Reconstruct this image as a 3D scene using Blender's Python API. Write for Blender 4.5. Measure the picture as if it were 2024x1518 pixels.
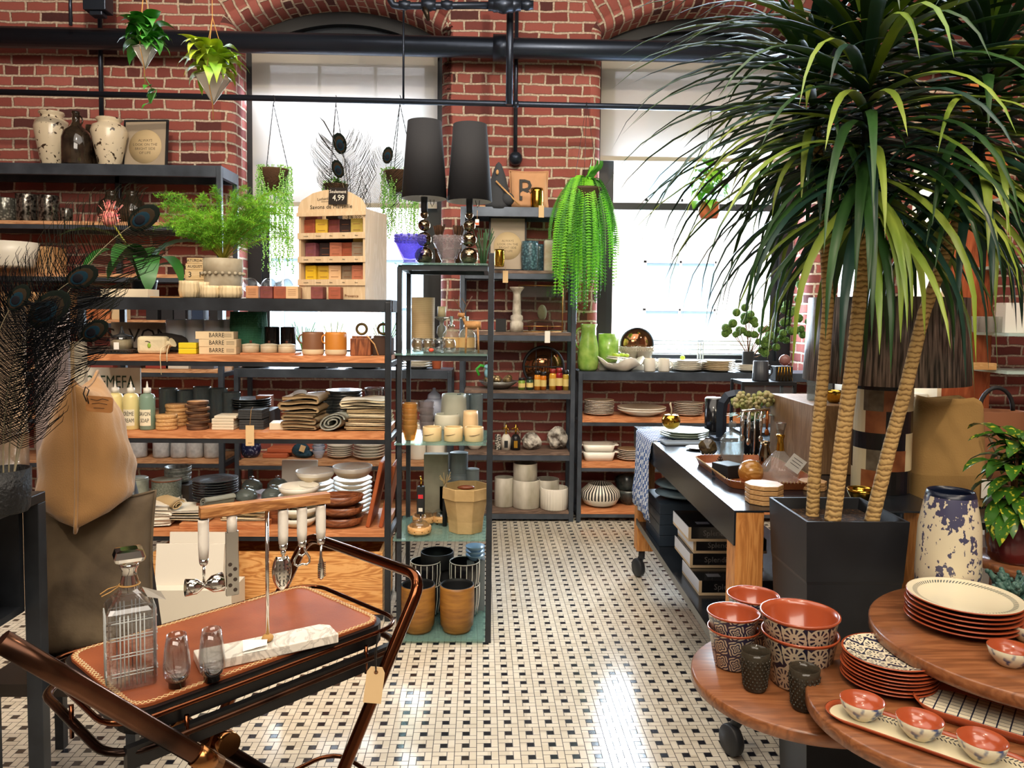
import bpy, bmesh, math, random
from mathutils import Vector, Matrix, Euler
R_ = math.radians
for o_ in list(bpy.data.objects): bpy.data.objects.remove(o_)
C = bpy.context.scene.collection
SC = bpy.context.scene
rnd = random.Random(7)
# ---------------------------------------------------------------- camera
FPX, YAW, PITCH, ROLL, EYE = 1520.0, 1.4, 3.0, 0.6, 1.59
HOR = 621.0
cam_d = bpy.data.cameras.new('camera'); cam = bpy.data.objects.new('camera', cam_d); C.objects.link(cam)
SC.camera = cam
cam_d.sensor_width = 36; cam_d.lens = 36 * FPX / 2024
PPY = HOR + FPX * math.tan(R_(PITCH))
cam_d.shift_y = (PPY - 759) / 2024
cam_d.clip_start = 0.05; cam_d.clip_end = 200
RM = Matrix.Rotation(-R_(YAW) * -1, 3, 'Z') @ Matrix.Rotation(R_(90 - PITCH), 3, 'X')
RM = Matrix.Rotation(-R_(YAW), 3, 'Z') @ Matrix.Rotation(R_(90 - PITCH), 3, 'X') @ Matrix.Rotation(R_(ROLL), 3, 'Z')
cam.matrix_world = Matrix.Translation((0, 0, EYE)) @ RM.to_4x4()
def ray(px, py):
 return RM @ Vector(((px - 1012) / FPX, -(py - PPY) / FPX, -1))
def atY(px, py, Y):
 d = ray(px, py); t = Y / d.y; return Vector((d.x * t, Y, EYE + d.z * t))
def atZ(px, py, z):
 d = ray(px, py); t = (z - EYE) / d.z; return Vector((d.x * t, d.y * t, z))
def Xat(px, Y, z):
 a = RM.transposed(); k = (px - 1012) / FPX
 dz = z - EYE
 A = a[0][0] + k * a[2][0]; B = (a[0][1] + k * a[2][1]) * Y + (a[0][2] + k * a[2][2]) * dz
 return -B / A
def Zat(py, X, Y):
 a = RM.transposed(); k = -(py - PPY) / FPX
 A = a[1][2] + k * a[2][2]; B = (a[1][0] + k * a[2][0]) * X + (a[1][1] + k * a[2][1]) * Y
 return EYE - B / A
def S(Y): return Y / FPX          # metres per photo pixel at depth Y
# ---------------------------------------------------------------- light and exposure
SC.view_settings.view_transform = 'Standard'; SC.view_settings.look = 'None'
SC.view_settings.gamma = 1; SC.view_settings.use_curve_mapping = False
SC.view_settings.exposure = 0.42
SC.cycles.max_bounces = 8; SC.cycles.transmission_bounces = 8; SC.cycles.transparent_max_bounces = 12
SC.cycles.diffuse_bounces = 3; SC.cycles.glossy_bounces = 4
SC.cycles.sample_clamp_indirect = 4
SC.cycles.caustics_reflective = False; SC.cycles.caustics_refractive = False
SC.cycles.use_denoising = True
world = bpy.data.worlds.new('sky'); SC.world = world; world.use_nodes = True
wn = world.node_tree.nodes['Background']; wn.inputs[0].default_value = (0.80, 0.90, 1.0, 1); wn.inputs[1].default_value = 4.5
def light(name, kind, loc, aim, energy, col, size=1, size_y=None, spot=60, blend=.4):
 l = bpy.data.lights.new(name, kind); l.energy = energy; l.color = col
 if kind == 'AREA':
  l.shape = 'RECTANGLE'; l.size = size; l.size_y = size_y or size
 elif kind == 'SPOT':
  l.spot_size = R_(spot); l.spot_blend = blend; l.shadow_soft_size = size
 elif kind == 'SUN': l.angle = R_(size)
 else: l.shadow_soft_size = size
 o = bpy.data.objects.new(name, l); C.objects.link(o); o.location = loc
 o.rotation_euler = (Vector(aim) - Vector(loc)).to_track_quat('-Z', 'Y').to_euler()
 return o
light('sun', 'SUN', (0, 0, 12), (2.0, 9, -2), 13.0, (1, .96, .9), 1)
WARM = (1.0, .83, .62)
light('overhead_fill', 'AREA', (0, 2.6, 4.5), (0, 2.9, 0), 130, (1, .90, .78), 5, 3.5)  # added warm fill over the room, no fixture modelled
light('overhead_fill', 'AREA', (0, -1.6, 4.2), (0, 3.6, 1.0), 190, (1, .88, .74), 4, 2)  # second added fill, above and behind the camera
light('window_daylight', 'AREA', (-1.35, 7.0, 2.3), (-1.2, 3, .6), 230, (.72, .86, 1), 1.5, 2.3)
light('window_daylight', 'AREA', (1.68, 7.0, 2.1), (.8, 3, .4), 420, (.70, .85, 1), 1.5, 1.9)
for x_, y_, ax, ay, az, e_, sp_ in ((-2.6, .6, -1.5, 2.6, .8, 110, 55), (.1, .3, -.6, 1.8, .9, 70, 60), (1.9, -.2, 1.15, 1.8, .8, 75, 55),
        (2.6, 1.0, 1.6, 3.3, .9, 110, 50), (-.8, 1.6, -1.3, 4.2, 1.3, 130, 62), (-1.6, 3.0, -2.9, 6.2, 2.5, 150, 70), (.9, 3.0, .3, 6.2, 2.5, 120, 70),
        (3.6, 3.4, 3.4, 6.2, 1.6, 140, 70), (.3, 1.2, .35, 3.4, 0, 60, 60), (.6, 2.2, .55, 5.9, .5, 75, 60), (-1.5, 1.9, -1.2, 4.0, .6, 45, 50)):  # includes a spot added as fill for the low back shelves
 light('track_and_fill_spot', 'SPOT', (x_, y_, 4.1), (ax, ay, az), e_, WARM, .05, spot=sp_)
# ---------------------------------------------------------------- materials
def lin(h):
 if not isinstance(h, str): return tuple(h)[:3] + (1,)
 h = h.lstrip('#'); v = [int(h[i:i + 2], 16) / 255 for i in (0, 2, 4)]
 return tuple((c / 12.92 if c <= .04045 else ((c + .055) / 1.055) ** 2.4) for c in v) + (1,)
MATS = {}
class NT:
 def __init__(s, name):
  s.m = bpy.data.materials.new(name); s.m.use_nodes = True; s.t = s.m.node_tree
  s.b = s.t.nodes['Principled BSDF']; s.out = s.t.nodes['Material Output']
 def n(s, typ, **kw):
  nd = s.t.nodes.new(typ)
  for k, v in kw.items():
   if k.startswith('i_'):
    key = k[2:].replace('_', ' ')
    nd.inputs[int(key) if key.isdigit() else key].default_value = v
   else: setattr(nd, k, v)
  return nd
 def l(s, a, b): s.t.links.new(a, b)
 def coord(s, kind='Object', scale=(1, 1, 1), rot=(0, 0, 0), loc=(0, 0, 0)):
  tc = s.n('ShaderNodeTexCoord'); mp = s.n('ShaderNodeMapping')
  mp.inputs['Scale'].default_value = scale; mp.inputs['Rotation'].default_value = rot; mp.inputs['Location'].default_value = loc
  s.l(tc.outputs[kind], mp.inputs[0]); return mp.outputs[0]
 def ramp(s, fac, stops, interp='LINEAR'):
  r = s.n('ShaderNodeValToRGB'); r.color_ramp.interpolation = interp
  e = r.color_ramp.elements
  while len(e) < len(stops): e.new(.5)
  for el, (p, c) in zip(e, stops): el.position = p; el.color = lin(c)
  s.l(fac, r.inputs[0]); return r.outputs[0]
 def mix(s, fac, a, b, blend='MIX'):
  m = s.n('ShaderNodeMix', data_type='RGBA', blend_type=blend)
  for sock, v in ((m.inputs[0], fac), (m.inputs[6], a), (m.inputs[7], b)):
   if hasattr(v, 'links'): s.l(v, sock)
   elif sock is m.inputs[0]: sock.default_value = v
   else: sock.default_value = lin(v)
  return m.outputs[2]
 def math(s, op, a, b=0.0, c=None):
  m = s.n('ShaderNodeMath', operation=op)
  for sock, v in zip(m.inputs, (a, b) if c is None else (a, b, c)):
   if hasattr(v, 'links'): s.l(v, sock)
   else: sock.default_value = v
  return m.outputs[0]
 def bump(s, h, strength=.3, dist=.01):
  b = s.n('ShaderNodeBump'); b.inputs['Strength'].default_value = strength; b.inputs['Distance'].default_value = dist
  s.l(h, b.inputs['Height']); s.l(b.outputs[0], s.b.inputs['Normal'])
def M(name, col, rough=.5, metal=0, spec=None, col2=None, nscale=12, namt=(.35, .65), bump=0, bscale=60, bdist=.002, trans=0, ior=1.45, alpha=1, coat=0, stretch=(1, 1, 1), sss=0, detail=3, sheen=0, kind='noise', coord='Object'):
 if name in MATS: return MATS[name]
 t = NT(name); b = t.b
 b.inputs['Base Color'].default_value = lin(col); b.inputs['Roughness'].default_value = rough; b.inputs['Metallic'].default_value = metal
 b.inputs['IOR'].default_value = ior
 if spec is not None: b.inputs['Specular IOR Level'].default_value = spec
 if trans: b.inputs['Transmission Weight'].default_value = trans
 if coat: b.inputs['Coat Weight'].default_value = coat; b.inputs['Coat Roughness'].default_value = .08
 if alpha < 1: b.inputs['Alpha'].default_value = alpha
 if sheen: b.inputs['Sheen Weight'].default_value = sheen
 if col2 is not None:
  co = t.coord(coord, stretch)
  if kind == 'noise':
   nz = t.n('ShaderNodeTexNoise'); nz.inputs['Scale'].default_value = nscale; nz.inputs['Detail'].default_value = detail; o = nz.outputs['Fac']
  elif kind == 'voronoi':
   nz = t.n('ShaderNodeTexVoronoi'); nz.inputs['Scale'].default_value = nscale; o = nz.outputs['Distance']
  else:
   nz = t.n('ShaderNodeTexWave'); nz.inputs['Scale'].default_value = nscale; nz.inputs['Distortion'].default_value = detail; o = nz.outputs['Fac']
   nz.bands_direction = kind
  t.l(co, nz.inputs['Vector'])
  t.l(t.ramp(o, [(namt[0], col), (namt[1], col2)]), b.inputs['Base Color'])
 if bump:
  co = t.coord('Object', stretch); nz = t.n('ShaderNodeTexNoise'); nz.inputs['Scale'].default_value = bscale; nz.inputs['Detail'].default_value = 4
  t.l(co, nz.inputs['Vector']); t.bump(nz.outputs['Fac'], bump, bdist)
 MATS[name] = t.m; return t.m
def wood(name, c1, c2, axis='X', scale=1.0, rough=.5, dark=None, spec=.4, coat=0):
 if name in MATS: return MATS[name]
 t = NT(name); t.b.inputs['Roughness'].default_value = rough; t.b.inputs['Specular IOR Level'].default_value = spec
 if coat: t.b.inputs['Coat Weight'].default_value = coat; t.b.inputs['Coat Roughness'].default_value = .15
 st = {'X': (1.2, 9, 9), 'Y': (9, 1.2, 9), 'Z': (9, 9, 1.2)}[axis]
 co = t.coord('Object', tuple(v * scale for v in st))
 n1 = t.n('ShaderNodeTexNoise', i_Scale=2.2, i_Detail=6, i_Distortion=1.3); t.l(co, n1.inputs['Vector'])
 n2 = t.n('ShaderNodeTexNoise', i_Scale=11, i_Detail=4); t.l(co, n2.inputs['Vector'])
 w = t.math('SINE', t.math('MULTIPLY', n1.outputs['Fac'], 34))
 f = t.math('ADD', t.math('MULTIPLY', w, .13), t.math('MULTIPLY_ADD', n2.outputs['Fac'], .6, .22))
 st_ = [(.25, dark or c2), (.5, c2), (.78, c1)]
 t.l(t.ramp(f, st_), t.b.inputs['Base Color']); t.bump(f, .15, .002)
 MATS[name] = t.m; return t.m
def glass(name, col=(1, 1, 1), rough=.02, tint=.85, ior=1.3):
 """clear thin glass that lets light and lamps through: a mix of transparent and a clear gloss by facing angle"""
 if name in MATS: return MATS[name]
 t = NT(name); N = t.t.nodes
 tr = t.n('ShaderNodeBsdfTransparent'); tr.inputs[0].default_value = tuple(c * tint + 0 for c in lin(col)[:3]) + (1,)
 gl = t.n('ShaderNodeBsdfGlossy'); gl.inputs['Roughness'].default_value = rough; gl.inputs[0].default_value = (.95, .97, 1, 1)
 lw = t.n('ShaderNodeLayerWeight'); lw.inputs[0].default_value = .55
 f = t.math('MULTIPLY_ADD', lw.outputs['Facing'], .42, .05)
 mx = t.n('ShaderNodeMixShader'); t.l(f, mx.inputs[0]); t.l(tr.outputs[0], mx.inputs[1]); t.l(gl.outputs[0], mx.inputs[2])
 N.remove(t.b); t.l(mx.outputs[0], t.out.inputs[0]); MATS[name] = t.m; return t.m
BLACK = M('black painted steel', '23262b', .42, .3, col2='30343a', nscale=9)
GREYST = M('grey blue steel', '3f4650', .38, .55, col2='59626e', nscale=6, namt=(.3, .7))
DKPIPE = M('black glossy pipe paint', '39414f', .34, .75, bump=.25, bscale=18, bdist=.004)
WSHELF = wood('orange pine shelf wood', 'd9996a', 'c07c4e', 'X', 1.0, .55, 'a3623c')
WSHELFP = wood('pale pine shelf wood', 'd9ab80', 'c4926a', 'X', 1.0, .55, '96633f')
WGREY = wood('grey brown shelf board', '8d7668', '6c584c', 'X', 1.0, .6, '4c3d35')
WHITEC = M('white glazed ceramic', 'e9e4d8', .22, coat=.3)
CREAM = M('cream ceramic', 'dccfb4', .4, col2='d2c19f', nscale=20)
GLASS = glass('clear glass')
CHROME = M('polished chrome', 'd9d6cf', .08, 1)
COPPER = M('polished copper bronze tube', '6b3f28', .16, 1, bump=.1, bscale=8, bdist=.002)
GOLD = M('polished gold metal', 'c79a3e', .16, 1)
PAPER = M('buff card', 'd6b789', .7)
WPAPER = M('white paper', 'ece8df', .7)
INK = M('black ink', '17130f', .6)
SOIL = M('potting soil', '2a1c12', .95, col2='6b4a2c', nscale=90, namt=(.5, .75), bump=.8, bscale=120, bdist=.01)
TWINE = M('jute twine', 'b48a50', .8)
# ---------------------------------------------------------------- mesh tools
class MB:
 def __init__(s): s.v = []; s.f = []; s.mi = []; s.uv = {}; s.sm = []
 def add(s, vs, fs, mi=0, smooth=False, T=None, uvs=None):
  b = len(s.v)
  for p in vs: s.v.append(tuple(T @ Vector(p)) if T is not None else tuple(p))
  for k, f in enumerate(fs):
   if uvs: s.uv[len(s.f)] = uvs[k]
   s.f.append(tuple(b + i for i in f)); s.mi.append(mi); s.sm.append(smooth)
  return s
 def box(s, a, b, mi=0, T=None):
  x0, y0, z0 = a; x1, y1, z1 = b
  vs = [(x0, y0, z0), (x1, y0, z0), (x1, y1, z0), (x0, y1, z0), (x0, y0, z1), (x1, y0, z1), (x1, y1, z1), (x0, y1, z1)]
  return s.add(vs, [(0, 3, 2, 1), (4, 5, 6, 7), (0, 1, 5, 4), (1, 2, 6, 5), (2, 3, 7, 6), (3, 0, 4, 7)], mi, False, T)
 def cbox(s, c, d, mi=0, T=None): return s.box([c[i] - d[i] / 2 for i in range(3)], [c[i] + d[i] / 2 for i in range(3)], mi, T)
 def lathe(s, pr, seg=24, mi=0, T=None, smooth=True, mis=None, rib=None, sx=1, sy=1):
  """pr: (r,z) pairs; rib=(n,amp) flutes the surface; sx/sy squash"""
  vs = []; fs = []; n = len(pr)
  for i in range(seg):
   a = 2 * math.pi * i / seg; k = 1 + (rib[1] * math.cos(rib[0] * a) if rib else 0)
   for r, z in pr: vs.append((r * k * math.cos(a) * sx, r * k * math.sin(a) * sy, z))
  b = len(s.v)
  for p in vs: s.v.append(tuple(T @ Vector(p)) if T is not None else p)
  for i in range(seg):
   j = (i + 1) % seg
   for q in range(n - 1):
    A, B_, C_, D_ = i * n + q, j * n + q, j * n + q + 1, i * n + q + 1
    if pr[q][0] < 1e-6: f = (A, C_, D_)
    elif pr[q + 1][0] < 1e-6: f = (A, B_, C_)
    else: f = (A, B_, C_, D_)
    s.f.append(tuple(b + t for t in f)); s.mi.append(mis[q] if mis else mi); s.sm.append(smooth)
  return s
 def tube(s, pts, r, seg=8, mi=0, closed=False, T=None, flat=None, caps=True, smooth=True):
  """round tube along pts; r a number or one per point; flat=(a,b) squashes the section"""
  P = [Vector(p) for p in pts]; n = len(P); rr = r if isinstance(r, (list, tuple)) else [r] * n
  b = len(s.v); prev = None
  for i in range(n):
   if closed: d = P[(i + 1) % n] - P[i - 1]
   else: d = P[min(i + 1, n - 1)] - P[max(i - 1, 0)]
   d = d.normalized() if d.length > 1e-9 else Vector((0, 0, 1))
   if prev is None:
    up = Vector((0, 0, 1)) if abs(d.z) < .9 else Vector((1, 0, 0))
    u = d.cross(up).normalized()
   else:
    u = prev - d * prev.dot(d); u = u.normalized() if u.length > 1e-6 else d.orthogonal().normalized()
   prev = u; w = d.cross(u)
   for k in range(seg):
    a = 2 * math.pi * k / seg; ca, sa = math.cos(a), math.sin(a)
    if flat: ca *= flat[0]; sa *= flat[1]
    q = P[i] + (u * ca + w * sa) * rr[i]
    s.v.append(tuple(T @ q) if T is not None else tuple(q))
  m = n if closed else n - 1
  for i in range(m):
   j = (i + 1) % n
   for k in range(seg):
    l = (k + 1) % seg
    s.f.append((b + i * seg + k, b + i * seg + l, b + j * seg + l, b + j * seg + k)); s.mi.append(mi); s.sm.append(smooth)
  if not closed and caps:
   s.f.append(tuple(b + k for k in reversed(range(seg)))); s.mi.append(mi); s.sm.append(False)
   s.f.append(tuple(b + (n - 1) * seg + k for k in range(seg))); s.mi.append(mi); s.sm.append(False)
  return s
 def prism(s, poly, z0, z1, mi=0, T=None, smooth=False):
  n = len(poly); vs = [(x, y, z0) for x, y in poly] + [(x, y, z1) for x, y in poly]
  fs = [tuple(reversed(range(n))), tuple(range(n, 2 * n))]
  s.add(vs, fs, mi, False, T); b = len(s.v) - 2 * n
  for i in range(n):
   j = (i + 1) % n; s.f.append((b + i, b + j, b + n + j, b + n + i)); s.mi.append(mi); s.sm.append(smooth)
  return s
 def ball(s, c, r, seg=12, rings=8, mi=0, sc=(1, 1, 1), T=None):
  pr = [(r * math.sin(math.pi * i / rings), -r * math.cos(math.pi * i / rings)) for i in range(rings + 1)]
  pr[0] = (0, -r); pr[-1] = (0, r)
  L = Matrix.Translation(c) @ Matrix.Diagonal((sc[0], sc[1], sc[2], 1))
  return s.lathe(pr, seg, mi, (T @ L) if T is not None else L)
 def mesh(s, name, mats, bevel=0, weld=False):
  me = bpy.data.meshes.new(name); me.from_pydata(s.v, [], s.f)
  for m in (mats if isinstance(mats, (list, tuple)) else [mats]): me.materials.append(m)
  me.polygons.foreach_set('material_index', s.mi); me.polygons.foreach_set('use_smooth', s.sm)
  if s.uv:
   ul = me.uv_layers.new(name='UVMap')
   for p in me.polygons:
    u = s.uv.get(p.index)
    if u:
     for li, c in zip(p.loop_indices, u): ul.data[li].uv = c
  me.update()
  if weld:
   bm = bmesh.new(); bm.from_mesh(me); bmesh.ops.remove_doubles(bm, verts=bm.verts, dist=1e-5); bm.to_mesh(me); bm.free()
  return me
 def build(s, name, mats, parent=None, bevel=0, weld=False, label=None):
  o = bpy.data.objects.new(name, s.mesh(name, mats, weld=weld)); C.objects.link(o)
  if bevel:
   md = o.modifiers.new('edge', 'BEVEL'); md.width = bevel; md.segments = 2; md.limit_method = 'ANGLE'; md.angle_limit = R_(40)
   o.data.polygons.foreach_set('use_smooth', [False] * len(o.data.polygons))
  if parent is not None: o.parent = parent
  if label: o['label'] = label
  return o
def TR(x=0, y=0, z=0, rx=0, ry=0, rz=0, s=1):
 return Matrix.Translation((x, y, z)) @ Euler((R_(rx), R_(ry), R_(rz))).to_matrix().to_4x4() @ Matrix.Scale(s, 4)
def tag(o, label, cat, group=None):
 o['label'] = label; o['category'] = cat
 if group: o['group'] = group
 return o
def thing(name, label, cat, loc=(0, 0, 0), rz=0, group=None, rx=0, ry=0):
 o = bpy.data.objects.new(name, None); C.objects.link(o); o.empty_display_size = .05
 o.location = loc; o.rotation_euler = (R_(rx), R_(ry), R_(rz)); return tag(o, label, cat, group)
def solo(mb, name, mats, label, cat, loc=(0, 0, 0), rz=0, group=None, bevel=0, rx=0, ry=0, weld=False):
 o = mb.build(name, mats, bevel=bevel, weld=weld); o.location = loc; o.rotation_euler = (R_(rx), R_(ry), R_(rz)); return tag(o, label, cat, group)
def struct(o): o['kind'] = 'structure'; return o
KIDS = {}
def dup(root, loc, rz, label, group=None, rx=0, ry=0, s=None):
 def cp(o, par):
  c = o.copy(); C.objects.link(c)
  if par is not None: c.parent = par
  for ch in [k for k in SRC[o.name]]: cp(ch, c)
  return c
 SRC = {}
 def walk(o):
  SRC[o.name] = list(o.children)
  for k in o.children: walk(k)
 walk(root); r = cp(root, None); r.location = loc; r.rotation_euler = (R_(rx), R_(ry), R_(rz)); r['label'] = label
 if group: r['group'] = group
 if s: r.scale = s if isinstance(s, tuple) else (s, s, s)
 return r
ORD = ['topmost', 'second from the top', 'third from the top', 'fourth from the top', 'fifth from the top', 'sixth from the top', 'seventh from the top', 'eighth from the top', 'ninth from the top', 'tenth from the top']
def ordn(i, n):
 if i == 0 and n > 1: return 'bottom'
 return ORD[n - 1 - i]
_TX = {}
def text_mesh(txt, h, mat, bend=0, depth=.0006, name='lettering', sx=1):
 """lettering as a mesh in the XZ plane facing -Y, centred, cap height about h; bend = radius of the cylinder it lies on"""
 cu = bpy.data.curves.new('t', 'FONT'); cu.body = txt; cu.size = h * 1.4; cu.align_x = 'CENTER'; cu.align_y = 'CENTER'; cu.extrude = depth / 2; cu.resolution_u = 2
 ob = bpy.data.objects.new('t', cu); C.objects.link(ob)
 dg = bpy.context.evaluated_depsgraph_get(); me = bpy.data.meshes.new_from_object(ob.evaluated_get(dg))
 bpy.data.objects.remove(ob); bpy.data.curves.remove(cu)
 for v in me.vertices:
  x, y, z = v.co; x *= sx
  if bend: a = x / bend; r = bend + z; v.co = (math.sin(a) * r, -math.cos(a) * r, y)
  else: v.co = (x, -z, y)
 me.materials.clear(); me.materials.append(mat); return me
def text(txt, h, mat, parent, loc, bend=0, rz=0, rx=0, ry=0, name='lettering', sx=1):
 o = bpy.data.objects.new(name, text_mesh(txt, h, mat, bend, sx=sx)); C.objects.link(o); o.parent = parent
 o.location = loc; o.rotation_euler = (R_(rx), R_(ry), R_(rz)); return o
def rrect(w, d, r, n=4, cx=0, cy=0):
 p = []
 for qx, qy, a0 in ((1, 1, 0), (-1, 1, 90), (-1, -1, 180), (1, -1, 270)):
  for i in range(n + 1):
   a = R_(a0 + 90 * i / n); p.append((cx + qx * (w / 2 - r) + r * math.cos(a), cy + qy * (d / 2 - r) + r * math.sin(a)))
 return p
# ================================================================ the room
WY, GY = 6.2, 6.62      # brick face, window plane
def brick_mat(name, coord, scl=1.0, swap=False):
 t = NT(name); t.b.inputs['Roughness'].default_value = .82; t.b.inputs['Specular IOR Level'].default_value = .25
 tc = t.n('ShaderNodeTexCoord')
 if coord == 'wall':
  sep = t.n('ShaderNodeSeparateXYZ'); t.l(tc.outputs['Object'], sep.inputs[0]); cb = t.n('ShaderNodeCombineXYZ')
  t.l(sep.outputs['Y'] if swap else sep.outputs['X'], cb.inputs[0]); t.l(sep.outputs['Z'], cb.inputs[1]); v = cb.outputs[0]
 else: v = tc.outputs['UV']
 nz = t.n('ShaderNodeTexNoise', i_Scale=9.0, i_Detail=3); t.l(tc.outputs['Object'], nz.inputs['Vector'])
 vm = t.n('ShaderNodeVectorMath', operation='MULTIPLY_ADD'); t.l(nz.outputs['Color'], vm.inputs[0]); vm.inputs[1].default_value = (.032, .024, 0); t.l(v, vm.inputs[2])
 def bk():
  b = t.n('ShaderNodeTexBrick', offset=.5, offset_frequency=2, squash=.5, squash_frequency=7)
  b.inputs['Scale'].default_value = 1; b.inputs['Brick Width'].default_value = .235; b.inputs['Row Height'].default_value = .0815
  b.inputs['Mortar Size'].default_value = .0105; b.inputs['Mortar Smooth'].default_value = .35; b.inputs['Bias'].default_value = 0
  t.l(vm.outputs[0], b.inputs['Vector']); return b
 b1 = bk(); b1.inputs['Color1'].default_value = (0, 0, 0, 1); b1.inputs['Color2'].default_value = (1, 1, 1, 1); b1.inputs['Mortar'].default_value = (.5, .5, .5, 1)
 col = t.ramp(b1.outputs['Color'], [(0, '43282a'), (.05, '5f3432'), (.2, '84443f'), (.6, '985249'), (1, 'a9625a')])
 n2 = t.n('ShaderNodeTexNoise', i_Scale=30, i_Detail=5); t.l(tc.outputs['Object'], n2.inputs['Vector'])
 col = t.mix(t.ramp(n2.outputs['Fac'], [(.35, '000000'), (.75, '707070')]), col, '7d4c46')
 n3 = t.n('ShaderNodeTexNoise', i_Scale=1.1, i_Detail=2); t.l(tc.outputs['Object'], n3.inputs['Vector'])
 col = t.mix(t.ramp(n3.outputs['Fac'], [(.45, '000000'), (.75, '606060')]), col, 'b07d74')
 n4 = t.n('ShaderNodeTexNoise', i_Scale=60, i_Detail=3); t.l(tc.outputs['Object'], n4.inputs['Vector'])
 mor = t.ramp(n4.outputs['Fac'], [(.3, 'a58f7f'), (.7, 'dbcab6')])
 fac = b1.outputs['Fac']
 col = t.mix(fac, col, mor)
 t.l(col, t.b.inputs['Base Color'])
 h = t.math('SUBTRACT', t.math('MULTIPLY', n2.outputs['Fac'], .35), fac); t.bump(h, .9, .012)
 return t.m
BRK = brick_mat('red brick', 'wall'); BRKS = brick_mat('red brick side', 'wall', swap=True); BRKU = brick_mat('red brick shaped', 'uv')
ZC = 4.75; XL, XR, YB = -5.6, 5.6, -3.6
SILL = 1.12
W = [(-2.07, -.43), (.845, 2.55)]   # window openings in x
ZS, RISE = 3.845, .235
def archpts(x0, x1, n=24, dr=0, zs=ZS, rise=RISE):
 hw = (x1 - x0) / 2; Rr = (hw * hw + rise * rise) / (2 * rise); a = math.asin(hw / Rr); cx = (x0 + x1) / 2; cz = zs + rise - Rr
 return [(cx + (Rr + dr) * math.sin(-a + 2 * a * i / n), cz + (Rr + dr) * math.cos(-a + 2 * a * i / n), (-a + 2 * a * i / n) * Rr) for i in range(n + 1)]
mb = MB()
BN = .09
def wface(x0, z0, x1, z1): mb.add([(x0, WY, z0), (x1, WY, z0), (x1, WY, z1), (x0, WY, z1)], [(0, 1, 2, 3)])
wface(XL, 0, XR, SILL)
xs = [XL, W[0][0] - BN, W[0][1] + BN, W[1][0] - BN, W[1][1] + BN, XR]
for i in (0, 2, 4): wface(xs[i], SILL, xs[i + 1], ZC)
for (x0, x1) in W:
 ap = archpts(x0, x1, 24, BN)
 mb.add([(x0 - BN, WY, SILL), (x0 - BN, WY, SILL)], [])
 pts = [(x0 - BN, ZS)] + [(x, z) for x, z, _ in ap] + [(x1 + BN, ZS)]
 for (a, b) in zip(pts[:-1], pts[1:]):
  mb.add([(a[0], WY, a[1]), (b[0], WY, b[1]), (b[0], WY, ZC), (a[0], WY, ZC)], [(0, 1, 2, 3)])
mb.box((XL, WY + .45, 0), (XR, WY + .5, SILL));
for i in (0, 2, 4):
 a, b = xs[i] + (BN if i else 0), xs[i + 1] - (BN if i < 4 else 0)
 mb.box((a + (.001), WY + .44, SILL), (b - .001, WY + .5, ZC))
mb.box((XL, WY + .44, ZS + RISE + .1), (XR, WY + .5, ZC))
struct(mb.build('wall_back', BRK))
def sweep(mb, prof, path, uvrow):
 """prof: (d,y,len) d = offset outward from the opening, y depth; path: (x,z,nx,nz,len)"""
 for i in range(len(path) - 1):
  for j in range(len(prof) - 1):
   q = []; uv = []
   for (pi, pj) in ((i, j), (i + 1, j), (i + 1, j + 1), (i, j + 1)):
    x, z, nx, nz, L = path[pi]; d, y, l = prof[pj]
    q.append((x + nx * d, y, z + nz * d)); uv.append((l, L))
   mb.add(q, [(0, 1, 2, 3)], 0, True, None, [uv])
bull = [];
for k in range(7):
 a = R_(90 * k / 6); bull.append((BN - BN * math.sin(a), WY + BN - BN * math.cos(a), .30 + BN * a))
prof_face = [(BN + .22, WY - .004, .08), (BN, WY - .004, .30)]
reveal = [(0, GY, .30 + BN * 1.57 + GY - WY - BN)]
for wi, (x0, x1) in enumerate(W):
 mb = MB()
 sweep(mb, bull + reveal, [(x0, SILL, -1, 0, SILL), (x0, ZS, -1, 0, ZS)], 0)
 sweep(mb, bull + reveal, [(x1, SILL, 1, 0, SILL), (x1, ZS, 1, 0, ZS)], 0)
 ap = archpts(x0, x1, 40); hw = (x1 - x0) / 2; Rr = (hw * hw + RISE * RISE) / (2 * RISE)
 cx = (x0 + x1) / 2; cz = ZS + RISE - Rr
 pa = [(x, z, (x - cx) / Rr, (z - cz) / Rr, L + 5) for x, z, L in ap]; f0 = math.atan2(pa[0][3], -pa[0][2])
 fan = [(math.cos(f0 * q / 4), math.sin(f0 * q / 4), q * .02 - .08) for q in range(4)]
 sweep(mb, bull + reveal, [(x0, ZS, -c, s, 5 + pa[0][4] + l) for c, s, l in fan] + [pa[0]], 0); sweep(mb, bull + reveal, [pa[-1]] + [(x1, ZS, c, s, 5 + pa[-1][4] - l) for c, s, l in reversed(fan)], 0)
 sweep(mb, prof_face + bull + reveal, pa, 0)
 struct(mb.build('trim_%d' % (wi + 1), BRKU, weld=True))
t = NT('painted plaster'); t.b.inputs['Base Color'].default_value = lin('b8a898'); t.b.inputs['Roughness'].default_value = .9; PLAST = t.m
mb = MB(); mb.box((XL - .1, YB, 0), (XL, WY, ZC)); struct(mb.build('wall_left', BRKS))
mb = MB(); mb.box((XR, YB, 0), (XR + .1, WY, ZC)); struct(mb.build('wall_right', BRKS))
mb = MB(); mb.box((XL, YB - .1, 0), (XR, YB, ZC)); struct(mb.build('wall_front', PLAST))
mb = MB(); mb.box((XL, YB, ZC), (XR, WY + .5, ZC + .1)); struct(mb.build('ceiling', M('dark timber ceiling', '5a5048', .8)))
t = NT('pinwheel mosaic tiles'); t.b.inputs['Specular IOR Level'].default_value = .75
co = t.coord('Object', (1 / .08,) * 3, (0, 0, R_(-1.0)), (0, .0, 0))
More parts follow.
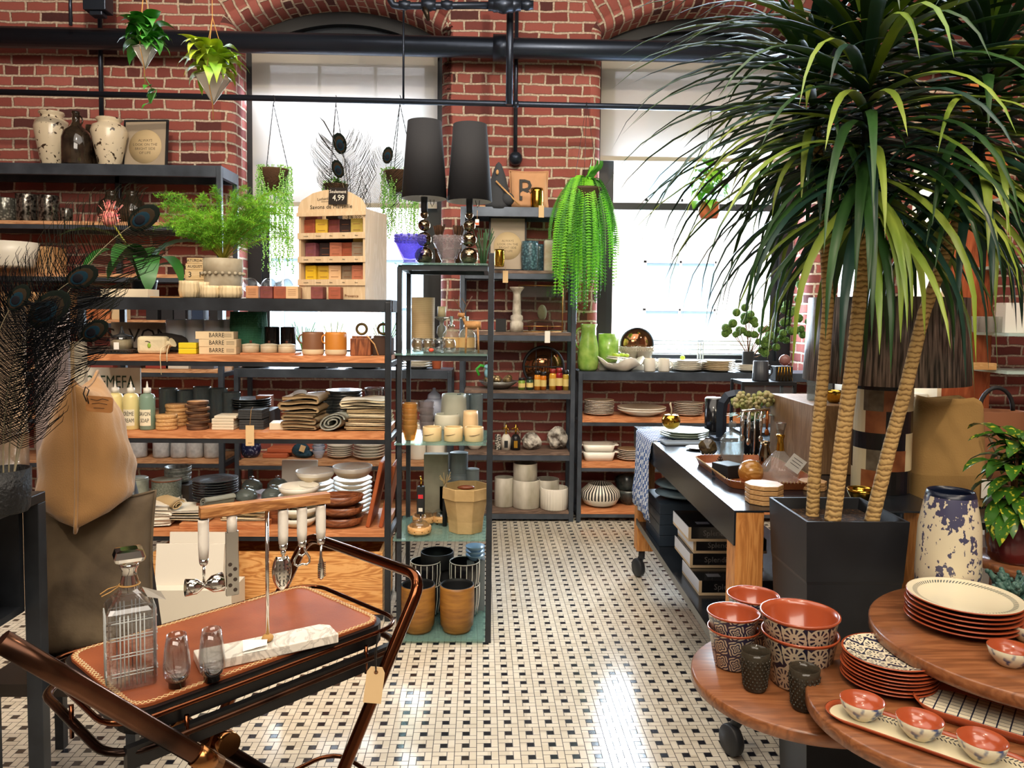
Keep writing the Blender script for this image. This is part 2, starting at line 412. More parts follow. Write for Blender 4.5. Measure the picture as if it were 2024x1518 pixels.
sep = t.n('ShaderNodeSeparateXYZ'); t.l(co, sep.inputs[0])
def frac3(o): return t.math('MULTIPLY', t.math('FRACT', o), 3)
u, v = frac3(sep.outputs[0]), frac3(sep.outputs[1])
def rng(o, a, b):  # 1 inside a..b
 return t.math('MULTIPLY', t.math('GREATER_THAN', o, a), t.math('LESS_THAN', o, b))
g = .05
def rect(x0, x1, y0, y1): return t.math('MULTIPLY', rng(u, x0 + g, x1 - g), rng(v, y0 + g, y1 - g))
white = rect(0, 2, 2, 3)
for r_ in ((2, 3, 1, 3), (1, 3, 0, 1), (0, 1, 0, 2)): white = t.math('MAXIMUM', white, rect(*r_))
blk = rect(1, 2, 1, 2)
wn_ = t.n('ShaderNodeTexWhiteNoise', noise_dimensions='2D'); fl = t.n('ShaderNodeVectorMath', operation='FLOOR')
sc_ = t.n('ShaderNodeVectorMath', operation='SCALE'); sc_.inputs['Scale'].default_value = 2.0; t.l(co, sc_.inputs[0]); t.l(sc_.outputs[0], fl.inputs[0]); t.l(fl.outputs[0], wn_.inputs['Vector'])
wc = t.ramp(wn_.outputs['Value'], [(0, 'cfc5b3'), (1, 'ded6c6')])
col = t.mix(white, '2b2622', wc); col = t.mix(blk, col, '23242b'); t.l(col, t.b.inputs['Base Color'])
til = t.math('MAXIMUM', white, blk); t.bump(til, .35, .002)
t.l(t.math('MULTIPLY_ADD', til, -.53, .68), t.b.inputs['Roughness'])
FLOOR = t.m
mb = MB(); mb.box((XL, YB, -.1), (XR, WY + .5, 0)); struct(mb.build('floor', FLOOR))
# ------------------------------------------------ windows
WBLK = M('black window paint', '14161a', .45, bump=.1, bscale=40)
TRIMW = M('black sash paint', '1b2026', .4)
for wi, (x0, x1) in enumerate(W):
 mb = MB(); fw = .115; zs_ = ZS
 y0, y1 = GY - .07, GY + .03
 mb.box((x0, y0, SILL), (x0 + fw, y1, zs_)); mb.box((x1 - fw, y0, SILL), (x1, y1, zs_)); mb.box((x0 + fw, y0, SILL), (x1 - fw, y1, SILL + .09))
 ap = archpts(x0, x1, 24); ai = archpts(x0, x1, 24, -.1)
 for k in range(24):
  (a, b, _), (c, d, _) = ap[k], ap[k + 1]; (e, f, _), (g_, h, _) = ai[k], ai[k + 1]
  vs = [(a, y0, b), (c, y0, d), (g_, y0, h), (e, y0, f), (a, y1, b), (c, y1, d), (g_, y1, h), (e, y1, f)]
  mb.add(vs, [(0, 1, 2, 3), (7, 6, 5, 4), (3, 2, 6, 7), (0, 4, 5, 1)])
 mb.box((x0, y0, zs_ - .12), (x1, y1, zs_ - .02))
 win = struct(mb.build('window_%d' % (wi + 1), WBLK))
 zm = 2.52; s = MB()
 for a, b, yy in ((SILL + .09, zm + .03, GY - .03), (zm - .03, zs_ - .12, GY + .0)):
  s.box((x0 + fw, yy, a), (x0 + fw + .055, yy + .03, b)); s.box((x1 - fw - .055, yy, a), (x1 - fw, yy + .03, b))
  s.box((x0 + fw + .055, yy, a), (x1 - fw - .055, yy + .03, a + .06)); s.box((x0 + fw + .055, yy, b - .06), (x1 - fw - .055, yy + .03, b))
 if wi == 0:
  for k in (1, 2):
   xx = x0 + fw + (x1 - x0 - 2 * fw) * k / 3; s.box((xx - .012, GY + .002, zm), (xx + .012, GY + .028, zs_ - .12))
 s.build('sash', TRIMW, win)
 p = MB(); p.box((x0 + fw + .055, GY + .01, SILL + .1), (x1 - fw - .055, GY + .014, zs_ - .12)); p.build('pane', GLASS, win)
 p = MB(); pl = [(x, z) for x, z, _ in ai] ; n = len(pl)
 p.add([(x, GY, z) for x, z in pl] + [(pl[0][0], GY, zs_ - .02), (pl[-1][0], GY, zs_ - .02)], [tuple(range(n)) + (n + 1, n)]); p.build('arch_pane', M('dark head glass', '2a3038', .2), win)
 q = MB(); q.box((x0 + .002, WY + .1, SILL - .03), (x1 - .002, GY - .07, SILL)); q.build('window_sill', M('black sill board', '22262c', .4), win)
# ------------------------------------------------ roller shades
t = NT('translucent shade cloth'); N = t.t.nodes; N.remove(t.b)
df = t.n('ShaderNodeBsdfDiffuse'); df.inputs[0].default_value = lin('cfc8bb'); tl = t.n('ShaderNodeBsdfTranslucent'); tl.inputs[0].default_value = lin('b9b4b0'); tp = t.n('ShaderNodeBsdfTransparent'); tp.inputs[0].default_value = (.9, .9, .95, 1)
m1 = t.n('ShaderNodeMixShader'); m1.inputs[0].default_value = .36; t.l(df.outputs[0], m1.inputs[1]); t.l(tl.outputs[0], m1.inputs[2])
m2 = t.n('ShaderNodeMixShader'); m2.inputs[0].default_value = .2; t.l(m1.outputs[0], m2.inputs[1]); t.l(tp.outputs[0], m2.inputs[2]); t.l(m2.outputs[0], t.out.inputs[0])
SHADE = t.m
def shade(x0, x1, ztop, zbot, Y, label):
 r = thing('roller_shade', label, 'window shade', ((x0 + x1) / 2, Y, ztop)); hw = (x1 - x0) / 2
 MB().tube([(-hw, 0, 0), (hw, 0, 0)], .028, 12).build('roller', WPAPER, r)
 m = MB(); n = 12
 for k in range(n):
  a, b = -hw + .01 + (2 * hw - .02) * k / n, -hw + .01 + (2 * hw - .02) * (k + 1) / n
  m.box((a, -.03, zbot - ztop), (b, -.0285, -.0))
 m.build('shade_cloth', SHADE, r, weld=True)
 MB().box((-hw + .01, -.036, zbot - ztop - .035), (hw - .01, -.022, zbot - ztop)).build('hem_bar', M('shade hem', 'b9b2a4', .7), r)
Ysh = 6.5
shade(W[0][0] + .06, W[0][1] - .04, Zat(104, -1.3, Ysh), Zat(402, -1.3, Ysh), Ysh, 'pale roller shade lowered over the left arched window')
shade(W[1][0] + .02, W[1][1] - .06, Zat(118, 1.4, Ysh), Zat(312, 1.4, Ysh), Ysh, 'pale roller shade half lowered over the window behind the palm')
# ------------------------------------------------ street outside
f = thing('neighbour_building', 'sunlit pale building across the street seen through the windows', 'building', (0, 17, -6))
m = MB(); m.box((-30, 0, 0), (30, .5, 26)); m.build('facade_wall', M('pale facade brick', 'e0cdc4', .9, col2='efe6e0', nscale=3), f)
fl_ = M('facade teal panel', '7fd0c4', .6); fr = M('white facade trim', 'f2efe9', .6); fg = M('facade window glass', '8fa6b4', .25)
for zz in (3.0, 6.4, 9.8, 13.2, 16.6, 20):
 m = MB(); m.box((-29, -.12, zz - .5), (29, 0, zz + .05)); m.build('string_course', fr, f)
for k in range(-6, 7):
 for zz in (3.3, 6.7, 10.1, 13.5, 16.9):
  xx = k * 2.9 + 1.2
  p = MB(); p.box((xx - .8, -.06, zz), (xx + .8, -.01, zz + 2.1)); p = p.build('window', fg if (k + int(zz)) % 3 else fl_, f)
  q = MB()
  for a in (-.8, -.02, .76): q.box((xx + a, -.1, zz), (xx + a + .05, -.03, zz + 2.1))
  for b in (0, 1.0, 2.05): q.box((xx - .8, -.1, zz + b), (xx + .8, -.03, zz + b + .05))
  q.build('window_frame', fr, p)
m = MB(); m.box((-40, 6.8, -6.1), (40, 40, -6)); struct(m.build('ground', M('asphalt', '8a8a8a', .9)))
# ------------------------------------------------ pipes on the wall
def pipe(name, label, a, b, r, mat=DKPIPE, coll=(), cat='pipe'):
 m = MB(); m.tube([a, b], r, 20)
 o = thing(name, label, cat, a); m.v = [tuple(Vector(v) - Vector(a)) for v in m.v]; m.build('pipe_run', mat, o)
 A, B = Vector(a), Vector(b); d = (B - A).normalized()
 for c in coll:
  q = A.lerp(B, c) - A; k = MB(); k.tube([q - d * r * .9, q + d * r * .9], r * 1.28, 20); k.build('coupling', mat, o)
 return o
z = 3.62; a = atZ(-60, 71.5, z); b = atZ(1500, 106, z); d = b - a
pipe('sprinkler_main_pipe', 'thick black pipe running across the whole brick wall above the windows', a, a + d * 1.45, .077, coll=(.46,))
z = 3.12; a = atZ(-60, 180.5, z); b = atZ(1500, 217, z); d = b - a
pipe('thin_wall_pipe', 'thin black rail running across both windows below the thick pipe', a, a + d * 1.45, .021, coll=(.47,))
def vrod(px, py0, py1, Y, r, label, name='hanger_rod', base=None):
 p = atY(px, py0, Y); X2 = Xat(px, Y, p.z); z1 = Zat(py1, p.x, Y)
 o = thing(name, label, 'pipe', (p.x, Y, z1)); MB().tube([(0, 0, 0), (0, 0, p.z - z1)], r, 12).build('rod', DKPIPE, o)
 if base: k = MB(); k.tube([(0, 0, p.z - z1 - base[1]), (0, 0, p.z - z1)], [base[0] * .6, base[0]], 14); k.build('flange', DKPIPE, o)
 return o
vrod(196, -40, 234, 6.12, .017, 'black vertical conduit on the brick behind the framed circle print')
vrod(138, -40, 50, 5.75, .012, 'slim black rod holding up the thick pipe above the white vases')
vrod(798, -40, 207, 5.72, .008, 'thin black rod hanging in front of the left window')
vrod(1009, -40, 207, 5.62, .026, 'black drop pipe on the pier between the windows')
vrod(1022, -40, 300, 6.14, .016, 'black conduit running down the pier to the round box above the letter pillow')
p = atY(194, 8, 5.7); m = MB(); m.box((-.08, -.06, -.06), (.08, .06, .25)); m.box((-.045, -.04, -.09), (.045, .04, -.06)); solo(m, 'junction_box', DKPIPE, 'black metal box at the top edge above the trailing pothos', 'box', p, bevel=.006)
p0, p1 = atY(772, 10, 5.45), atY(1050, 10, 5.45)
o = thing('sprinkler_branch', 'black pipe with bulky cast fittings at the top edge between the windows', 'pipe', p0)
w_ = p1 - p0
MB().tube([(0, 0, .14), (0, 0, .03), (.02, 0, 0), (.06, 0, -.005), w_], .024, 14).build('pipe_run', DKPIPE, o)
for fx, rr in ((.1, .036), (.27, .045), (.4, .036), (.75, .05), (.8, .062), (.87, .05), (.97, .04)):
 c = w_ * fx; m = MB(); m.ball(c, rr, 14, 8, sc=(1.1, .9, .95)); m.tube([c + Vector((-rr * 1.1, 0, 0)), c + Vector((rr * 1.1, 0, 0))], rr * .8, 12); m.build('fitting', DKPIPE, o)
MB().tube([w_ * .24 + Vector((0, 0, 0)), w_ * .27 + Vector((0, -.02, -.11))], [.03, .012], 12).build('sprinkler_head', M('blackened brass', '3a3229', .3, .8), o)
m = MB(); m.lathe([(0, -.05), (.05, -.045), (.055, 0), (.04, .04), (0, .045)], 20, T=TR(rx=90)); solo(m, 'round_junction_box', DKPIPE, 'round black box on the brick above the letter pillow', 'box', atY(1019, 313, 6.13))
# ================================================================ shelving
def on(px, Y, z): return Vector((Xat(px, Y, z), Y, z))
def shelf_unit(name, label, x0, x1, y0, y1, zs, ztop, wmat, fmat, post=.035, bt=.028, beam=.035, topbeam=.05, group=None, cat='shelf unit', topboard=None, z0=0, mid=()):
 o = thing(name, label, cat, (x0, y0, z0), group=group); w, d = x1 - x0, y1 - y0
 for a in (0, w - post):
  for b in (0, d - post): MB().box((a, b, 0), (a + post, b + post, ztop - z0 - .001)).build('post', fmat, o, bevel=.003)
 for a in mid: MB().box((a - x0 - post / 2, d - post, 0), (a - x0 + post / 2, d, ztop - z0 - .001)).build('post', fmat, o, bevel=.003)
 m = MB(); t = ztop - z0; tb = topbeam
 for b in (0, d - post): m.box((post, b, t - tb), (w - post, b + post, t - .002))
 for a in (0, w - post): m.box((a, post, t - tb), (a + post, d - post, t - .002))
 m.build('top_frame', fmat, o)
 MB().box((.0, .0, t - .002), (w, d, t + .010) if topboard is None else (w, d, t + topboard)).build('top_board', wmat if topboard else fmat, o)
 for z in zs:
  m = MB(); q = z - z0
  for b in (0.0, d - post): m.box((post, b + .004, q - bt - beam), (w - post, b + post - .004, q - bt))
  for a in (0.004, w - post + .004): m.box((a, post, q - bt - beam), (a + post - .008, d - post, q - bt))
  m.build('shelf_frame', fmat, o)
  MB().box((post + .001, .001, q - bt), (w - post - .001, d - .001, q)).build('shelf_board', wmat, o)
 return o
FY, FB = 3.9, 4.36
fx0, fx1 = Xat(157, FY, 1), Xat(772, FY, 1)
fm = (fx0 + fx1) / 2
zT, zL1, zL2, zL3 = Zat(593.5, fm, FY), Zat(702, fm, FY), Zat(854.5, fm, FY), Zat(1048, fm, FY)
shelf_unit('soap_shelf_unit', 'long black steel shelf unit with orange wood boards holding the soap display', fx0, fx1, FY, FB, (zL1, zL2, zL3), zT, WSHELF, BLACK, post=.03, bt=.033, beam=.024, topbeam=.052)
cr = thing('wooden_crate', 'big knotty pine crate filling the bottom of the soap shelf unit', 'crate', (Xat(300, FY, .2), FY + .02, 0.03))
cw = Xat(755, FY, .2) - Xat(300, FY, .2); ch = zL3 - .12 - .03
KNOT = NT('knotty pine'); t = KNOT; co = t.coord('Object', (1.2, 1, 8)); n1 = t.n('ShaderNodeTexNoise', i_Scale=2.0, i_Detail=5, i_Distortion=.6); t.l(co, n1.inputs['Vector'])
v1 = t.n('ShaderNodeTexVoronoi', i_Scale=3.2); t.l(t.coord('Object', (1, .3, 1)), v1.inputs['Vector'])
kn = t.ramp(v1.outputs['Distance'], [(.03, 'ffffff'), (.08, '000000')])
wv = t.math('SINE', t.math('MULTIPLY', t.math('ADD', n1.outputs['Fac'], t.math('MULTIPLY', v1.outputs['Distance'], .12)), 60))
t.l(t.mix(kn, t.ramp(t.math('MULTIPLY_ADD', wv, .5, .5), [(0, 'b9793f'), (.6, 'd79a58'), (1, 'e3ac6c')]), '5f3216'), t.b.inputs['Base Color']); t.b.inputs['Roughness'].default_value = .55
KNOT = t.m
m = MB(); m.box((0, 0, 0), (cw, .02, ch)); m.box((0, .38, 0), (cw, .4, ch)); m.box((0, .02, 0), (.02, .38, ch)); m.box((cw - .02, .02, 0), (cw, .38, ch)); m.box((.02, .02, 0), (cw - .02, .38, .02)); m.build('crate_body', KNOT, cr)
MB().box((cw * .0, -.005, -.028), (cw, .4, -.001)).build('base_rail', BLACK, cr)
for k in range(2): solo(MB().box((0, 0, 0), (.33, .012, .27)), 'white_folder', M('white card box', 'e6e0d4', .6), ('white card folder leaning on the pine crate, the front one', 'white card folder leaning on the pine crate, the rear one')[k], 'folder', (Xat(300 + 10 * k, 3.7, .3), 3.72 + .1 * k, .18 + .03 * k), rz=0, rx=-8)
solo(MB().box((0, 0, 0), (.42, .2, .25)), 'white_storage_box', M('white box board', 'ded8ca', .6), 'low white box on the floor below the two white folders', 'box', (Xat(300, 3.66, .12) - .04, 3.66, 0.0))
BF = 5.82; bx0, bx1 = Xat(908, BF, 1), Xat(1137, BF, 1); bm_ = (bx0 + bx1) / 2
zB = [Zat(y, bm_, BF) for y in (412, 534.5, 657, 772, 894, 1010)]
shelf_unit('tall_back_shelf_unit', 'tall narrow black shelf unit against the pier between the windows', bx0, bx1, BF, 6.16, zB[1:], zB[0], WGREY, GREYST, post=.036, bt=.022, beam=.042, topbeam=.06)
rx0, rx1 = Xat(1143, BF, 1), Xat(1690, BF, 1); rm = (rx0 + Xat(1480, BF, 1)) / 2
zR = [Zat(y, rm, BF) for y in (738.5, 825, 915, 1006)]
shelf_unit('window_side_shelf', 'long low grey steel shelf under the right window loaded with white dishes', rx0, rx1, BF, 6.17, zR[1:], zR[0], WSHELF, GREYST, post=.034, bt=.042, beam=.028, topbeam=.055)
lx0, lx1 = Xat(462, BF, 1), Xat(893, BF, 1); lm = (lx0 + lx1) / 2
zV = [Zat(y, lm, BF) for y in (733, 912, 1010)]
shelf_unit('window_side_shelf', 'long low grey steel shelf under the left window behind the soap unit', lx0, lx1, BF, 6.17, zV[1:], zV[0], WSHELFP, GREYST, post=.034, bt=.036, beam=.03, topbeam=.055)
ux0, ux1 = Xat(-330, BF - .05, 1), Xat(441, BF - .05, 1); um = (ux0 + ux1) / 2
uY = BF - .05
zU = [Zat(y, Xat(230, uY, 1), uY) for y in (327, 438, 541, 632, 729, 822, 909)]
shelf_unit('tall_back_shelf_unit', 'wide tall steel shelf unit at the left under the white speckled vases', ux0, ux1, uY, 6.16, zU[1:], zU[0], WSHELFP, GREYST, post=.038, bt=.026, beam=.032, topbeam=.07, mid=(Xat(240, 6.14, 1),))
LY, LB = 3.64, 4.06; gx0, gx1 = Xat(784, LY, 1), Xat(974, LY, 1); gm = (gx0 + gx1) / 2
zG = [Zat(y, gm, LY) for y in (520, 699, 876, 1065, 1262)]
lad = thing('glass_shelf_tower', 'narrow black metal tower with green glass shelves, two black lamps on top', 'shelf unit', (gx0, LY, 0)); gw = gx1 - gx0
for (a, b) in ((.0, 0), (0.0, .39)): MB().box((a, b, 0), (a + .022, b + .03, zG[0] - .02)).build('post', BLACK, lad, bevel=.002)
MB().box((gw - .028, 0, 0), (gw, .012, zG[0] + .05)).build('post', BLACK, lad, bevel=.002)
MB().box((gw - .028, .4, 0), (gw, .412, zG[0])).build('post', BLACK, lad, bevel=.002)
GSH = NT('green glass shelf'); GSH.t.nodes.remove(GSH.b); t = GSH
tr = t.n('ShaderNodeBsdfTransparent'); tr.inputs[0].default_value = (.70, .86, .82, 1); pr_ = t.n('ShaderNodeBsdfPrincipled'); pr_.inputs['Base Color'].default_value = lin('7f9e98'); pr_.inputs['Roughness'].default_value = .08
mx = t.n('ShaderNodeMixShader'); mx.inputs[0].default_value = .42; t.l(tr.outputs[0], mx.inputs[1]); t.l(pr_.outputs[0], mx.inputs[2]); t.l(mx.outputs[0], t.out.inputs[0]); GSH = t.m
for i, z in enumerate(zG):
 MB().box((-.01 if i < 3 else -.015, -.012, z - .009), (gw - .03, .42, z)).build('glass_shelf', GSH, lad)
 if i < 2:
  m = MB(); m.box((.022, .001, z - .035), (gw - .03, .022, z - .010)); m.box((.022, .39, z - .035), (gw - .03, .41, z - .01)); m.box((0, .03, z - .035), (.022, .39, z - .01)); m.box((gw - .05, .022, z - .035), (gw - .029, .39, z - .01)); m.build('shelf_frame', BLACK, lad)
# ---------------------------------------------------------------- console table
def cxy(X, Y): return X + .0178 * Y
TZ = .912
tb = thing('console_table', 'long black topped display table on thick wooden legs with casters', 'table', (0, 0, 0))
xl, xn = .868, .849; YN, YF = 2.64, 4.66; XRT = 1.62
TOPM = M('black waxed steel top', '1d2127', .22, .35, col2='2a2f36', nscale=5)
m = MB(); m.prism([(xn, YN), (XRT, YN), (XRT, YF), (xl, YF)], TZ - .006, TZ); m.prism([(xn, YN), (xn + .006, YN), (xl + .006, YF), (xl, YF)], TZ - .125, TZ - .006)
m.prism([(XRT - .006, YN), (XRT, YN), (XRT, YF), (XRT - .006, YF)], TZ - .125, TZ - .006); m.prism([(xl, YF - .006), (XRT, YF - .006), (XRT, YF), (xl, YF)], TZ - .125, TZ - .006); m.build('table_top', TOPM, tb)
TLEG = wood('honey oak leg', 'd69a58', 'c07f42', 'Z', 1.0, .5, 'a0642f')
for (a, b) in ((xn + .008, YN + .004), (XRT - .114, YN + .004), (xl + .008, YF - .114), (XRT - .114, YF - .114)):
 MB().box((a, b, .17), (a + .1, b + .1, TZ - .008)).build('leg', TLEG, tb, bevel=.003)
 c = MB(); cx_, cy_ = a + .04, b + .05
 c.lathe([(0, -.017), (.052, -.017), (.056, -.010), (.056, .010), (.052, .017), (0, .017)], 24, T=TR(cx_ - .02, cy_, .057, ry=90, rz=20)); c.tube([(cx_, cy_, .17), (cx_, cy_, .125), (cx_ - .02, cy_ + .03, .058)], .02, 8); c.build('caster', M('black rubber wheel', '22252a', .5), tb)
m = MB(); m.prism([(xn - .0, YN + .115), (XRT, YN + .115), (XRT, YF - .115), (xl, YF - .115)], .335, .352)
m.prism([(xn, YN + .115), (xn + .006, YN + .115), (xl + .006, YF - .115), (xl, YF - .115)], .352, .372); m.build('lower_shelf', TOPM, tb)
# ---------------------------------------------------------------- tiered round table
RW = wood('reddish acacia disc', '94603c', '7f4d2e', 'X', .7, .32, '633c22', coat=.2)
d1, d2, d3 = (.825, 1.955, .290, .648), (1.0, 1.65, .277, .72), (1.32, 1.80, .365, .82)
rt = thing('tiered_round_table', 'tiered display table of three overlapping round wooden tops on a black iron base', 'table', (1.06, 1.86, 0))
bx_, by_ = 1.06, 1.86
for i, (x, y, r, z) in enumerate((d1, d2, d3)):
 m = MB(); m.lathe([(0, z - .034), (r - .008, z - .034), (r, z - .028), (r, z - .005), (r - .005, z), (0, z)], 72, T=TR(x - bx_, y - by_, 0)); m.build('round_top', RW, rt)
 m = MB(); m.tube([(0, 0, z - .06), (x - bx_, y - by_, z - .05)], .018, 8); m.lathe([(0, z - .045), (.09, z - .045), (.09, z - .035), (0, z - .035)], 20, T=TR(x - bx_, y - by_, 0)); m.build('arm', BLACK, rt)
MB().tube([(0, 0, .05), (0, 0, .79)], .032, 16).build('column', BLACK, rt)
m = MB()
for k in range(4):
 a = R_(45 + 90 * k); m.tube([(0, 0, .12), (.12 * math.cos(a), .12 * math.sin(a), .16), (.26 * math.cos(a), .26 * math.sin(a), .1), (.36 * math.cos(a), .36 * math.sin(a), .02)], [.03, .03, .025, .02], 10)
m.build('base', BLACK, rt)
bt_ = thing('black_side_table', 'low black table at the right carrying the chequered lamp and canvas bag', 'table', (1.66, 2.72, 0))
MB().box((0, 0, .82), (1.0, .95, .85)).build('table_top', TOPM, bt_)
for a in (0, .96):
 for b in (0, .91): MB().box((a, b, 0), (a + .04, b + .04, .82)).build('leg', BLACK, bt_)
MB().box((.04, .04, .3), (.96, .91, .33)).build('lower_shelf', TOPM, bt_)
LTZ = 1.05
lt = thing('black_display_table', 'tall black metal table at the left edge beside the burlap pillow', 'table', (-2.4, 1.72, 0)); w_ = Xat(91, 2.3, 1.0) + 2.4
MB().box((0, 0, LTZ - .03), (w_, .58, LTZ)).build('table_top', M('black lacquered top', '14161a', .3), lt, bevel=.003)
for a in (0, w_ - .045):
 for b in (0.0, .54): MB().box((a, b, 0), (a + .045, b + .04, LTZ - .03)).build('leg', BLACK, lt, bevel=.002)
for z in (.72,): MB().box((.045, .04, z - .02), (w_ - .045, .54, z)).build('lower_shelf', BLACK, lt)
MB().box((0.045, .52, .72), (w_ - .045, .54, LTZ - .03)).build('back_panel', BLACK, lt)  # dark sheet added for the shade under the open table
for z, c, lab in ((.721, 'b3a283', 'beige box on the lower shelf of the black table'),):
 o = solo(MB().box((-.17, 0, 0), (.16, .3, .1)), 'storage_box', M('box ' + c, c, .6), lab, 'box', (-1.55, 1.86, z), 0, None, .004)
# ---------------------------------------------------------------- right wall cabinet with glass shelves
OW = wood('orange cherry panel', 'b5623a', '9a4c2a', 'Z', .5, .5, '8a4022')
cb = thing('display_cabinet', 'orange wood panelled cabinet with white edged glass shelves at the right', 'cabinet', (Xat(1856, 5.3, 1.6), 5.3, 0)); W1 = Xat(1962, 5.3, 1.6) - Xat(1856, 5.3, 1.6)
MB().box((.03, 0, 0), (W1, .03, 2.75)).build('front_panel', OW, cb); MB().box((0, -.014, 0), (.03, .4, 2.75)).build('side_edge', M('cream face frame', 'e2cdab', .5), cb)
MB().box((1.35, 0, 0), (1.39, .6, 2.9)).build('side_panel', OW, cb); MB().box((.03, .55, 1.0), (1.35, .57, 2.9)).build('back_panel', M('brick brown back', '8a4a38', .8), cb) if 0 else None
FG = M('frosted glass shelf', 'b9cfc8', .15)
for z in (1.25, 1.5, 1.95, 2.4): MB().box((W1 + .001 - .12, -.35, z - .02), (1.35, -.001, z)).build('shelf', FG, cb)
for z in (1.05, 1.35, 1.62): MB().box((-.5, .1, z - .02), (-.001, .4, z)).build('white_shelf', M('white shelf', 'e6e0d2', .5), cb)
MB().box((-.53, .1, 0), (-.5, .42, 2.2)).build('side_panel', M('white shelf', 'e6e0d2', .5), cb)
MB().box((W1, .03, .0), (1.35, .3, .9)).build('base_cabinet', OW, cb)
for k, (px, py) in enumerate(((1800, 300), (2010, 170))):
 p = atY(px, py, 6.0); m = MB(); m.tube([(.34 * math.cos(R_(a)), 0, .34 * math.sin(R_(a))) for a in range(0, 181, 15)], .05, 6, flat=(1.6, .5)); m.box((-.4, -.05, -.6), (-.3, .05, 0)); m.box((.3, -.05, -.6), (.4, .05, 0)); m.box((-.4, -.05, -.64), (.4, .05, -.6)); m.box((-.4, -.05, -p.z), (-.34, .05, -.64)); m.box((.34, -.05, -p.z), (.4, .05, -.64))
 o = solo(m, 'wooden_arch', wood('orange bent wood', 'd88a4a', 'b56a34', 'X', 1, .5), ('orange bent wood arch frame behind the palm crown', 'orange bent wood arch frame near the right edge behind palm leaves')[k], 'arch', p)
# ================================================================ bar cart
LEATH = M('tan leather', '96502c', .45, col2='7f4022', nscale=7, bump=.25, bscale=180, bdist=.001)
COPB = M('rubbed copper bronze bar', '5a3a28', .22, .85, col2='1f120c', nscale=5, namt=(.35, .6), bump=.15, bscale=14)
CBR = M('burnished bronze', '9a6a40', .18, 1)
CX, CY, CRZ, CZ = -.611 + .0305, 1.715, 46.6, .86
cart = thing('bar_cart', 'bar cart with bronze tube frame and tan leather tray top', 'bar cart', (CX, CY, 0), CRZ)
L2, W2 = .29, .172
m = MB(); m.prism(rrect(2 * L2, 2 * W2, .04), CZ - .006, CZ); m.build('leather_mat', LEATH, cart)
ST = M('cream waxed thread', 'd8bd8c', .6); m = MB()
def edgepts(w, d, step, r=.04):
 p = rrect(w, d, r, 6); out = []
 for i in range(len(p)):
  a, b = Vector(p[i]), Vector(p[(i + 1) % len(p)]); L = (b - a).length; k = max(1, round(L / step))
  for j in range(k): out.append(tuple(a.lerp(b, j / k)))
 return out
E1, E2 = edgepts(2 * L2 - .004, 2 * W2 - .004, .0115), edgepts(2 * L2 - .026, 2 * W2 - .026, .0109, .03)
n = min(len(E1), len(E2))
for i in range(n):
 a = E1[i]
 j = min(range(len(E2)), key=lambda q: (E2[q][0] - a[0]) ** 2 + (E2[q][1] - a[1]) ** 2)
 for dj in (-1, 1):
  b = E2[(j + dj) % len(E2)]; m.tube([(a[0], a[1], CZ + .0006), (b[0], b[1], CZ + .0006)], .0009, 4)
m.build('stitching', ST, cart)
m = MB(); m.prism(rrect(2 * L2 + .02, 2 * W2 + .02, .05), CZ - .05, CZ - .0065); m.build('tray_pan', M('black tray', '0d0d0f', .35), cart)
def loop(w, d, r, z, n=6): return [(x, y, z) for x, y in rrect(w, d, r, n)]
MB().tube(loop(2 * L2 + .09, 2 * W2 + .05, .07, CZ - .014), .0055, 8, closed=True).build('gallery_rail', COPPER, cart)
MB().tube(loop(2 * L2 + .09, 2 * W2 + .05, .07, CZ - .068), .010, 10, closed=True, flat=(1, .7)).build('lower_rail', COPB, cart)
for (x, y) in ((-.2, -W2 - .025), (.22, -W2 - .025), (-.2, W2 + .025), (.22, W2 + .025), (L2 + .045, 0), (-L2 - .045, 0)):
 MB().tube([(x, y, CZ - .10), (x, y, CZ - .035)], .0045, 8).build('rail_post', COPPER, cart)
MB().box((-L2 - .02, -W2 - .028, CZ - .095), (L2 + .02, -W2 - .012, CZ - .055)).build('side_apron', M('black apron', '0b0b0d', .4), cart)
LS = .30
m = MB(); m.prism(rrect(.78, .36, .05), LS - .012, LS); m.build('lower_tray', M('black tray', '0d0d0f', .35), cart)
MB().tube(loop(.84, .42, .07, LS + .03), .006, 8, closed=True).build('lower_gallery_rail', COPPER, cart)
def arc(p0, p1, p2, n=6):
 p0, p1, p2 = map(Vector, (p0, p1, p2)); return [p0 * (1 - t) ** 2 + p1 * 2 * t * (1 - t) + p2 * t * t for t in [i / n for i in range(n + 1)]]
HW = .243
def xframe(xt, zt, xb, label):
 d = Vector((xb - xt, 0, -zt)); d.normalize(); t0 = Vector((xt, -HW, zt)); t1 = Vector((xt, HW, zt))
 c = .055
 pts = [t0 + d * (zt / -d.z * .995)] + [t0 + d * s for s in (.9, .6, .3)] + arc(t0 + d * c, t0, t0 + Vector((0, c, 0))) + arc(t1 + Vector((0, -c, 0)), t1, t1 + d * c) + [t1 + d * s for s in (.3, .6, .9)] + [t1 + d * (zt / -d.z * .995)]
 return MB().tube(pts, .0132, 14, flat=(1, 1.15)).build('frame_loop', COPPER if xt > 0 else COPB, cart)
xframe(.352, .965, -.24, '')
d = Vector((.98, 0, -1.0)).normalized()
for s in (-1, 1):
 a = Vector((-.51, s * HW, 1.08)); a = a if s < 0 else a + d * .36; e = a + d * (a.z / -d.z * .995)
 MB().tube([a, a.lerp(e, .1), a.lerp(e, .5), e], .0125, 14, flat=(.8, 1.4)).build('frame_bar', COPB, cart)
 MB().tube([a.lerp(e, .29), a.lerp(e, .33)], .0145, 14, flat=(.9, 1.4)).build('collar', CBR, cart)
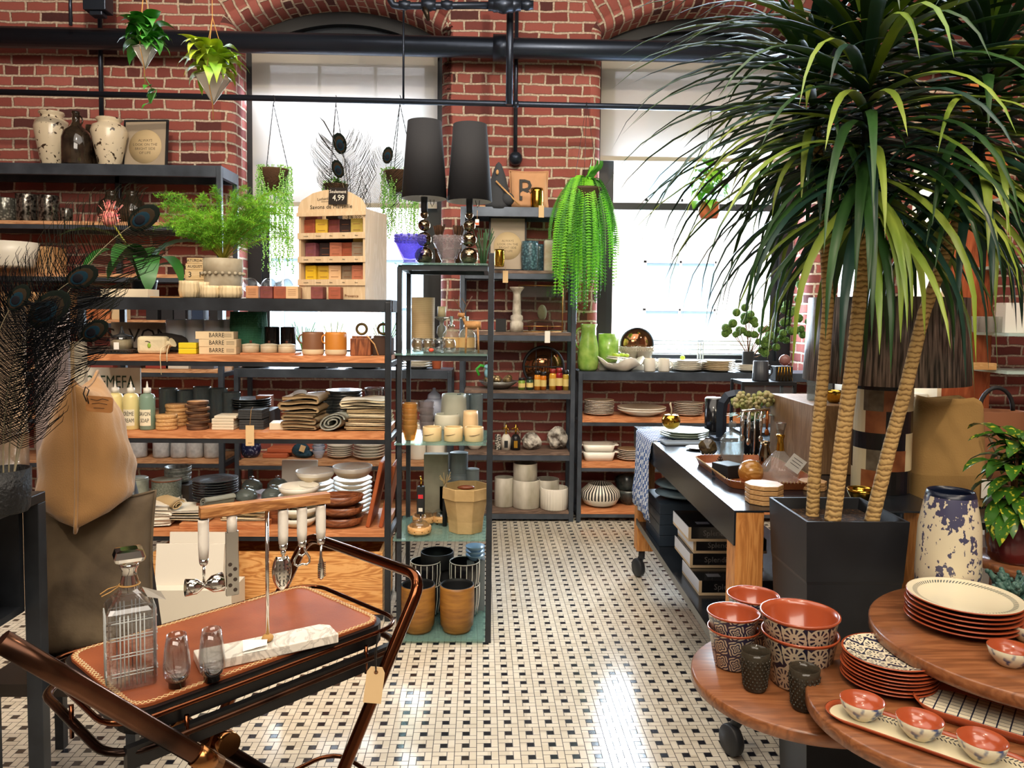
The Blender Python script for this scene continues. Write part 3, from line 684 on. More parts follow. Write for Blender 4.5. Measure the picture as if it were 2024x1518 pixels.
for s in (-1, 1):
 q = Vector((.09, s * (HW - .03), .49)); MB().tube([q - Vector((0, .02, 0)), q + Vector((0, .02, 0))], .03, 16).build('pivot_joint', CBR, cart)
MB().tube([(.05, -HW + .02, LS - .02), (.05, HW - .02, LS - .02)], .012, 8).build('cross_bar', COPB, cart)
def CL(x, y, z=CZ):   # cart local point to the world
 a = R_(CRZ); return Vector((CX + x * math.cos(a) - y * math.sin(a), CY + x * math.sin(a) + y * math.cos(a), z))
p = atY(752, 1258, 1.60); g = thing('price_tag', 'blank buff paper tag on a black ribbon hanging off the cart rail', 'tag', p, 4)
m = MB(); m.prism([(-.018, -.0005), (.018, -.0005), (.018, .0005), (-.018, .0005)], 0, .001)
m = MB(); pl = [(-.012, -.066), (.012, -.066), (.019, -.078), (.019, -.145), (-.019, -.145), (-.019, -.078)]
m.add([(x, -.0006, z) for x, z in pl] + [(x, .0006, z) for x, z in pl], [(0, 1, 2, 3, 4, 5)[::-1], (6, 7, 8, 9, 10, 11)] + [(i, (i + 1) % 6, 6 + (i + 1) % 6, 6 + i) for i in range(6)], T=TR(ry=7)); m.build('card', PAPER, g)
MB().lathe([(.002, -.001), (.0045, -.001), (.0045, .001), (.002, .001), (.002, -.001)], 12, T=TR(-.009, 0, -.077, rx=90)).build('eyelet', M('brown eyelet', '7a4a24', .5), g)
MB().tube([(-.009, -.001, -.077), (-.012, -.001, -.04), (-.006, .002, 0), (-.002, -.001, .01), (-.008, -.002, -.02), (-.009, -.002, -.077)], .0018, 6, flat=(2, .6)).build('ribbon', INK, g)
# ------------------------------------------------ decanter
DG = glass('cut crystal', tint=.92)
p = atZ(259, 1330, CZ); dY = 1.50; p = Vector((Xat(259, dY, CZ), dY, CZ + .001))
dc = thing('whiskey_decanter', 'square cut crystal decanter with chrome neck and stopper on the cart', 'decanter', p, 30)
m = MB(); hw = .044
def sq(w, r, z): return [(x, y, z) for x, y in rrect(2 * w, 2 * w, r, 2)]
rings = [sq(hw - .002, .008, 0), sq(hw, .01, .004), sq(hw, .01, .15), sq(hw - .004, .012, .158), sq(.022, .012, .178), sq(.016, .0155, .186)]
k = len(rings[0]); vs = [v for r in rings for v in r]; fs = []
for i in range(len(rings) - 1):
 for j in range(k): fs.append((i * k + j, i * k + (j + 1) % k, (i + 1) * k + (j + 1) % k, (i + 1) * k + j))
fs.append(tuple(reversed(range(k)))); m.add(vs, fs, 0, False); m.build('glass_body', DG, dc)
m = MB(); inn = [sq(hw - .007, .008, .014), sq(hw - .006, .008, .146), sq(.018, .01, .174)]
vs = [v for r in inn for v in r]; fs = [(i * k + j, i * k + (j + 1) % k, (i + 1) * k + (j + 1) % k, (i + 1) * k + j) for i in range(2) for j in range(k)] + [tuple(reversed(range(k)))]
m.add(vs, fs, 0, False); m.build('inner_wall', DG, dc)
m = MB()
for s in range(4):
 T = TR(rz=90 * s)
 for off in (-.016, -.009, -.002, .012, .019, .026):
  m.tube([(off - .005, -hw - .0004, .008), (off - .005, -hw - .0004, .146)], .0012, 4, T=T)
 for zz in (.03, .036, .066, .072, .10, .106, .134): m.tube([(-.036, -hw - .0004, zz), (.036, -hw - .0004, zz)], .0011, 4, T=T)
m.build('cut_lines', M('crystal cut edge', 'dfe4e2', .15, trans=.4), dc)
MB().lathe([(.017, .18), (.0165, .2), (.0135, .21), (.0135, .222), (.017, .228), (.017, .236), (.0, .237)], 20).build('neck_collar', CHROME, dc)
m = MB(); rr = [sq(.018, .006, .237), sq(.026, .007, .243), sq(.028, .007, .250), sq(.024, .006, .262), sq(.015, .005, .264)]
vs = [v for r in rr for v in r]; fs = [(i * k + j, i * k + (j + 1) % k, (i + 1) * k + (j + 1) % k, (i + 1) * k + j) for i in range(4) for j in range(k)] + [tuple(reversed(range(k))), tuple(range(4 * k, 5 * k))]
m.add(vs, fs, 0, False); m.build('stopper', CHROME, dc)
m = MB(); m.tube([(.0185 * math.cos(a / 3), .0185 * math.sin(a / 3), .193) for a in range(0, 19)], .0015, 5, closed=True); m.tube([(-.018, -.004, .193), (-.035, -.015, .187), (-.05, -.02, .183)], .0012, 4); m.tube([(-.018, -.004, .194), (-.038, -.008, .192), (-.052, -.014, .186)], .0012, 4); m.build('twine', TWINE, dc)
MB().add([(.02, -.02, .19), (.05, -.05, .185), (.06, -.045, .165), (.03, -.02, .168)], [(0, 1, 2, 3)]).build('swing_tag', WPAPER, dc)
# ------------------------------------------------ two tasting glasses
for i, (px, Y) in enumerate(((350, 1.475), (419, 1.50))):
 g = thing('tasting_glass', ('tapered shot glass with dark heavy base, the one beside the crystal decanter', 'tapered shot glass with dark heavy base in front of the folded white card')[i], 'glass', on(px, Y, CZ + .001), 0, 'tasting glasses on the cart')
 MB().lathe([(.016, .012), (.021, .016), (.0245, .026), (.0255, .04), (.0225, .075), (.018, .103), (.0172, .103), (.0215, .075), (.0243, .04), (.022, .026), (.012, .0215), (0, .021)], 28).build('bowl', GLASS, g)
 MB().lathe([(0, 0), (.0155, 0), (.016, .012), (.0205, .016), (.0, .0195)], 28).build('weighted_base', M('smoked glass base', '14100e', .05, trans=.25), g)
# ------------------------------------------------ marble bar tool stand
MARB = NT('white marble'); t = MARB; co = t.coord('Object', (1, 1, 1)); nz = t.n('ShaderNodeTexNoise', i_Scale=9, i_Detail=8, i_Distortion=2.2); t.l(co, nz.inputs['Vector'])
t.l(t.ramp(nz.outputs['Fac'], [(.3, 'cdc5ba'), (.45, 'ddd6ca'), (.5, 'b5aea4'), (.54, 'dfd9ce'), (.8, 'd6cec2')]), t.b.inputs['Base Color']); t.b.inputs['Roughness'].default_value = .25; MARB = t.m
TB = wood('acacia bar', 'cf9a62', '9b6638', 'X', 1.4, .45, '6a3d1d')
a1, a2 = atZ(400, 1300, CZ + .02), atZ(652, 1246, CZ + .02)
ang = math.degrees(math.atan2(a2.y - a1.y, a2.x - a1.x)); bl = (a2 - a1).length + .02
c_ = (a1 + a2) / 2; c_.z = CZ + .001
stn = thing('bar_tool_stand', 'marble base stand with wooden crossbar holding hanging bar tools', 'tool stand', c_, ang)
m = MB(); m.prism([(-bl / 2, -.03), (bl / 2, -.03), (bl / 2 , .028), (bl / 2 - .018, .045), (-bl / 2, .045)], 0, .02); m.build('marble_base', MARB, stn, bevel=.002)
topz = .315
MB().tube([(0, .01, .02), (0, .01, topz)], .004, 12).build('rod', CHROME, stn)
b1_, b2_ = -.135, .135
MB().box((b1_, -.004, topz - .008), (b2_, .022, topz + .014)).build('crossbar', TB, stn, bevel=.001)
m = MB(); m.ball((0, .01, .028), .011, 8, 6, sc=(1.2, 1.2, .8)); m.tube([(0, 0, .03), (-.02, -.015, .024), (-.035, -.02, .022)], .0015, 4); m.build('twine_knot', TWINE, stn)
m = MB(); m.add([(-.06, -.03, .021), (-.012, -.032, .021), (-.005, -.012, .024), (-.055, -.005, .028), (-.06, -.028, .026), (-.012, -.03, .03), (-.006, -.012, .034), (-.055, -.004, .04)], [(0, 1, 2, 3), (4, 5, 6, 7), (0, 3, 7, 4)]); m.build('folded_card', WPAPER, stn)
MH = M('white marble handle', 'e3ddd3', .3, col2='c9c0b4', nscale=25, namt=(.5, .7))
def stl(x, z=topz - .008): # world position of a hanging point on the crossbar
 a = R_(ang); return Vector((c_.x + x * math.cos(a) - .009 * math.sin(a), c_.y + x * math.sin(a) + .009 * math.cos(a), c_.z + z))
def tool(name, label, x, hl=.068):
 o = thing(name, label, 'bar tool', stl(x), ang, 'bar tools hanging from the marble stand')
 MB().lathe([(0, -.0035), (.0095, -.0035), (.0095, 0), (0, 0)], 12).build('magnet_ring', M('black ring', '1c1815', .5), o)
 MB().lathe([(0, -.0036), (.0105, -.0036), (.011, -.01), (.0108, -.06), (.0095, -hl - .01), (0, -hl - .01)], 18).build('handle', MH, o)
 MB().lathe([(0, -hl - .0101), (.0095, -hl - .0101), (.0085, -hl - .02), (.006, -hl - .024), (0, -hl - .024)], 14).build('ferrule', CHROME, o)
 return o
o = tool('jigger', 'double ended steel jigger with marble handle hanging at the left end of the crossbar', -.128, .075)
MB().tube([(0, 0, -.098), (0, 0, -.135)], .0028, 8).build('shaft', CHROME, o)
m = MB(); m.lathe([(.004, 0), (.017, .016), (.0195, .038), (.0185, .038), (.016, .017), (0, .003)], 20, T=TR(0, 0, -.142, ry=86)); m.build('large_cup', CHROME, o)
m = MB(); m.lathe([(.004, 0), (.015, .014), (.0175, .036), (.0165, .036), (.0, .033)], 20, T=TR(0, 0, -.142, ry=-86)); m.build('small_cup', CHROME, o)
o = thing('bar_knife', 'broad steel strainer blade with round holes hanging second from the jigger', 'bar tool', stl(-.072), ang, 'bar tools hanging from the marble stand')
MB().lathe([(0, -.036), (.0105, -.036), (.0105, 0), (0, 0)], 16).build('handle', MH, o)
MB().box((-.013, -.004, -.172), (.013, .004, -.036)).build('blade', CHROME, o, bevel=.0015)
m = MB()
for k in range(6): m.tube([(.005 * (-1) ** k, -.0045, -.16 + k * .011), (.005 * (-1) ** k, -.0039, -.16 + k * .011)], .0042, 10)
m.build('holes', M('dark hole', '3a2f28', .4), o)
o = tool('ice_scoop', 'perforated steel ice scoop with marble handle hanging right of the rod', .034)
m = MB()
for i in range(9):
 pass
pts = []; nu, nv = 10, 12
vs = []; fs = []
for i in range(nu + 1):
 tt = i / nu; zz = -.108 - .078 * tt; w = .0215 * math.sin(math.pi * min(1, .12 + tt * .88)) ** .55
 for j in range(nv + 1):
  a = math.pi * (j / nv); vs.append((w * math.cos(a), .012 - .018 * math.sin(a) * (w / .021), zz))
for i in range(nu):
 for j in range(nv): b = i * (nv + 1) + j; fs.append((b, b + 1, b + nv + 2, b + nv + 1))
m.add(vs, fs, 0, True); q = m.build('scoop', CHROME, o); sd = q.modifiers.new('t', 'SOLIDIFY'); sd.thickness = .001
m = MB(); m.ball((0, 0, -.097), .006, 10, 6); m.tube([(0, 0, -.09), (0, 0, -.112)], .0035, 8); m.build('neck', CHROME, o)
m = MB()
for i in range(6):
 for j in range(3): m.tube([(-.009 + j * .009, -.0065, -.122 - i * .009), (-.009 + j * .009, -.004, -.1255 - i * .009)], .0013, 4)
m.build('perforations', INK, o)
o = tool('bottle_opener', 'steel bottle opener loop with marble handle hanging between scoop and tongs', .075)
m = MB(); m.tube([(.0035, 0, -.09), (.006, 0, -.1), (.0165, 0, -.118), (.0165, 0, -.128), (.010, 0, -.133), (0, 0, -.130), (-.010, 0, -.133), (-.0165, 0, -.128), (-.0165, 0, -.118), (-.006, 0, -.1), (-.0035, 0, -.09)], .0026, 8); m.tube([(-.008, 0, -.107), (0, 0, -.112), (.008, 0, -.107)], .0028, 6); m.build('opener_loop', CHROME, o)
o = tool('ice_tongs', 'slim ribbed steel muddler with marble handle at the right end of the crossbar', .117)
MB().tube([(0, 0, -.09), (0, 0, -.12), (.001, 0, -.14), (0, 0, -.165), (0, 0, -.172)], [.003, .004, .0095, .0095, .004], 12, flat=(1, .7)).build('head', CHROME, o)
m = MB()
for k in range(8): m.tube([(-.009, -.0065, -.135 - k * .0042), (.009, -.0065, -.133 - k * .0042)], .001, 4)
m.build('ribs', INK, o)
# ================================================================ pillows and easel at the left
BURL = M('tan burlap', 'b08452', .95, col2='8f693c', nscale=3, bump=.6, bscale=260, bdist=.002, sheen=.3)
BURD = M('grey brown suede', '6e5f4a', .95, col2='4e4234', nscale=5, bump=.4, bscale=30, bdist=.008)
def pillow(w, h, t, mat, parent, seed=1, name='cushion_body', n=18, pinch=.16):
 r = random.Random(seed); vs = []; fs = []
 def surf(u, v, sgn):
  a, b = abs(u), abs(v); k = (max(0, 1 - a ** 2.4) * max(0, 1 - b ** (2.2 if v > 0 else 5))) ** .5 * (1 - .3 * v)
  x = u * w / 2 * (1 - pinch * (1 - b) * 0 - pinch * .35 * (1 - b * b) * a); z = v * h / 2 * (1 - pinch * .35 * (1 - a * a) * b)
  wr = .006 * math.sin(9 * v + 3 * u + seed) * k + .004 * math.sin(17 * u - 7 * v)
  return (x, sgn * (t / 2 * k + wr * k), z)
 m = MB()
 for sgn in (-1, 1):
  vs = [surf(-1 + 2 * i / n, -1 + 2 * j / n, sgn) for i in range(n + 1) for j in range(n + 1)]
  fs = []
  for i in range(n):
   for j in range(n):
    b = i * (n + 1) + j; q = (b, b + n + 1, b + n + 2, b + 1); fs.append(q if sgn < 0 else tuple(reversed(q)))
  m.add(vs, fs, 0, True)
 o = m.build(name, mat, parent, weld=True)
 e = []
 for i in range(n): e.append(surf(-1 + 2 * i / n, -1, 1))
 for j in range(n): e.append(surf(1, -1 + 2 * j / n, 1))
 for i in range(n): e.append(surf(1 - 2 * i / n, 1, 1))
 for j in range(n): e.append(surf(-1, 1 - 2 * j / n, 1))
 MB().tube([(a, 0, c) for a, b, c in e], .0055, 6, closed=True).build('piping', mat, parent)
 return o
PY = 2.56
zc = Zat(890, Xat(150, PY, 1.1), PY)
p1 = thing('throw_pillow', 'tan burlap pillow standing on its edge, wooden tag at its corner', 'pillow', on(172, PY, zc + .012), 106, rx=0, ry=0)
pillow(.36, .48, .25, BURL, p1, 3, pinch=.5)
q = thing('wooden_tag', 'small wooden swing tag tied to the corner of the burlap pillow', 'tag', atY(172, 785, 2.2), 0)
MB().prism([(0, 0), (0, 0)], 0, 0) if False else None
m = MB(); pl = [(x, z) for x, z in rrect(.075, .045, .008, 3)]; n = len(pl)
m.add([(x, -.002, z) for x, z in pl] + [(x, .002, z) for x, z in pl], [tuple(range(n)), tuple(reversed(range(n, 2 * n)))] + [(i, n + i, n + (i + 1) % n, (i + 1) % n) for i in range(n)], T=TR(.035, 0, -.02, ry=4)); m.build('tag_plate', wood('tag wood', 'b98350', 'a06c3c', 'X'), q)
m = MB()
for a, b in ((0.006, .06), (.012, .052), (.004, .064)): pass
m.tube([(.012, -.004, -.005), (.03, -.004, -.009), (.045, -.004, -.004), (.062, -.004, -.008)], .0007, 4); m.tube([(.015, -.004, -.018), (.035, -.004, -.016), (.058, -.004, -.02)], .0006, 4); m.tube([(.02, -.004, -.03), (.05, -.004, -.031)], .0006, 4); m.build('engraving', INK, q)
MB().tube([(0, -.003, -.012), (-.008, -.004, .01), (-.002, -.003, .03), (.006, 0, .02), (0.0, .0, .004), (.006, -.004, -.018)], .0018, 5).build('cord', INK, q)
zc2 = Zat(1140, Xat(190, PY, .8), PY)
p2 = thing('throw_pillow', 'large grey brown suede floor cushion under the burlap pillow', 'pillow', (Xat(188, PY, .8), PY + .03, zc2), 8)
pillow(.36, .56, .20, BURD, p2, 8, pinch=.3)
bs = thing('storage_bench', 'dark bench under the grey brown cushion, mostly hidden by the cart', 'bench', (-1.40, 2.36, 0)); hz = zc2 - .27; MB().box((-.18, 0, hz - .04), (.30, .42, hz)).build('bench_seat', M('dark stained wood', '2a211b', .5), bs); [MB().box((a, b, 0), (a + .03, b + .03, hz - .04)).build('leg', BLACK, bs) for a in (-.17, .26) for b in (.01, .38)]
m = thing('folding_easel', 'black easel with leaning slats behind the burlap pillow', 'easel', on(235, 2.95, 0))
for dx in (0, .075):
 a = atY(213 + dx * 220, 835, 2.95) - m.location; b = atY(280 + dx * 60, 1060, 2.8) - m.location
 a.x += 0; MB().tube([a, b, Vector((b.x + .12, b.y - .05, .0))], .013, 4, flat=(1.4, .6)).build('slat', BLACK, m)
EZ = wood('pale easel wood', 'b9a484', '97805f', 'Z', 1, .6)
m = thing('wooden_easel', 'pale wooden upright post behind the burlap pillow at the unit corner', 'easel', on(163, 3.6, 0)); hh = Zat(676, -1.8, 3.6)
MB().box((-.012, 0, 0), (.032, .03, hh)).build('upright', M('grey easel paint', 'a9a08f', .6), m); MB().box((-.03, .0, 0), (-.012, .03, hh)).build('side_strip', EZ, m)
# ================================================================ shared object makers
SH = {
'cyl': [(.96, 0), (1, .03), (1, .97), (.98, 1)],
'cup': [(.80, 0), (.88, .04), (.97, .35), (1, .98), (.98, 1)],
'tumbler': [(.78, 0), (.82, .03), (1, 1)],
'bowl': [(.45, 0), (.5, .03), (.8, .3), (.96, .75), (1, 1)],
'dish': [(.8, 0), (.86, .06), (.95, .5), (1, 1)],
'barrel': [(.82, 0), (.92, .08), (1, .45), (.95, .85), (.9, 1)],
'round': [(.6, 0), (.85, .15), (1, .45), (.9, .8), (.72, 1)],
'pot': [(.74, 0), (.76, .02), (.97, .86), (1, .88), (1, 1)],
'flare': [(.5, 0), (.55, .08), (.65, .3), (1, .95), (1, 1)],
}
def vprof(shape, r, h, th=.003, floor=None):
 o = [(r * a, h * b) for a, b in (SH[shape] if isinstance(shape, str) else shape)]
 i = [(max(.001, a - th), max(floor or th, z)) for a, z in reversed(o)]
 return [(0, 0)] + o + i + [(0, floor or th)]
def vessel(shape, r, h, th=.003, seg=28, rib=None, mb=None, T=None, imi=None, bands=None, floor=None):
 pr = vprof(shape, r, h, th, floor); no = len(SH[shape] if isinstance(shape, str) else shape)
 mis = []
 for q in range(len(pr) - 1):
  if q < no:
   zz = (pr[q][1] + pr[q + 1][1]) / 2; k = 0
   for zb, mi in (bands or []):
    if zz > zb * h: k = mi
   mis.append(k)
  else: mis.append(imi if imi is not None else 0)
 return (mb or MB()).lathe(pr, seg, rib=rib, mis=mis, T=T)
def V(name, label, cat, px, Y, z, wpx, hpx, shape, mats, group=None, rib=None, th=.003, imi=None, bands=None, rz=0, seg=28, floor=None, rx=0, ry=0):
 """an open vessel standing at pixel column px on height z; wpx/hpx its size in photo pixels"""
 s = S(Y); return solo(vessel(shape, wpx * s / 2, hpx * s, th, seg, rib, imi=imi, bands=bands, floor=floor), name, mats, label, cat, on(px, Y, z + .001), rz, group, rx=rx, ry=ry)
def PL(r, h): return [(0, 0), (.55 * r, 0), (.6 * r, h * .12), (.97 * r, h * .8), (r, h), (.985 * r, h * 1.02), (.62 * r, h * .3), (0, h * .22)]
def stack(n, pitch, prof, name, labels, cat, p, mats, group, seg=36, jit=.002, mis=None, seed=1, rib=None, last=None):
 r = random.Random(seed); me = MB().lathe(prof, seg, mis=mis, rib=rib).mesh(name, mats)
 for i in range(n):
  o = bpy.data.objects.new(name, last if (last and i == n - 1) else me); C.objects.link(o); o.location = (p[0] + r.uniform(-jit, jit), p[1] + r.uniform(-jit, jit), p[2] + .0005 + i * pitch)
  o.rotation_euler = (0, 0, r.uniform(0, 6)); tag(o, labels.replace('@', ordn(i, n)), cat, group)
def box(name, label, cat, p, dim, mats, rz=0, group=None, bevel=0, rx=0):
 """box with its front bottom centre at p"""
 w, d, h = dim; return solo(MB().box((-w / 2, 0, 0), (w / 2, d, h)), name, mats, label, cat, p, rz, group, bevel, rx=rx)
def ribbon(mb, pts, y0, y1, t, ny=6, wob=.004, seed=0, mi=0):
 r = random.Random(seed); P = [Vector((a, b)) for a, b in pts]; n = len(P); top = []; bot = []
 for i in range(n):
  d = (P[min(i + 1, n - 1)] - P[max(i - 1, 0)]).normalized(); nn = Vector((-d.y, d.x)); top.append(P[i] + nn * t / 2); bot.append(P[i] - nn * t / 2)
 loop = top + list(reversed(bot)); m = len(loop); vs = []; fs = []
 ph = [r.uniform(0, 6) for _ in range(4)]
 for j in range(ny + 1):
  y = y0 + (y1 - y0) * j / ny
  for k, q in enumerate(loop): vs.append((q.x + wob * math.sin(ph[0] + 3 * j / ny + q.x * 20), y + (wob * math.sin(ph[1] + q.x * 25) if j in (0, ny) else 0), max(t / 2, q.y + wob * .5 * math.sin(ph[2] + 4 * j / ny + q.x * 30))))
 for j in range(ny):
  for k in range(m): a = j * m + k; b = j * m + (k + 1) % m; fs.append((a, b, b + m, a + m))
 fs.append(tuple(range(m))); fs.append(tuple(reversed(range(ny * m, ny * m + m)))); return mb.add(vs, fs, mi, True)
def folded(w, layers, t, gap=1.25, seed=0, end=6):
 """serpentine fold in the x-z plane"""
 r = random.Random(seed); pts = []; h = t * gap
 for i in range(layers):
  x0, x1 = -w / 2 + r.uniform(0, .012), w / 2 - r.uniform(0, .012); z = t / 2 + i * h
  xs = [x0 + (x1 - x0) * k / 6 for k in range(7)]
  if i % 2: xs.reverse()
  pts += [(x, z + r.uniform(-.0008, .0008)) for x in xs]
  if i < layers - 1:
   xe = xs[-1]; s = 1 if not i % 2 else -1
   for a in (-60, 0, 60): pts.append((xe + s * h * .5 * math.cos(R_(a)), z + h / 2 + h / 2 * math.sin(R_(a))))
 return pts
def cloth(label, px, Y, z, wpx, layers, tpx, mat, depth=.2, seed=0, rz=0, group='folded linens on the soap shelf', name='folded_linen', gap=1.3, wob=.004):
 s = S(Y); t = tpx * s; return solo(ribbon(MB(), folded(wpx * s, layers, t, gap, seed), 0, depth, t, seed=seed, wob=wob), name, mat, label, 'linen', on(px, Y, z + .001), rz, group)
def roll(label, px, Y, z, rpx, turns, tpx, mat, depth=.2, rz=0, seed=0, sq=.7, group='folded linens on the soap shelf', name='rolled_linen', rx=0):
 s = S(Y); r0 = rpx * s; t = tpx * s; pts = []
 N = int(turns * 14)
 for i in range(N + 1):
  a = 2 * math.pi * turns * i / N; r = r0 - (r0 * .75) * (i / N); pts.append((r * math.cos(a), r0 * sq + r * sq * math.sin(a + .4)))
 return solo(ribbon(MB(), pts, 0, depth, t, seed=seed, wob=.002), name, mat, label, 'linen', on(px, Y, z + .001), rz, group, rx=rx)
def handle(mb, r, z0, z1, out, rad, mi=0, ang=0, T=None):
 c, s = math.cos(R_(ang)), math.sin(R_(ang)); P = []
 for a in range(-90, 91, 22):
  x = r - .002 + out * math.cos(R_(a)); z = (z0 + z1) / 2 + (z1 - z0) / 2 * math.sin(R_(a)); P.append((x * c, x * s, z))
 return mb.tube(P, rad, 8, mi, T=T)
def gmat(nm, body, trc, f=.45):
 if nm in MATS: return MATS[nm]
 t = NT(nm); tr = t.n('ShaderNodeBsdfTransparent'); tr.inputs[0].default_value = lin(trc); t.b.inputs['Base Color'].default_value = lin(body); t.b.inputs['Roughness'].default_value = .12; t.b.inputs['Coat Weight'].default_value = .6
 mx = t.n('ShaderNodeMixShader'); mx.inputs[0].default_value = f; t.l(tr.outputs[0], mx.inputs[1]); t.l(t.b.outputs[0], mx.inputs[2]); t.l(mx.outputs[0], t.out.inputs[0]); MATS[nm] = t.m; return t.m
GREYC = M('grey speckled stoneware', '7d837c', .3, col2='4f5552', nscale=60, coat=.2); DGREYC = M('dark grey stoneware', '3f4443', .25, col2='23282a', nscale=18, coat=.3)
LGREYC = M('pale green grey glaze', '9aa197', .35, col2='838a80', nscale=30)
TERRA = M('terracotta glaze', 'a24c2c', .25, col2='924226', nscale=9, coat=.4); TERRU = M('terracotta clay', 'b8603e', .6)
BLKC = M('black ceramic', '15161a', .2, coat=.3); BLKM = M('matt black', '1a1b1e', .6)
SMOKE = gmat('smoked dark glass', '2a2624', '4a4440', .5)
LINC = M('cream linen', 'd8c9a8', .95, bump=.4, bscale=200, bdist=.001); LINB = M('brown linen', '8a7658', .95, bump=.4, bscale=200, bdist=.001)
LING = M('grey green linen', '8d9086', .95, bump=.4, bscale=200, bdist=.001); LINW = M('white cotton', 'e8e0cf', .95, bump=.4, bscale=160, bdist=.001); LINP = M('striped linen', 'cbb48c', .95, col2='8f7a55', nscale=40, kind='Z', detail=1)
WALN = wood('walnut', '9a5c38', '6e3b22', 'X', 1.2, .35, '4a2414', coat=.2); WALNZ = wood('walnut upright', 'a9683f', '7a452a', 'Z', 1.2, .4, '5a301c')
BEECH = wood('beech wood', 'd9b07c', 'c2935c', 'X', 1.3, .5); BARK = M('bark', '6b4a33', .9, col2='3f2a1c', nscale=14, bump=.6, bscale=40, bdist=.004)
SLATE = M('slate', '3a3d3f', .6, col2='2a2c2e', nscale=20)
# ================================================================ front unit, top board
zt = zT + .010
wb = thing('soap_box', 'long cream cardboard box lying at the left end of the soap unit top', 'box', on(247, FY + .05, zt), -6); MB().box((-.13, 0, 0), (.12, .11, .042)).build('carton', M('cream board', 'dccdb2', .7), wb, bevel=.002)
solo(MB().box((-.075, 0, 0), (.075, .06, .005)), 'wooden_strip', BEECH, 'thin wooden board lying beside the cream carton', 'board', on(326, FY + .03, zt))
FL = M('cream fluted ceramic', 'd9c49c', .5)
for i, (px, Y, w, h, lab) in enumerate(((374, 4.0, 38, 33, 'tall fluted cream cup left of the others, under the calendar'), (417, 3.99, 38, 24, 'fluted cream bowl, the middle one of the front row'), (456, 3.99, 44, 24, 'fluted cream bowl, the one nearest the soap cubes'), (400, 4.14, 34, 32, 'fluted cream cup standing behind the middle fluted bowl'))):
 s_ = S(Y); solo(vessel([(.75, 0), (.9, .08), (1, .45), (.93, .8), (.95, 1)], w * s_ / 2, h * s_, .003, 64, (16, .035)), 'fluted_cup', FL, lab, 'cup', on(px, Y, zt + .001), 0, 'fluted cream ceramics on the soap unit')
WB_ = wood('pale calendar wood', 'dcc39a', 'c9ab7c', 'X', 1.3, .6)
cal = thing('block_calendar', 'wooden block calendar reading SATURDAY AUGUST 31', 'calendar', on(386, 4.16, zt), 4)
s_ = S(4.16)
MB().box((-.056, 0, 0), (.056, .07, .098)).build('stand', WB_, cal)
for (w, z0, h, tx) in ((.052, .1, .054, None), (.048, .155, .032, 'AUGUST'), (.041, .188, .029, 'SATURDAY')):
 o = MB().box((-w, 0, z0), (w, .06, z0 + h)).build('block', WB_, cal, bevel=.001)
 if tx: text(tx, .014, INK, cal, (0, -.001, z0 + h / 2))
text('3', .03, INK, cal, (-.026, -.001, .127)); text('1', .03, INK, cal, (.026, -.001, .127))
fp = thing('asparagus_fern', 'feathery bright green asparagus fern in a scalloped whitewashed pot', 'plant', on(441, 4.22, zt), 0)
s_ = S(4.22); PW = M('whitewashed clay', 'b9ae98', .8, col2='9d9079', nscale=12)
vessel([(.9, 0), (.95, .03), (1, .6), (1, .61), (1.04, .62), (1.04, 1)], 36 * s_, 78 * s_, .006, 36).build('pot', PW, fp)
m = MB()
for k in range(20): a0 = 2 * math.pi * k / 20; m.ball((39 * s_ * math.cos(a0), 39 * s_ * math.sin(a0), 49 * s_), .010, 6, 4)
m.build('scallop_rim', PW, fp)
MB().lathe([(0, .2), (34 * s_, .2)], 20).build('soil', SOIL, fp)
FERN = M('asparagus fern green', '8fd02f', .7, col2='5fa024', nscale=6); FERNS = M('fern stem olive', '8f8a2c', .7)
def feathery(parent, c, spread, n, h, seed, xr=1.0, zlim=None):
 r = random.Random(seed); st = MB(); lf = MB()
 for k in range(n):
  az = r.uniform(0, 2 * math.pi); L = r.uniform(.7, 1.0) * spread; up = r.uniform(.35, 1.0) * h
  P = []
  for i in range(9):
   t = i / 8; rad = L * t ** 1.1; z = up * math.sin(min(t * 1.9, 1.9)) * .95 if True else 0
   P.append(Vector((math.cos(az) * rad * xr, math.sin(az) * rad * .6, z + c[2])) + Vector((c[0], c[1], 0)))
  st.tube(P, [.0018] * 6 + [.001] * 3, 4)
  for i in range(3, 9):
   for q in range(5):
    base = P[i - 1].lerp(P[i], q / 5); d = (P[i] - P[i - 1]).normalized()
    for s in range(3):
     a2 = r.uniform(0, 6.28); side = d.orthogonal().normalized(); side.rotate(Matrix.Rotation(a2, 3, d)); ln = r.uniform(.018, .05) * (1.2 - i / 12)
     tip = base + side * ln + d * ln * .5
     for w in range(5):
      b2 = base.lerp(tip, .25 + w * .19); nn = Vector((r.uniform(-1, 1), r.uniform(-1, 1), r.uniform(-1, 1))).normalized() * r.uniform(.006, .013)
      lf.add([b2 - nn, b2 + side.cross(nn).normalized() * .0011, b2 + nn, b2 - side.cross(nn).normalized() * .0011], [(0, 1, 2, 3)])
     lf.add([base, base + Vector((0, 0, .0012)), tip], [(0, 1, 2)])
 st.build('stems', FERNS, parent); lf.build('foliage', FERN, parent)
feathery(fp, (0, 0, .2), .38, 85, .42, 5, xr=1.0)
for i, px in enumerate((500, 528, 556)):
 s_ = S(4.2); m = MB(); m.lathe([(.002, -.05), (.02, -.045), (.036, -.02), (.04, .03), (.041, .05), (.039, .05), (.034, -.015), (.0, -.042)], 24, T=TR(0, 0, .042, rx=78, rz=30 * i)); solo(m, 'glass_jar', GLASS, ('clear glass jar lying on its side behind the left soap cubes', 'clear glass jar lying on its side, between the other two lying jars', 'clear glass jar lying on its side next to the soap display')[i], 'jar', on(px, 4.2, zt + .022), 0, 'glass jars behind the soap cubes')
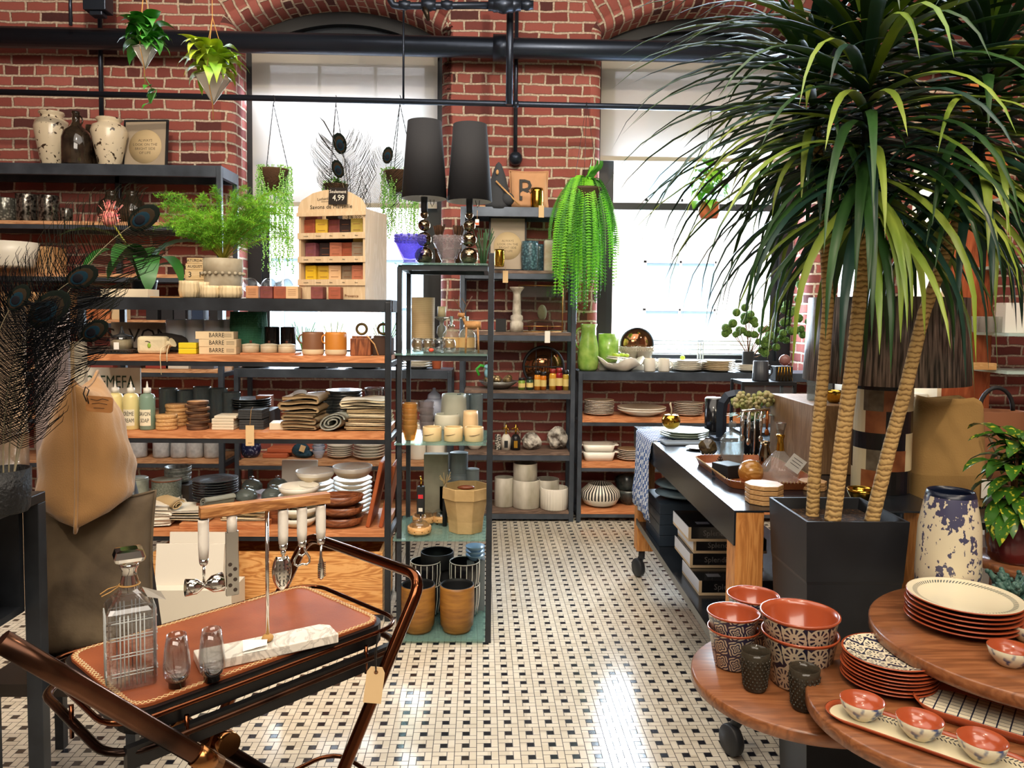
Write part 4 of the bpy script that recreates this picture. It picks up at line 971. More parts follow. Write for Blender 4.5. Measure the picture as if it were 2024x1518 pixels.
def soapm(n, c, c2): return M('soap ' + n, c, .55, col2=c2, nscale=14, bump=.5, bscale=35, bdist=.003)
SP = {'peach': soapm('peach', 'd39a6e', 'c98a5e'), 'plum': soapm('plum', '8a4a44', '5f2c2c'), 'rust': soapm('rust', 'a5563a', '8a4430'), 'sand': soapm('sand', 'd9b48a', 'cfa678'), 'mustard': soapm('mustard', 'c9a32a', 'd9b43a'), 'olive': soapm('olive', 'b8a24a', 'a08a3a'), 'dark': soapm('dark', '35221f', '1f1514'), 'rose': soapm('rose', 'b9704f', '9a5a44'), 'grey': soapm('grey', '8f7c66', '6f604e'), 'yellow': soapm('yellow', 'e3bf2c', 'd9b020'), 'lilac': soapm('lilac', '8a5058', '6a3a44')}
LBL = M('soap label print', '7a4a2a', .6)
def soap(label, p, mat, sz=.066, rz=0, lines=False, h=None, group='cube soaps'):
 o = thing('soap_cube', label, 'soap', p, rz, group); h = h or sz
 m = MB().box((-sz / 2, 0, 0), (sz / 2, sz, h)).build('cube', mat, o, bevel=.003)
 k = MB()
 if lines:
  for i in range(4): k.box((-sz * .32, -.0006, h * (.3 + .14 * i)), (sz * .32, 0, h * (.3 + .14 * i) + .0015))
 else:
  k.box((-sz * .3, -.0006, h * .3), (sz * .3, 0, h * .33)); k.box((-sz * .3, -.0006, h * .66), (sz * .3, 0, h * .69)); k.lathe([(.012, -.0006), (.014, -.0006), (.014, 0)], 14, T=TR(0, 0, h * .5, rx=90))
 k.build('stamp', LBL, o); return o
for px, Y, mt, rz, ln, lab in ((498, 3.93, 'peach', 0, 1, 'peach soap cube with printed lines, first of the row beside the fluted bowls'), (526, 3.94, 'plum', -3, 0, 'swirled plum soap cube, second from the fluted bowls'), (553, 3.95, 'rust', 2, 1, 'rust red soap cube, third from the fluted bowls'), (577, 3.93, 'sand', 0, 1, 'sand coloured soap cube just left of the soap display'), (583, 4.06, 'rust', 10, 0, 'brown soap cube tucked behind the sand cube'), (626, 3.93, 'plum', -6, 0, 'dark plum soap cube standing in front of the display, left one'), (661, 3.93, 'rust', -2, 0, 'brown soap cube standing in front of the display, right one')):
 soap(lab, on(px, Y, zt + .001), SP[mt], .063, rz, ln)
DW = wood('natural plywood', 'dcc5a4', 'cfb490', 'Z', .8, .55); SDX, SDZ = 20, .36
dY = 4.02; dp = on(591, dY + .10, zt + .001)
ds = thing('soap_display_stand', 'arched natural wood counter display holding cube soaps', 'display stand', dp, SDX * -1 * -1 * 0 - 17)
dw, dd, dh = .385, .26, .47
MB().box((-.0, 0, 0), (.012, dd, dh)).build('side_panel', DW, ds); MB().box((dw - .012, 0, 0), (dw, dd, dh)).build('side_panel', DW, ds); MB().box((.012, dd - .008, 0), (dw - .012, dd, dh)).build('back_panel', DW, ds)
MB().box((.012, .001, 0), (dw - .012, .01, .088)).build('front_panel', DW, ds)
sz = [.092, .212, .335]
for z in sz:
 MB().box((.012, .012, z - .012), (dw - .012, dd - .008, z)).build('shelf', DW, ds); MB().box((-.004, -.006, z - .018), (dw + .004, .0, z + .014)).build('price_rail', DW, ds)
hd = [(-.004, 0), (dw + .004, 0), (dw + .004, .03), (dw - .02, .07), (dw * .78, .105), (dw * .6, .12), (dw * .4, .12), (dw * .22, .105), (.02, .07), (-.004, .03)]
n = len(hd); m = MB(); m.add([(x, -.004, dh - .02 + z) for x, z in hd] + [(x, .006, dh - .02 + z) for x, z in hd], [tuple(range(n)), tuple(reversed(range(n, 2 * n)))] + [(i, i + n, (i + 1) % n + n, (i + 1) % n) for i in range(n)]); m.build('header', DW, ds); MB().box((-.008, -.01, dh - .035), (dw + .008, .0, dh - .015)).build('header_rail', DW, ds)
text('Savons de Marseille', .0205, INK, ds, (dw / 2, -.005, dh + .012), sx=1.08); text('Lothantique', .0145, INK, ds, (dw * .42, -.005, dh + .055), ry=-4); text('Provence', .015, LBL, ds, (dw * .8, -.001, .02)); text('savon de Provence', .005, INK, ds, (dw * .42, -.005, dh + .040))
for z in sz:
 for k in range(5): text(('Lavande', 'Verveine', 'Olive', 'Miel', 'Rose')[k], .006, INK, ds, (dw * (.12 + .19 * k), -.0075, z - .003))
def DSP(x, y, z):
 a = R_(-17); return Vector((dp.x + x * math.cos(a) - y * math.sin(a), dp.y + x * math.sin(a) + y * math.cos(a), dp.z + z))
for z, row, rows in ((sz[2], (('rust', .04, 0), ('plum', .045, .055), ('mustard', .105, 0), ('plum', .165, 0), ('dark', .16, .055), ('dark', .225, 0), ('olive', .29, .0)), 'top'), (sz[1], (('lilac', .045, 0), ('dark', .12, .0), ('rose', .18, .0), ('rust', .235, .0), ('grey', .295, 0), ('olive', .295, .055)), 'middle'), (sz[0], (('yellow', .045, 0), ('mustard', .11, .0), ('sand', .175, 0), ('grey', .235, .0), ('rose', .295, 0)), 'bottom')):
 seen = {}
 for i, (c, x, up) in enumerate(row):
  soap(('%s soap cube on the %s shelf of the arched soap display%s' % (('leftmost ', '2nd ', '3rd ', '4th ', '5th ', '6th ', '7th ')[i] if 0 else '', rows, '')).replace('  ', ' ').strip() if 0 else '%s soap, %s display shelf, %s' % (c, rows, ('at the left end', 'next to the left end', 'left of the middle', 'in the middle', 'right of the middle', 'next to the right end', 'at the right end')[i] if not up else 'lying on top of another soap' + (' at the left' if x < .1 else ' in the middle' if x < .2 else ' at the right')), DSP(x * 1.11, .03 + .012 * (i % 2), z + .001 + (up * 1.62)), SP[c], .067, -17 + (-8, 5, 9, -3, 6, 0, 4)[i], h=.088 if not up else .026, group='cube soaps in the display')
pc = thing('price_card', 'small blackboard price card reading Seulement 4,99 on the soap display', 'price card', DSP(.235, -.014, dh + .03), -21, ry=3); MB().box((-.055, 0, -.008), (.055, .002, .078)).build('card', M('chalkboard', '1e1815', .7), pc)
CHK = M('chalk', 'e8e2d4', .8); text('Seulement', .017, CHK, pc, (0, -.001, .057)); text('4,99', .03, CHK, pc, (.005, -.001, .025))
# ================================================================ front unit, upper board (zL1)
z1 = zL1
tr_ = thing('lattice_tray', 'dark woven lattice tray under the lidded candle', 'tray', on(222, 4.0, z1 + .001)); s_ = S(4.0)
m = MB(); m.prism(rrect(.27, .2, .03, 4), 0, .006); m.build('tray_base', BLKM, tr_); m = MB()
for k, (x, y) in enumerate(edgepts(.27, .2, .018, .03)): m.tube([(x, y, .006), (x, y, .018)], .0025, 5)
m.tube([(x, y, .019) for x, y in rrect(.27, .2, .03, 4)], .004, 6, closed=True); m.build('lattice_rim', M('bronze wicker', '3a2f26', .6), tr_)
cd = thing('lidded_candle', 'cream candle in a jar with black bell handle lid on the lattice tray', 'candle', on(241, 3.98, z1 + .008)); vessel('cyl', .055, .075, .002).build('jar', GLASS, cd); MB().lathe([(0, .003), (.052, .003), (.052, .062), (0, .062)], 24).build('wax', M('cream wax', 'd9c8a0', .4), cd); MB().lathe([(0, .075), (.05, .076), (.052, .08), (.012, .092), (.007, .11), (.004, .13), (0, .131)], 20).build('lid', BLKM, cd); MB().box((-.013, -.058, .01), (.013, -.0565, .05)).build('label_strip', WPAPER, cd)
sg = thing('letter_sign', 'dark framed sign with big letters ON standing behind the candle', 'sign', on(268, 4.25, z1)); MB().box((-.13, 0, 0), (.17, .02, .155)).build('panel', M('grey sign board', '9a9184', .7), sg); text('SAVON', .075, INK, sg, (.02, -.002, .08))
m = MB(); m.ball((0, 0, .04), .1, 16, 8, sc=(1.15, .7, .5)); m.box((-.1, -.05, 0), (.1, .05, .012)); solo(m, 'fabric_pouch', M('charcoal cloth', '3b352f', .9, bump=.4), 'dark charcoal cloth pouch slumped behind the drawstring bag', 'pouch', on(330, 4.18, z1 + .012))
bg = thing('drawstring_bag', 'cream cotton drawstring soap bag printed with a green olive', 'bag', on(305, 3.97, z1 + .001), 0); CT = M('cream cotton bag', 'd6c7a4', .9, bump=.7, bscale=30, bdist=.006)
MB().box((-.075, -.035, 0), (.07, .035, .088)).build('sack', CT, bg, bevel=.016); MB().tube([(.055, 0, .045), (.085, -.01, .05), (.1, -.012, .058)], [.032, .014, .026], 10).build('gathered_neck', CT, bg)
MB().ball((-.01, -.036, .042), .011, 10, 8, sc=(.8, .3, 1.2)).build('olive_print', M('olive green', '8fae3a', .6), bg); MB().tube([(-.03, -.034, .062), (-.018, -.036, .064), (-.004, -.037, .058)], .002, 5).build('leaf_print', INK, bg)
MB().tube([(.085, -.03, .05), (.078, -.10, .03), (.078, -.115, -.01), (.082, -.112, -.1)], .0022, 6).build('cord', CT, bg); MB().tube([(.09, -.03, .05), (.105, -.09, .025), (.11, -.112, 0), (.11, -.11, -.035)], .0022, 6).build('cord', CT, bg)
s_ = S(3.95)
for i in range(2): box('soap_bar', 'yellow soap bar, %s of the pair beside the BARRE boxes' % ('bottom', 'top')[i], 'soap', on(370, 3.95, z1 + .001 + i * .029), (.088, .06, .028), M('yellow soap', 'd8c322', .5), 3, 'yellow soap bars', .003)
KB = M('cream kraft carton', 'dfc9a2', .6)
for i in range(3):
 w = (.19, .19, .19)[i]; o = thing('soap_carton', 'cream carton lettered BARRE, %s of three beside the yellow soaps' % ('bottom one', 'middle one', 'top one')[i], 'carton', on(430 if i < 2 else 424, 3.96, z1 + .001 + i * .0385), 2 * (i - 1), 'BARRE soap cartons'); MB().box((-w / 2, 0, 0), (w / 2, .08, .038)).build('carton_body', KB, o, bevel=.0008); text('BARRE', .023, INK, o, (-.005 if i < 2 else .01, -.0008, .019), sx=.82)
 m = MB()
 for k in range(3): m.box((.045, -.0006, .011 + k * .007), (.085, 0, .0125 + k * .007))
 m.build('small_print', INK, o)
for i, (px, Y) in enumerate(((350, 4.22), (388, 4.24), (425, 4.22), (452, 4.26))): V('ribbed_glass_vase', 'frosted ribbed glass vase behind the BARRE boxes, %s' % ('nearest the pouch', 'second from the pouch', 'third from the pouch', 'nearest the woven basket')[i], 'vase', px, Y, z1, 40, 62, 'cyl', gmat('frosted rippled glass', 'd3dae0', 'e3e8ec', .8), 'ribbed glass vases', th=.003)
GBK = M('green woven reed', '4f9a76', .7, col2='235a3e', nscale=90, kind='Z', detail=2, bump=.8, bscale=90, bdist=.006)
V('woven_basket', 'dark green woven basket behind the three small casseroles', 'basket', 492, 4.25, z1, 70, 78, [(.7, 0), (.85, .2), (1, .6), (.95, 1)], GBK, rib=(24, .02), seg=72)
for i, px in enumerate((538, 570)): V('dark_glass_tumbler', 'tall dark smoky tumbler behind the small casseroles, %s' % ('left of the two', 'right of the two')[i], 'tumbler', px, 4.2, z1, 29, 50, 'cyl', SMOKE, 'smoky tumblers')
box('serving_board', 'thin orange wood board under the three small casseroles', 'board', on(529, 3.95, z1 + .0005), (.28, .13, .0095), WSHELF, 0, None, .001)
for i, px in enumerate((496, 532, 567)):
 o = thing('mini_casserole', 'small cream lidded casserole, %s on the thin board' % ('left one', 'middle one', 'right one')[i], 'casserole', on(px, 4.0, z1 + .0105), 0, 'mini casseroles'); vessel('cyl', .043, .036, .003).build('body', CREAM, o); MB().lathe([(0, .047), (.02, .046), (.043, .041), (.045, .037), (.045, .036), (0, .036)], 26).build('lid', CREAM, o); MB().lathe([(0, .046), (.006, .046), (.007, .06), (0, .061)], 10).build('knob', M('dark wood knob', '5a2f1a', .5), o)
for px, c, lab in ((619, '7a5238', 'brown and cream dipped stoneware cup'), (664, 'c07a2e', 'mustard yellow and cream dipped stoneware cup')):
 o = thing('dipped_cup', lab + ' on the upper board', 'cup', on(px, 3.98, z1 + .001), 200, 'dipped stoneware cups'); vessel([(.9, 0), (1, .08), (1, .25), (1.0, .26), (1, .9), (.95, 1)], .0555, .118, .004, bands=[(.25, 1)], imi=1).build('cup_body', [M('bare cream clay', 'd9c9a6', .6), M('glaze ' + c, c, .45)], o); handle(MB(), .054, .06, .105, .02, .004, ang=0).build('handle', M('glaze ' + c, c, .45), o)
for i, (px, Y, mt) in enumerate(((715, 3.99, WALNZ), (757, 4.05, M('dark bark block', '4a352a', .8)))):
 o = thing('wooden_block_holder', ('striped walnut block box with ring handle, the front one', 'dark wooden block box with ring handle beside the shelf post')[i], 'box', on(px, Y, z1 + .001), 0); MB().box((-.053, -.04, 0), (.053, .04, .088)).build('block', mt, o, bevel=.003); MB().box((-.045, -.03, .088), (.045, .03, .1)).build('lid', mt, o); MB().tube([(.028 * math.cos(a / 8 * 6.283), 0, .14 + .028 * math.sin(a / 8 * 6.283)) for a in range(8)] if 0 else [(.026 * math.cos(a / 16 * 6.283), 0, .135 + .026 * math.sin(a / 16 * 6.283)) for a in range(16)], .007, 8, closed=True).build('ring_handle', M('aged brass', '6b5a36', .4, .7), o)
solo(MB().tube([(0, 0, .07 * 0 + .003), (-.02, 0, .06), (-.06, 0, .105)], .0035, 6), 'wooden_stick', BEECH, 'pale curved stick leaning on the striped block box', 'stick', on(748, 3.94, z1))
# ================================================================ front unit, middle board (zL2)
z2 = zL2
for i, (px, Y, mt, tx) in enumerate(((229, 3.99, 'cream', ('CRÈME', 'CREAM')), (260, 3.98, 'cream', ('CRÈME', 'CREAM')), (292, 3.98, 'clear', ('SAVON', 'SOAP')))):
 o = thing('soap_bottle', ('cream hand cream bottle lettered CRÈME partly behind the tag', 'cream hand cream bottle lettered CRÈME, middle of the three', 'clear green soap bottle lettered SAVON SOAP')[i], 'bottle', on(px, Y, z2 + .001), 0, 'bathroom bottles'); r = .038; h = .165
 PRB = [(0, 0), (r * .95, 0), (r, .004), (r, h), (r * .85, h + .015), (.014, h + .022), (.013, h + .03), (0, h + .03)]
 if mt == 'cream': MB().lathe(PRB, 24).build('bottle_body', M('cream bottle', 'dfcf8f', .25, coat=.3), o)
 else: MB().lathe(PRB, 24).build('bottle_body', gmat('green clear bottle', '9dbaa6', 'b4d0be', .55), o)
 MB().lathe([(.017, h + .022), (.0185, h + .022), (.018, h + .048), (.006, h + .05), (.005, h + .06), (.002, h + .082), (0, h + .083)], 14).build('nozzle_cap', M('white plastic', 'e6e2d8', .4), o)
 m = MB(); N = 8
 vs = [(math.sin(R_(-46 + 92 * k / N)) * (r + .0008), -math.cos(R_(-46 + 92 * k / N)) * (r + .0008), zz) for zz in (.022, .105) for k in range(N + 1)]; m.add(vs, [(k, k + 1, k + N + 2, k + N + 1) for k in range(N)], 0, True); m.build('label', M('cream label', 'e6dcc0', .6), o)
 text(tx[0], .021, INK, o, (0, 0, .082), bend=r + .0012, sx=.62); text(tx[1], .021, INK, o, (0, 0, .048), bend=r + .0012, sx=.62);
MB().box((0, 0, 0), (0, 0, 0))
sb = thing('letter_sign', 'white sign board with tall letters partly hidden behind the cream bottles', 'sign', on(205, 4.2, z2)); MB().box((-.12, 0, .16), (.2, .012, .30)).build('panel', M('white sign', 'e3ddd0', .6), sb); MB().box((-.1, .012, 0), (-.08, .03, .3)).build('prop_leg', BEECH, sb); text('CREMEFA', .07, M('dark green print', '2f4a3a', .6), sb, (.035, -.001, .22), sx=.65)
s_ = S(3.98); cr_ = 19.5 * s_
def discs(n, px, Y, r, h, pitch, mats, label, group, seed=1, jit=.003, name='coaster', cat='coaster', z=None, seg=28, rib=None):
 stack(n, pitch, [(0, 0), (r * .96, 0), (r, h * .2), (r, h * .85), (r * .97, h), (0, h)], name, label, cat, on(px, Y, (z2 if z is None else z) + .0005), mats, group, jit=jit, seed=seed, seg=seg, rib=rib)
discs(4, 330, 3.98, .0525, .0185, .0193, BEECH, 'round wood coaster, @ of the front pile beside the bottle', 'round coasters')
discs(6, 350, 4.12, .057, .0185, .0193, BEECH, 'round pale wood coaster, @ of the taller rear pile', 'round coasters', 3)
BSL = M('bark edged slice', 'c99a66', .7, col2='a87846', nscale=20)
for i in range(9):
 r = random.Random(i + 50); o = MB().lathe([(0, 0), (.052, 0), (.0535, .004), (.0535, .013), (.052, .0155), (0, .0155)], 26, mis=[0, 1, 1, 1, 0], rib=(5, .02)).build('log_slice', [BSL, BARK]); o.location = on(391 + r.uniform(-3, 3), 4.0, z2 + .001 + i * .0163); o.rotation_euler = (0, 0, r.uniform(0, 6)); tag(o, 'log slice with bark edge, %s in the tall tower' % ordn(i, 9), 'wood slice', 'log slices')
for i in range(5):
 r = random.Random(i + 9); o = box('square_coaster', 'cream square stone coaster, %s of the pile left of the slates' % ordn(i, 5), 'coaster', on(440 + r.uniform(-2, 2) + (6 if i == 4 else 0), 3.97, z2 + .001 + i * .0148), (.112, .112, .0135), M('cream stone', 'd9cfb8', .5), r.uniform(-3, 3), 'square stone coasters', .002)
for k in range(2):
 for i in range(4):
  o = box('slate_coaster', 'dark slate square, %s of the %s tied bundle' % (ordn(i, 4), ('lower', 'upper')[k]), 'coaster', on(497 - 3 * k, 3.99, z2 + .001 + k * .054 + i * .0125), (.125, .115, .011), SLATE, (2, -3)[k], 'tied slate coasters', .001)
tg = thing('hang_tag', 'buff swing tag hanging from the tied slate bundle', 'tag', on(494, 3.885, z2 - .066), 2); MB().box((-.021, 0, 0), (.021, .001, .104)).build('card', PAPER, tg); MB().tube([(0, 0, .1), (.002, .02, .18), (.0, .06, .19)], .0012, 4).build('string', TWINE, tg); MB().box((-.01, -.0006, .014), (.01, 0, .0155)).build('print', INK, tg)
box('stone_block', 'cream stone block between the slates and the brown linens', 'block', on(550, 3.98, z2 + .001), (.09, .11, .036), M('cream stone', 'd9cfb8', .5), 6, None, .003)
cloth('brown and cream folded linen napkins, bottom pile of the brown heap', 590, 3.96, z2, 64, 5, 5.2, LINB, seed=4, rz=-8)
cloth('loosely folded brown linen on top of the brown heap', 592, 3.98, z2 + .082, 72, 4, 6, M('taupe linen', '9a8260', .95, bump=.4, bscale=200, bdist=.001), seed=8, rz=-4, gap=1.7, wob=.009)
roll('crumpled brown linen crowning the brown heap', 590, 3.99, z2 + .15, 15, 1.6, 3.4, LINB, rz=14, seed=5, sq=.5)
roll('grey green rolled linen between the brown heap and the cream pile', 655, 3.93, z2, 28, 2.6, 3.4, LING, rz=-12, seed=3, sq=.66)
for i in range(5): cloth('cream %s linen, %s of the pile at the shelf post' % (('checked', 'plain')[i % 2], ordn(i, 6)), 722 + (i % 3) * 2, 3.97, z2 + i * .022, 84, 2, 3.8, (LINP, LINC)[i % 2], seed=20 + i, rz=(2, -2, 1, -3, 3)[i], gap=1.25, wob=.002)
cloth('loose cream linen, topmost of the pile at the shelf post', 720, 3.98, z2 + .111, 88, 3, 4.5, LINC, seed=31, rz=4, gap=1.5, wob=.008)
for px, n, w in ((497, 4, 62),): stack(n, .012, PL(w * S(4.2) / 2 * 1.2, .02), 'dark_plate', 'dark grey plate, @ of the stack behind the slates', 'plate', on(px, 4.2, z2 + .085), [DGREYC], 'dark plates behind the slates')
box('wooden_riser', 'dark wooden riser block under the dark plates', 'riser', on(497, 4.1, z2 + .001), (.2, .19, .083), M('dark riser', '2b221b', .6))
for px, lab in ((520, 'small orange wooden box behind the dark plates'), (573, 'small orange wooden box behind the brown linens')): box('wooden_box', lab, 'box', on(px, 4.27, z2 + .001), (.08, .07, .145 if px == 520 else .13), M('orange box wood', 'a8623a', .5, bump=.2), 0, 'small orange boxes', .002)
for px, Y, n, w, zb, nm in ((637, 4.22, 7, 63, 0, 'left stack of bowls behind the linens'), (680, 4.25, 8, 70, 0, 'right stack of bowls behind the linens')): stack(n, .0165, [(0, 0), (.03, 0), (w * S(Y) / 2 * .93, .022), (w * S(Y) / 2, .04), (w * S(Y) / 2 - .003, .04), (.03, .006), (0, .005)], 'grey_bowl', 'grey rimmed bowl, @ in the ' + nm, 'bowl', on(px, Y, z2 + .03), [DGREYC], nm)
for px, lab in ((637, 'under the left bowl stack'), (681, 'under the right bowl stack')): box('low_riser', 'low dark riser ' + lab, 'riser', on(px, 4.17, z2 + .0005), (.10, .12, .029), M('dark riser', '2b221b', .6))
for i, (px, Y) in enumerate(((333, 4.26), (369, 4.27), (400, 4.25), (432, 4.27), (458, 4.25))): V('smoked_glass_bowl', 'dark glass tumbler in the rear row, %s' % ('just right of the clear soap bottle', 'above the pale wood coasters', 'behind the log slices', 'right of the log slices', 'above the stone coasters')[i], 'tumbler', px, Y, z2, 34, (66, 62, 70, 66, 60)[i], 'cyl', gmat('dark clear glass', '6f7c7e', 'b9c4c6', .4), 'dark tumblers in the rear row')
V('clear_beaker', 'small clear beaker at the far end of the middle board', 'glass', 740, 4.26, z2 + .0, 38, 70, 'cyl', GLASS)
# ================================================================ front unit, lowest board (zL3)
z3 = zL3
def lid(r, z, mb=None, k=.012): return (mb or MB()).lathe([(0, z + k * .6), (r * .9, z + k * .6), (r * 1.02, z + k * .3), (r * 1.02, z), (0, z)], 28)
o = thing('lidded_canister', 'tall pale green canister with wooden lip beside the pillow', 'canister', on(272, 4.12, z3 + .001), 0, 'stoneware canisters'); vessel('cyl', .057, .215, .004).build('body', LGREYC, o); lid(.056, .215).build('lid', LGREYC, o)
o = thing('lidded_canister', 'speckled green grey canister with flat wooden rimmed lid', 'canister', on(330, 4.16, z3 + .001), 0, 'stoneware canisters'); vessel('cyl', .075, .20, .004).build('body', M('speckled green stoneware', '7f857a', .5, col2='4f554c', nscale=150), o); MB().lathe([(0, .206), (.072, .206), (.077, .203), (.077, .2), (0, .2)], 30, mis=[0, 1, 1, 0]).build('lid', [LGREYC, M('lid edge wood', '7a4a30', .5)], o)
stack(6, .012, [(0, 0), (.05, 0), (.068, .012), (.07, .03), (.067, .03), (.05, .005), (0, .005)], 'dark_bowl', 'dark stoneware bowl, @ of the stack behind the flat lidded canister', 'bowl', on(352, 4.26, z3 + .165), [GREYC], 'dark bowls behind the canister'); box('tall_riser', 'tall dark riser block under the dark bowls', 'riser', on(352, 4.19, z3 + .0005), (.12, .13, .163), M('dark riser', '2b221b', .6))
stack(8, .0135, PL(.118, .02), 'grey_plate', 'dark grey dinner plate, @ of the stack beside the glass domes', 'plate', on(426, 4.14, z3 + .10), [DGREYC], 'grey dinner plates'); box('wooden_riser', 'wooden riser under the dark grey dinner plates', 'riser', on(426, 4.06, z3 + .0005), (.2, .2, .098), WALN)
for i, (px, Y, zz) in enumerate(((487, 4.08, .12), (498, 4.22, .14), (538, 4.1, .12), (549, 4.24, .14))):
 o = thing('glass_dome', 'small smoked glass cloche with knob, %s' % ('front left of the four', 'back left of the four', 'front right of the four', 'back right of the four')[i], 'cloche', on(px, Y, z3 + zz), 0, 'glass cloches'); MB().lathe([(.055, 0), (.057, .002), (.055, .025), (.038, .045), (.012, .055), (.0105, .055), (.036, .043), (.053, .024), (.055, 0)], 28).build('dome', gmat('smoke tinted glass', '7a8582', 'c3cac8', .4), o); MB().lathe([(0, .055), (.008, .056), (.014, .064), (.013, .069), (0, .07)], 14).build('knob', GLASS, o)
box('wooden_riser', 'long wooden riser under the four glass cloches', 'riser', on(518, 4.02, z3 + .0005), (.29, .30, .115), WALN)
def deepdish(lab, px, Y, zz, r, h): return solo(MB().lathe([(0, 0), (r * .6, 0), (r * .75, h * .1), (r * .96, h * .6), (r, h), (r * .97, h * 1.01), (r * .9, h * .5), (r * .55, h * .12), (0, h * .1)], 40, mis=[1, 1, 1, 0, 2, 0, 0, 0]), 'serving_bowl', [WHITEC, M('buff clay outside', 'd3c2a2', .5), M('brown rim', '6b4a34', .5)], lab, 'bowl', on(px, Y, z3 + zz), 0, 'white serving bowls')
deepdish('wide white serving bowl, front one by the white marble handles', 591, 4.0, .16, .105, .05); deepdish('wide white serving bowl directly below the front white bowl', 591, 4.0, .105, .107, .055); deepdish('white serving bowl, lower of the front stack on the board', 590, 4.0, .05, .107, .055); deepdish('white serving bowl at the very bottom of the front stack', 590, 4.0, .001, .098, .05)
deepdish('white serving bowl in the middle behind the front stack', 623, 4.17, .20, .105, .055); deepdish('large white serving bowl on the highest stack near the cutting boards', 697, 4.2, .215, .108, .06)
stack(7, .026, PL(.104, .03), 'white_dish', 'white dish, @ under the middle serving bowl', 'dish', on(623, 4.17, z3 + .005), [WHITEC], 'white dishes'); stack(8, .024, PL(.106, .03), 'white_dish', 'white dish, @ under the highest serving bowl', 'dish', on(697, 4.22, z3 + .005), [WHITEC], 'white dishes')
o = box('rectangular_platter', 'pale rectangular platter standing behind the middle serving bowl', 'platter', on(590, 4.31, z3 + .0), (.2, .02, .28), WHITEC, 0, None, .004, rx=-6)
for i in range(3):
 o = thing('divided_wooden_bowl', 'dark carved wood divided tray, %s of the three stacked' % ('bottom', 'middle', 'top')[i], 'bowl', on(672, 3.985, z3 + .001 + i * .056), (2, -6, 8)[i], 'divided wooden trays'); T = Matrix.Diagonal((1.45, 1, 1, 1)); MB().lathe([(0, 0), (.05, 0), (.078, .02), (.085, .052), (.08, .053), (.072, .022), (.045, .01), (0, .01)], 40, T=T).build('bowl_body', WALN, o)
 MB().box((-.06, -.003, .01), (.08, .003, .048)).build('divider', WALN, o)
for i, (px, dx) in enumerate(((726, 0), (752, 0))):
 o = thing('cutting_board', ('reddish cutting board leaning near the shelf post, the left one', 'reddish cutting board leaning near the shelf post, the right one')[i], 'cutting board', on(px, 3.95, z3 + .002), 0, 'leaning cutting boards', ry=12); MB().box((-.011, 0, 0), (.011, .3, .35 - .02 * i)).build('board', M('reddish board', 'a9582f', .4, col2='8f4726', nscale=8, stretch=(9, 1, 1)), o, bevel=.004)
for i in range(2): cloth('white folded towel, %s of the pair beside the grey cushion' % ('bottom', 'top')[i], 297, 3.93, z3 + .001 + i * .052, 76, 3, 7, LINW, depth=.25, seed=40 + i, rz=8, gap=1.05, wob=.005, group='white towels', name='folded_towel')
box('drawer_board', 'orange wooden board lying under the rolled napkins', 'board', on(440, 3.915, z3 + .001), (.44, .2, .028), WSHELF, 0, None, .002)
for i in range(4): cloth('cream napkin, %s of the pile on the orange board' % ordn(i, 4), 375, 3.95, z3 + .030 + i * .0135, 86, 1, 4.5, (LINC, LINW)[i % 2], seed=60 + i, rz=(-3, 2, -1, 4)[i], group='napkins on the orange board', name='napkin', wob=.003)
roll('beige napkin roll lying across the cream napkins', 352, 3.97, z3 + .086, 13, 1.6, 3, M('beige linen', 'bfa57a', .95), rz=48, seed=2, sq=.7, name='rolled_napkin', group='rolled napkins'); roll('grey green napkin roll on top of the cream napkins', 400, 3.95, z3 + .095, 14, 1.7, 3, LING, rz=-48, seed=4, sq=.8, name='rolled_napkin', group='rolled napkins', depth=.16)
for i in range(3): cloth('cream napkin, %s of the low pile under the crossbar' % ordn(i, 3), 480, 3.96, z3 + .030 + i * .02, 88, 2, 3.4, (LINC, LINP)[i % 2], seed=80 + i, rz=(2, -2, 3)[i], group='napkins under the crossbar', name='napkin', wob=.004)
# ================================================================ glass shelf tower
MERC = M('mercury glass', 'a9977c', .1, 1, col2='4a3a26', nscale=22, namt=(.35, .7)); SHADEB = M('black fabric lampshade', '1b1c21', .8, bump=.2, bscale=200); SHIN = M('white shade lining', 'c9c9c4', .7)
zg0, zg1, zg2, zg3, zg4 = zG
def lamp(px, label, hz=.0):
 o = thing('table_lamp', label, 'lamp', on(px, 3.84, zg0 + .001), 0, 'mercury glass lamps'); s = S(3.84)
 b = MB().lathe([(0, 0), (.028, 0), (.03, .008), (.012, .014)], 24);
 for c, r in ((.047, .046), (.128, .038), (.196, .031), (.248, .020)): b.ball((0, 0, c), r, 22, 12, sc=(1, 1, .95))
 b.build('base', MERC, o); MB().tube([(0, 0, .262), (0, 0, .335)], .017, 14).build('socket', BLKM, o)
 h0, h1, r0, r1 = .315 + hz, .315 + .375 + hz, .112, .083
 MB().lathe([(r0 - .003, h0), (r0, h0), (r1, h1), (r1 - .003, h1), (r0 - .003, h0)], 40, mis=[0, 0, 0, 1]).build('lamp_shade', [SHADEB, SHIN], o); m = MB()
 for k in range(3): a = R_(120 * k); m.tube([(0, 0, .345), (r0 * .5 * math.cos(a), r0 * .5 * math.sin(a), .345), ((r0 - .004) * math.cos(a), (r0 - .004) * math.sin(a), h0 + .04)], .0015, 4)
 m.build('shade_ring', CHROME, o); MB().tube([(.03, -.02, .32), (.034, -.022, .30), (.04, -.02, .285), (.048, -.02, .30), (.05, -.02, .32)], .0018, 5).build('switch_cord', INK, o); return o
lamp(838, 'left mercury glass lamp with tall black drum shade on the tower', .012); lamp(927, 'right mercury glass lamp with tall black drum shade and orange price tag')
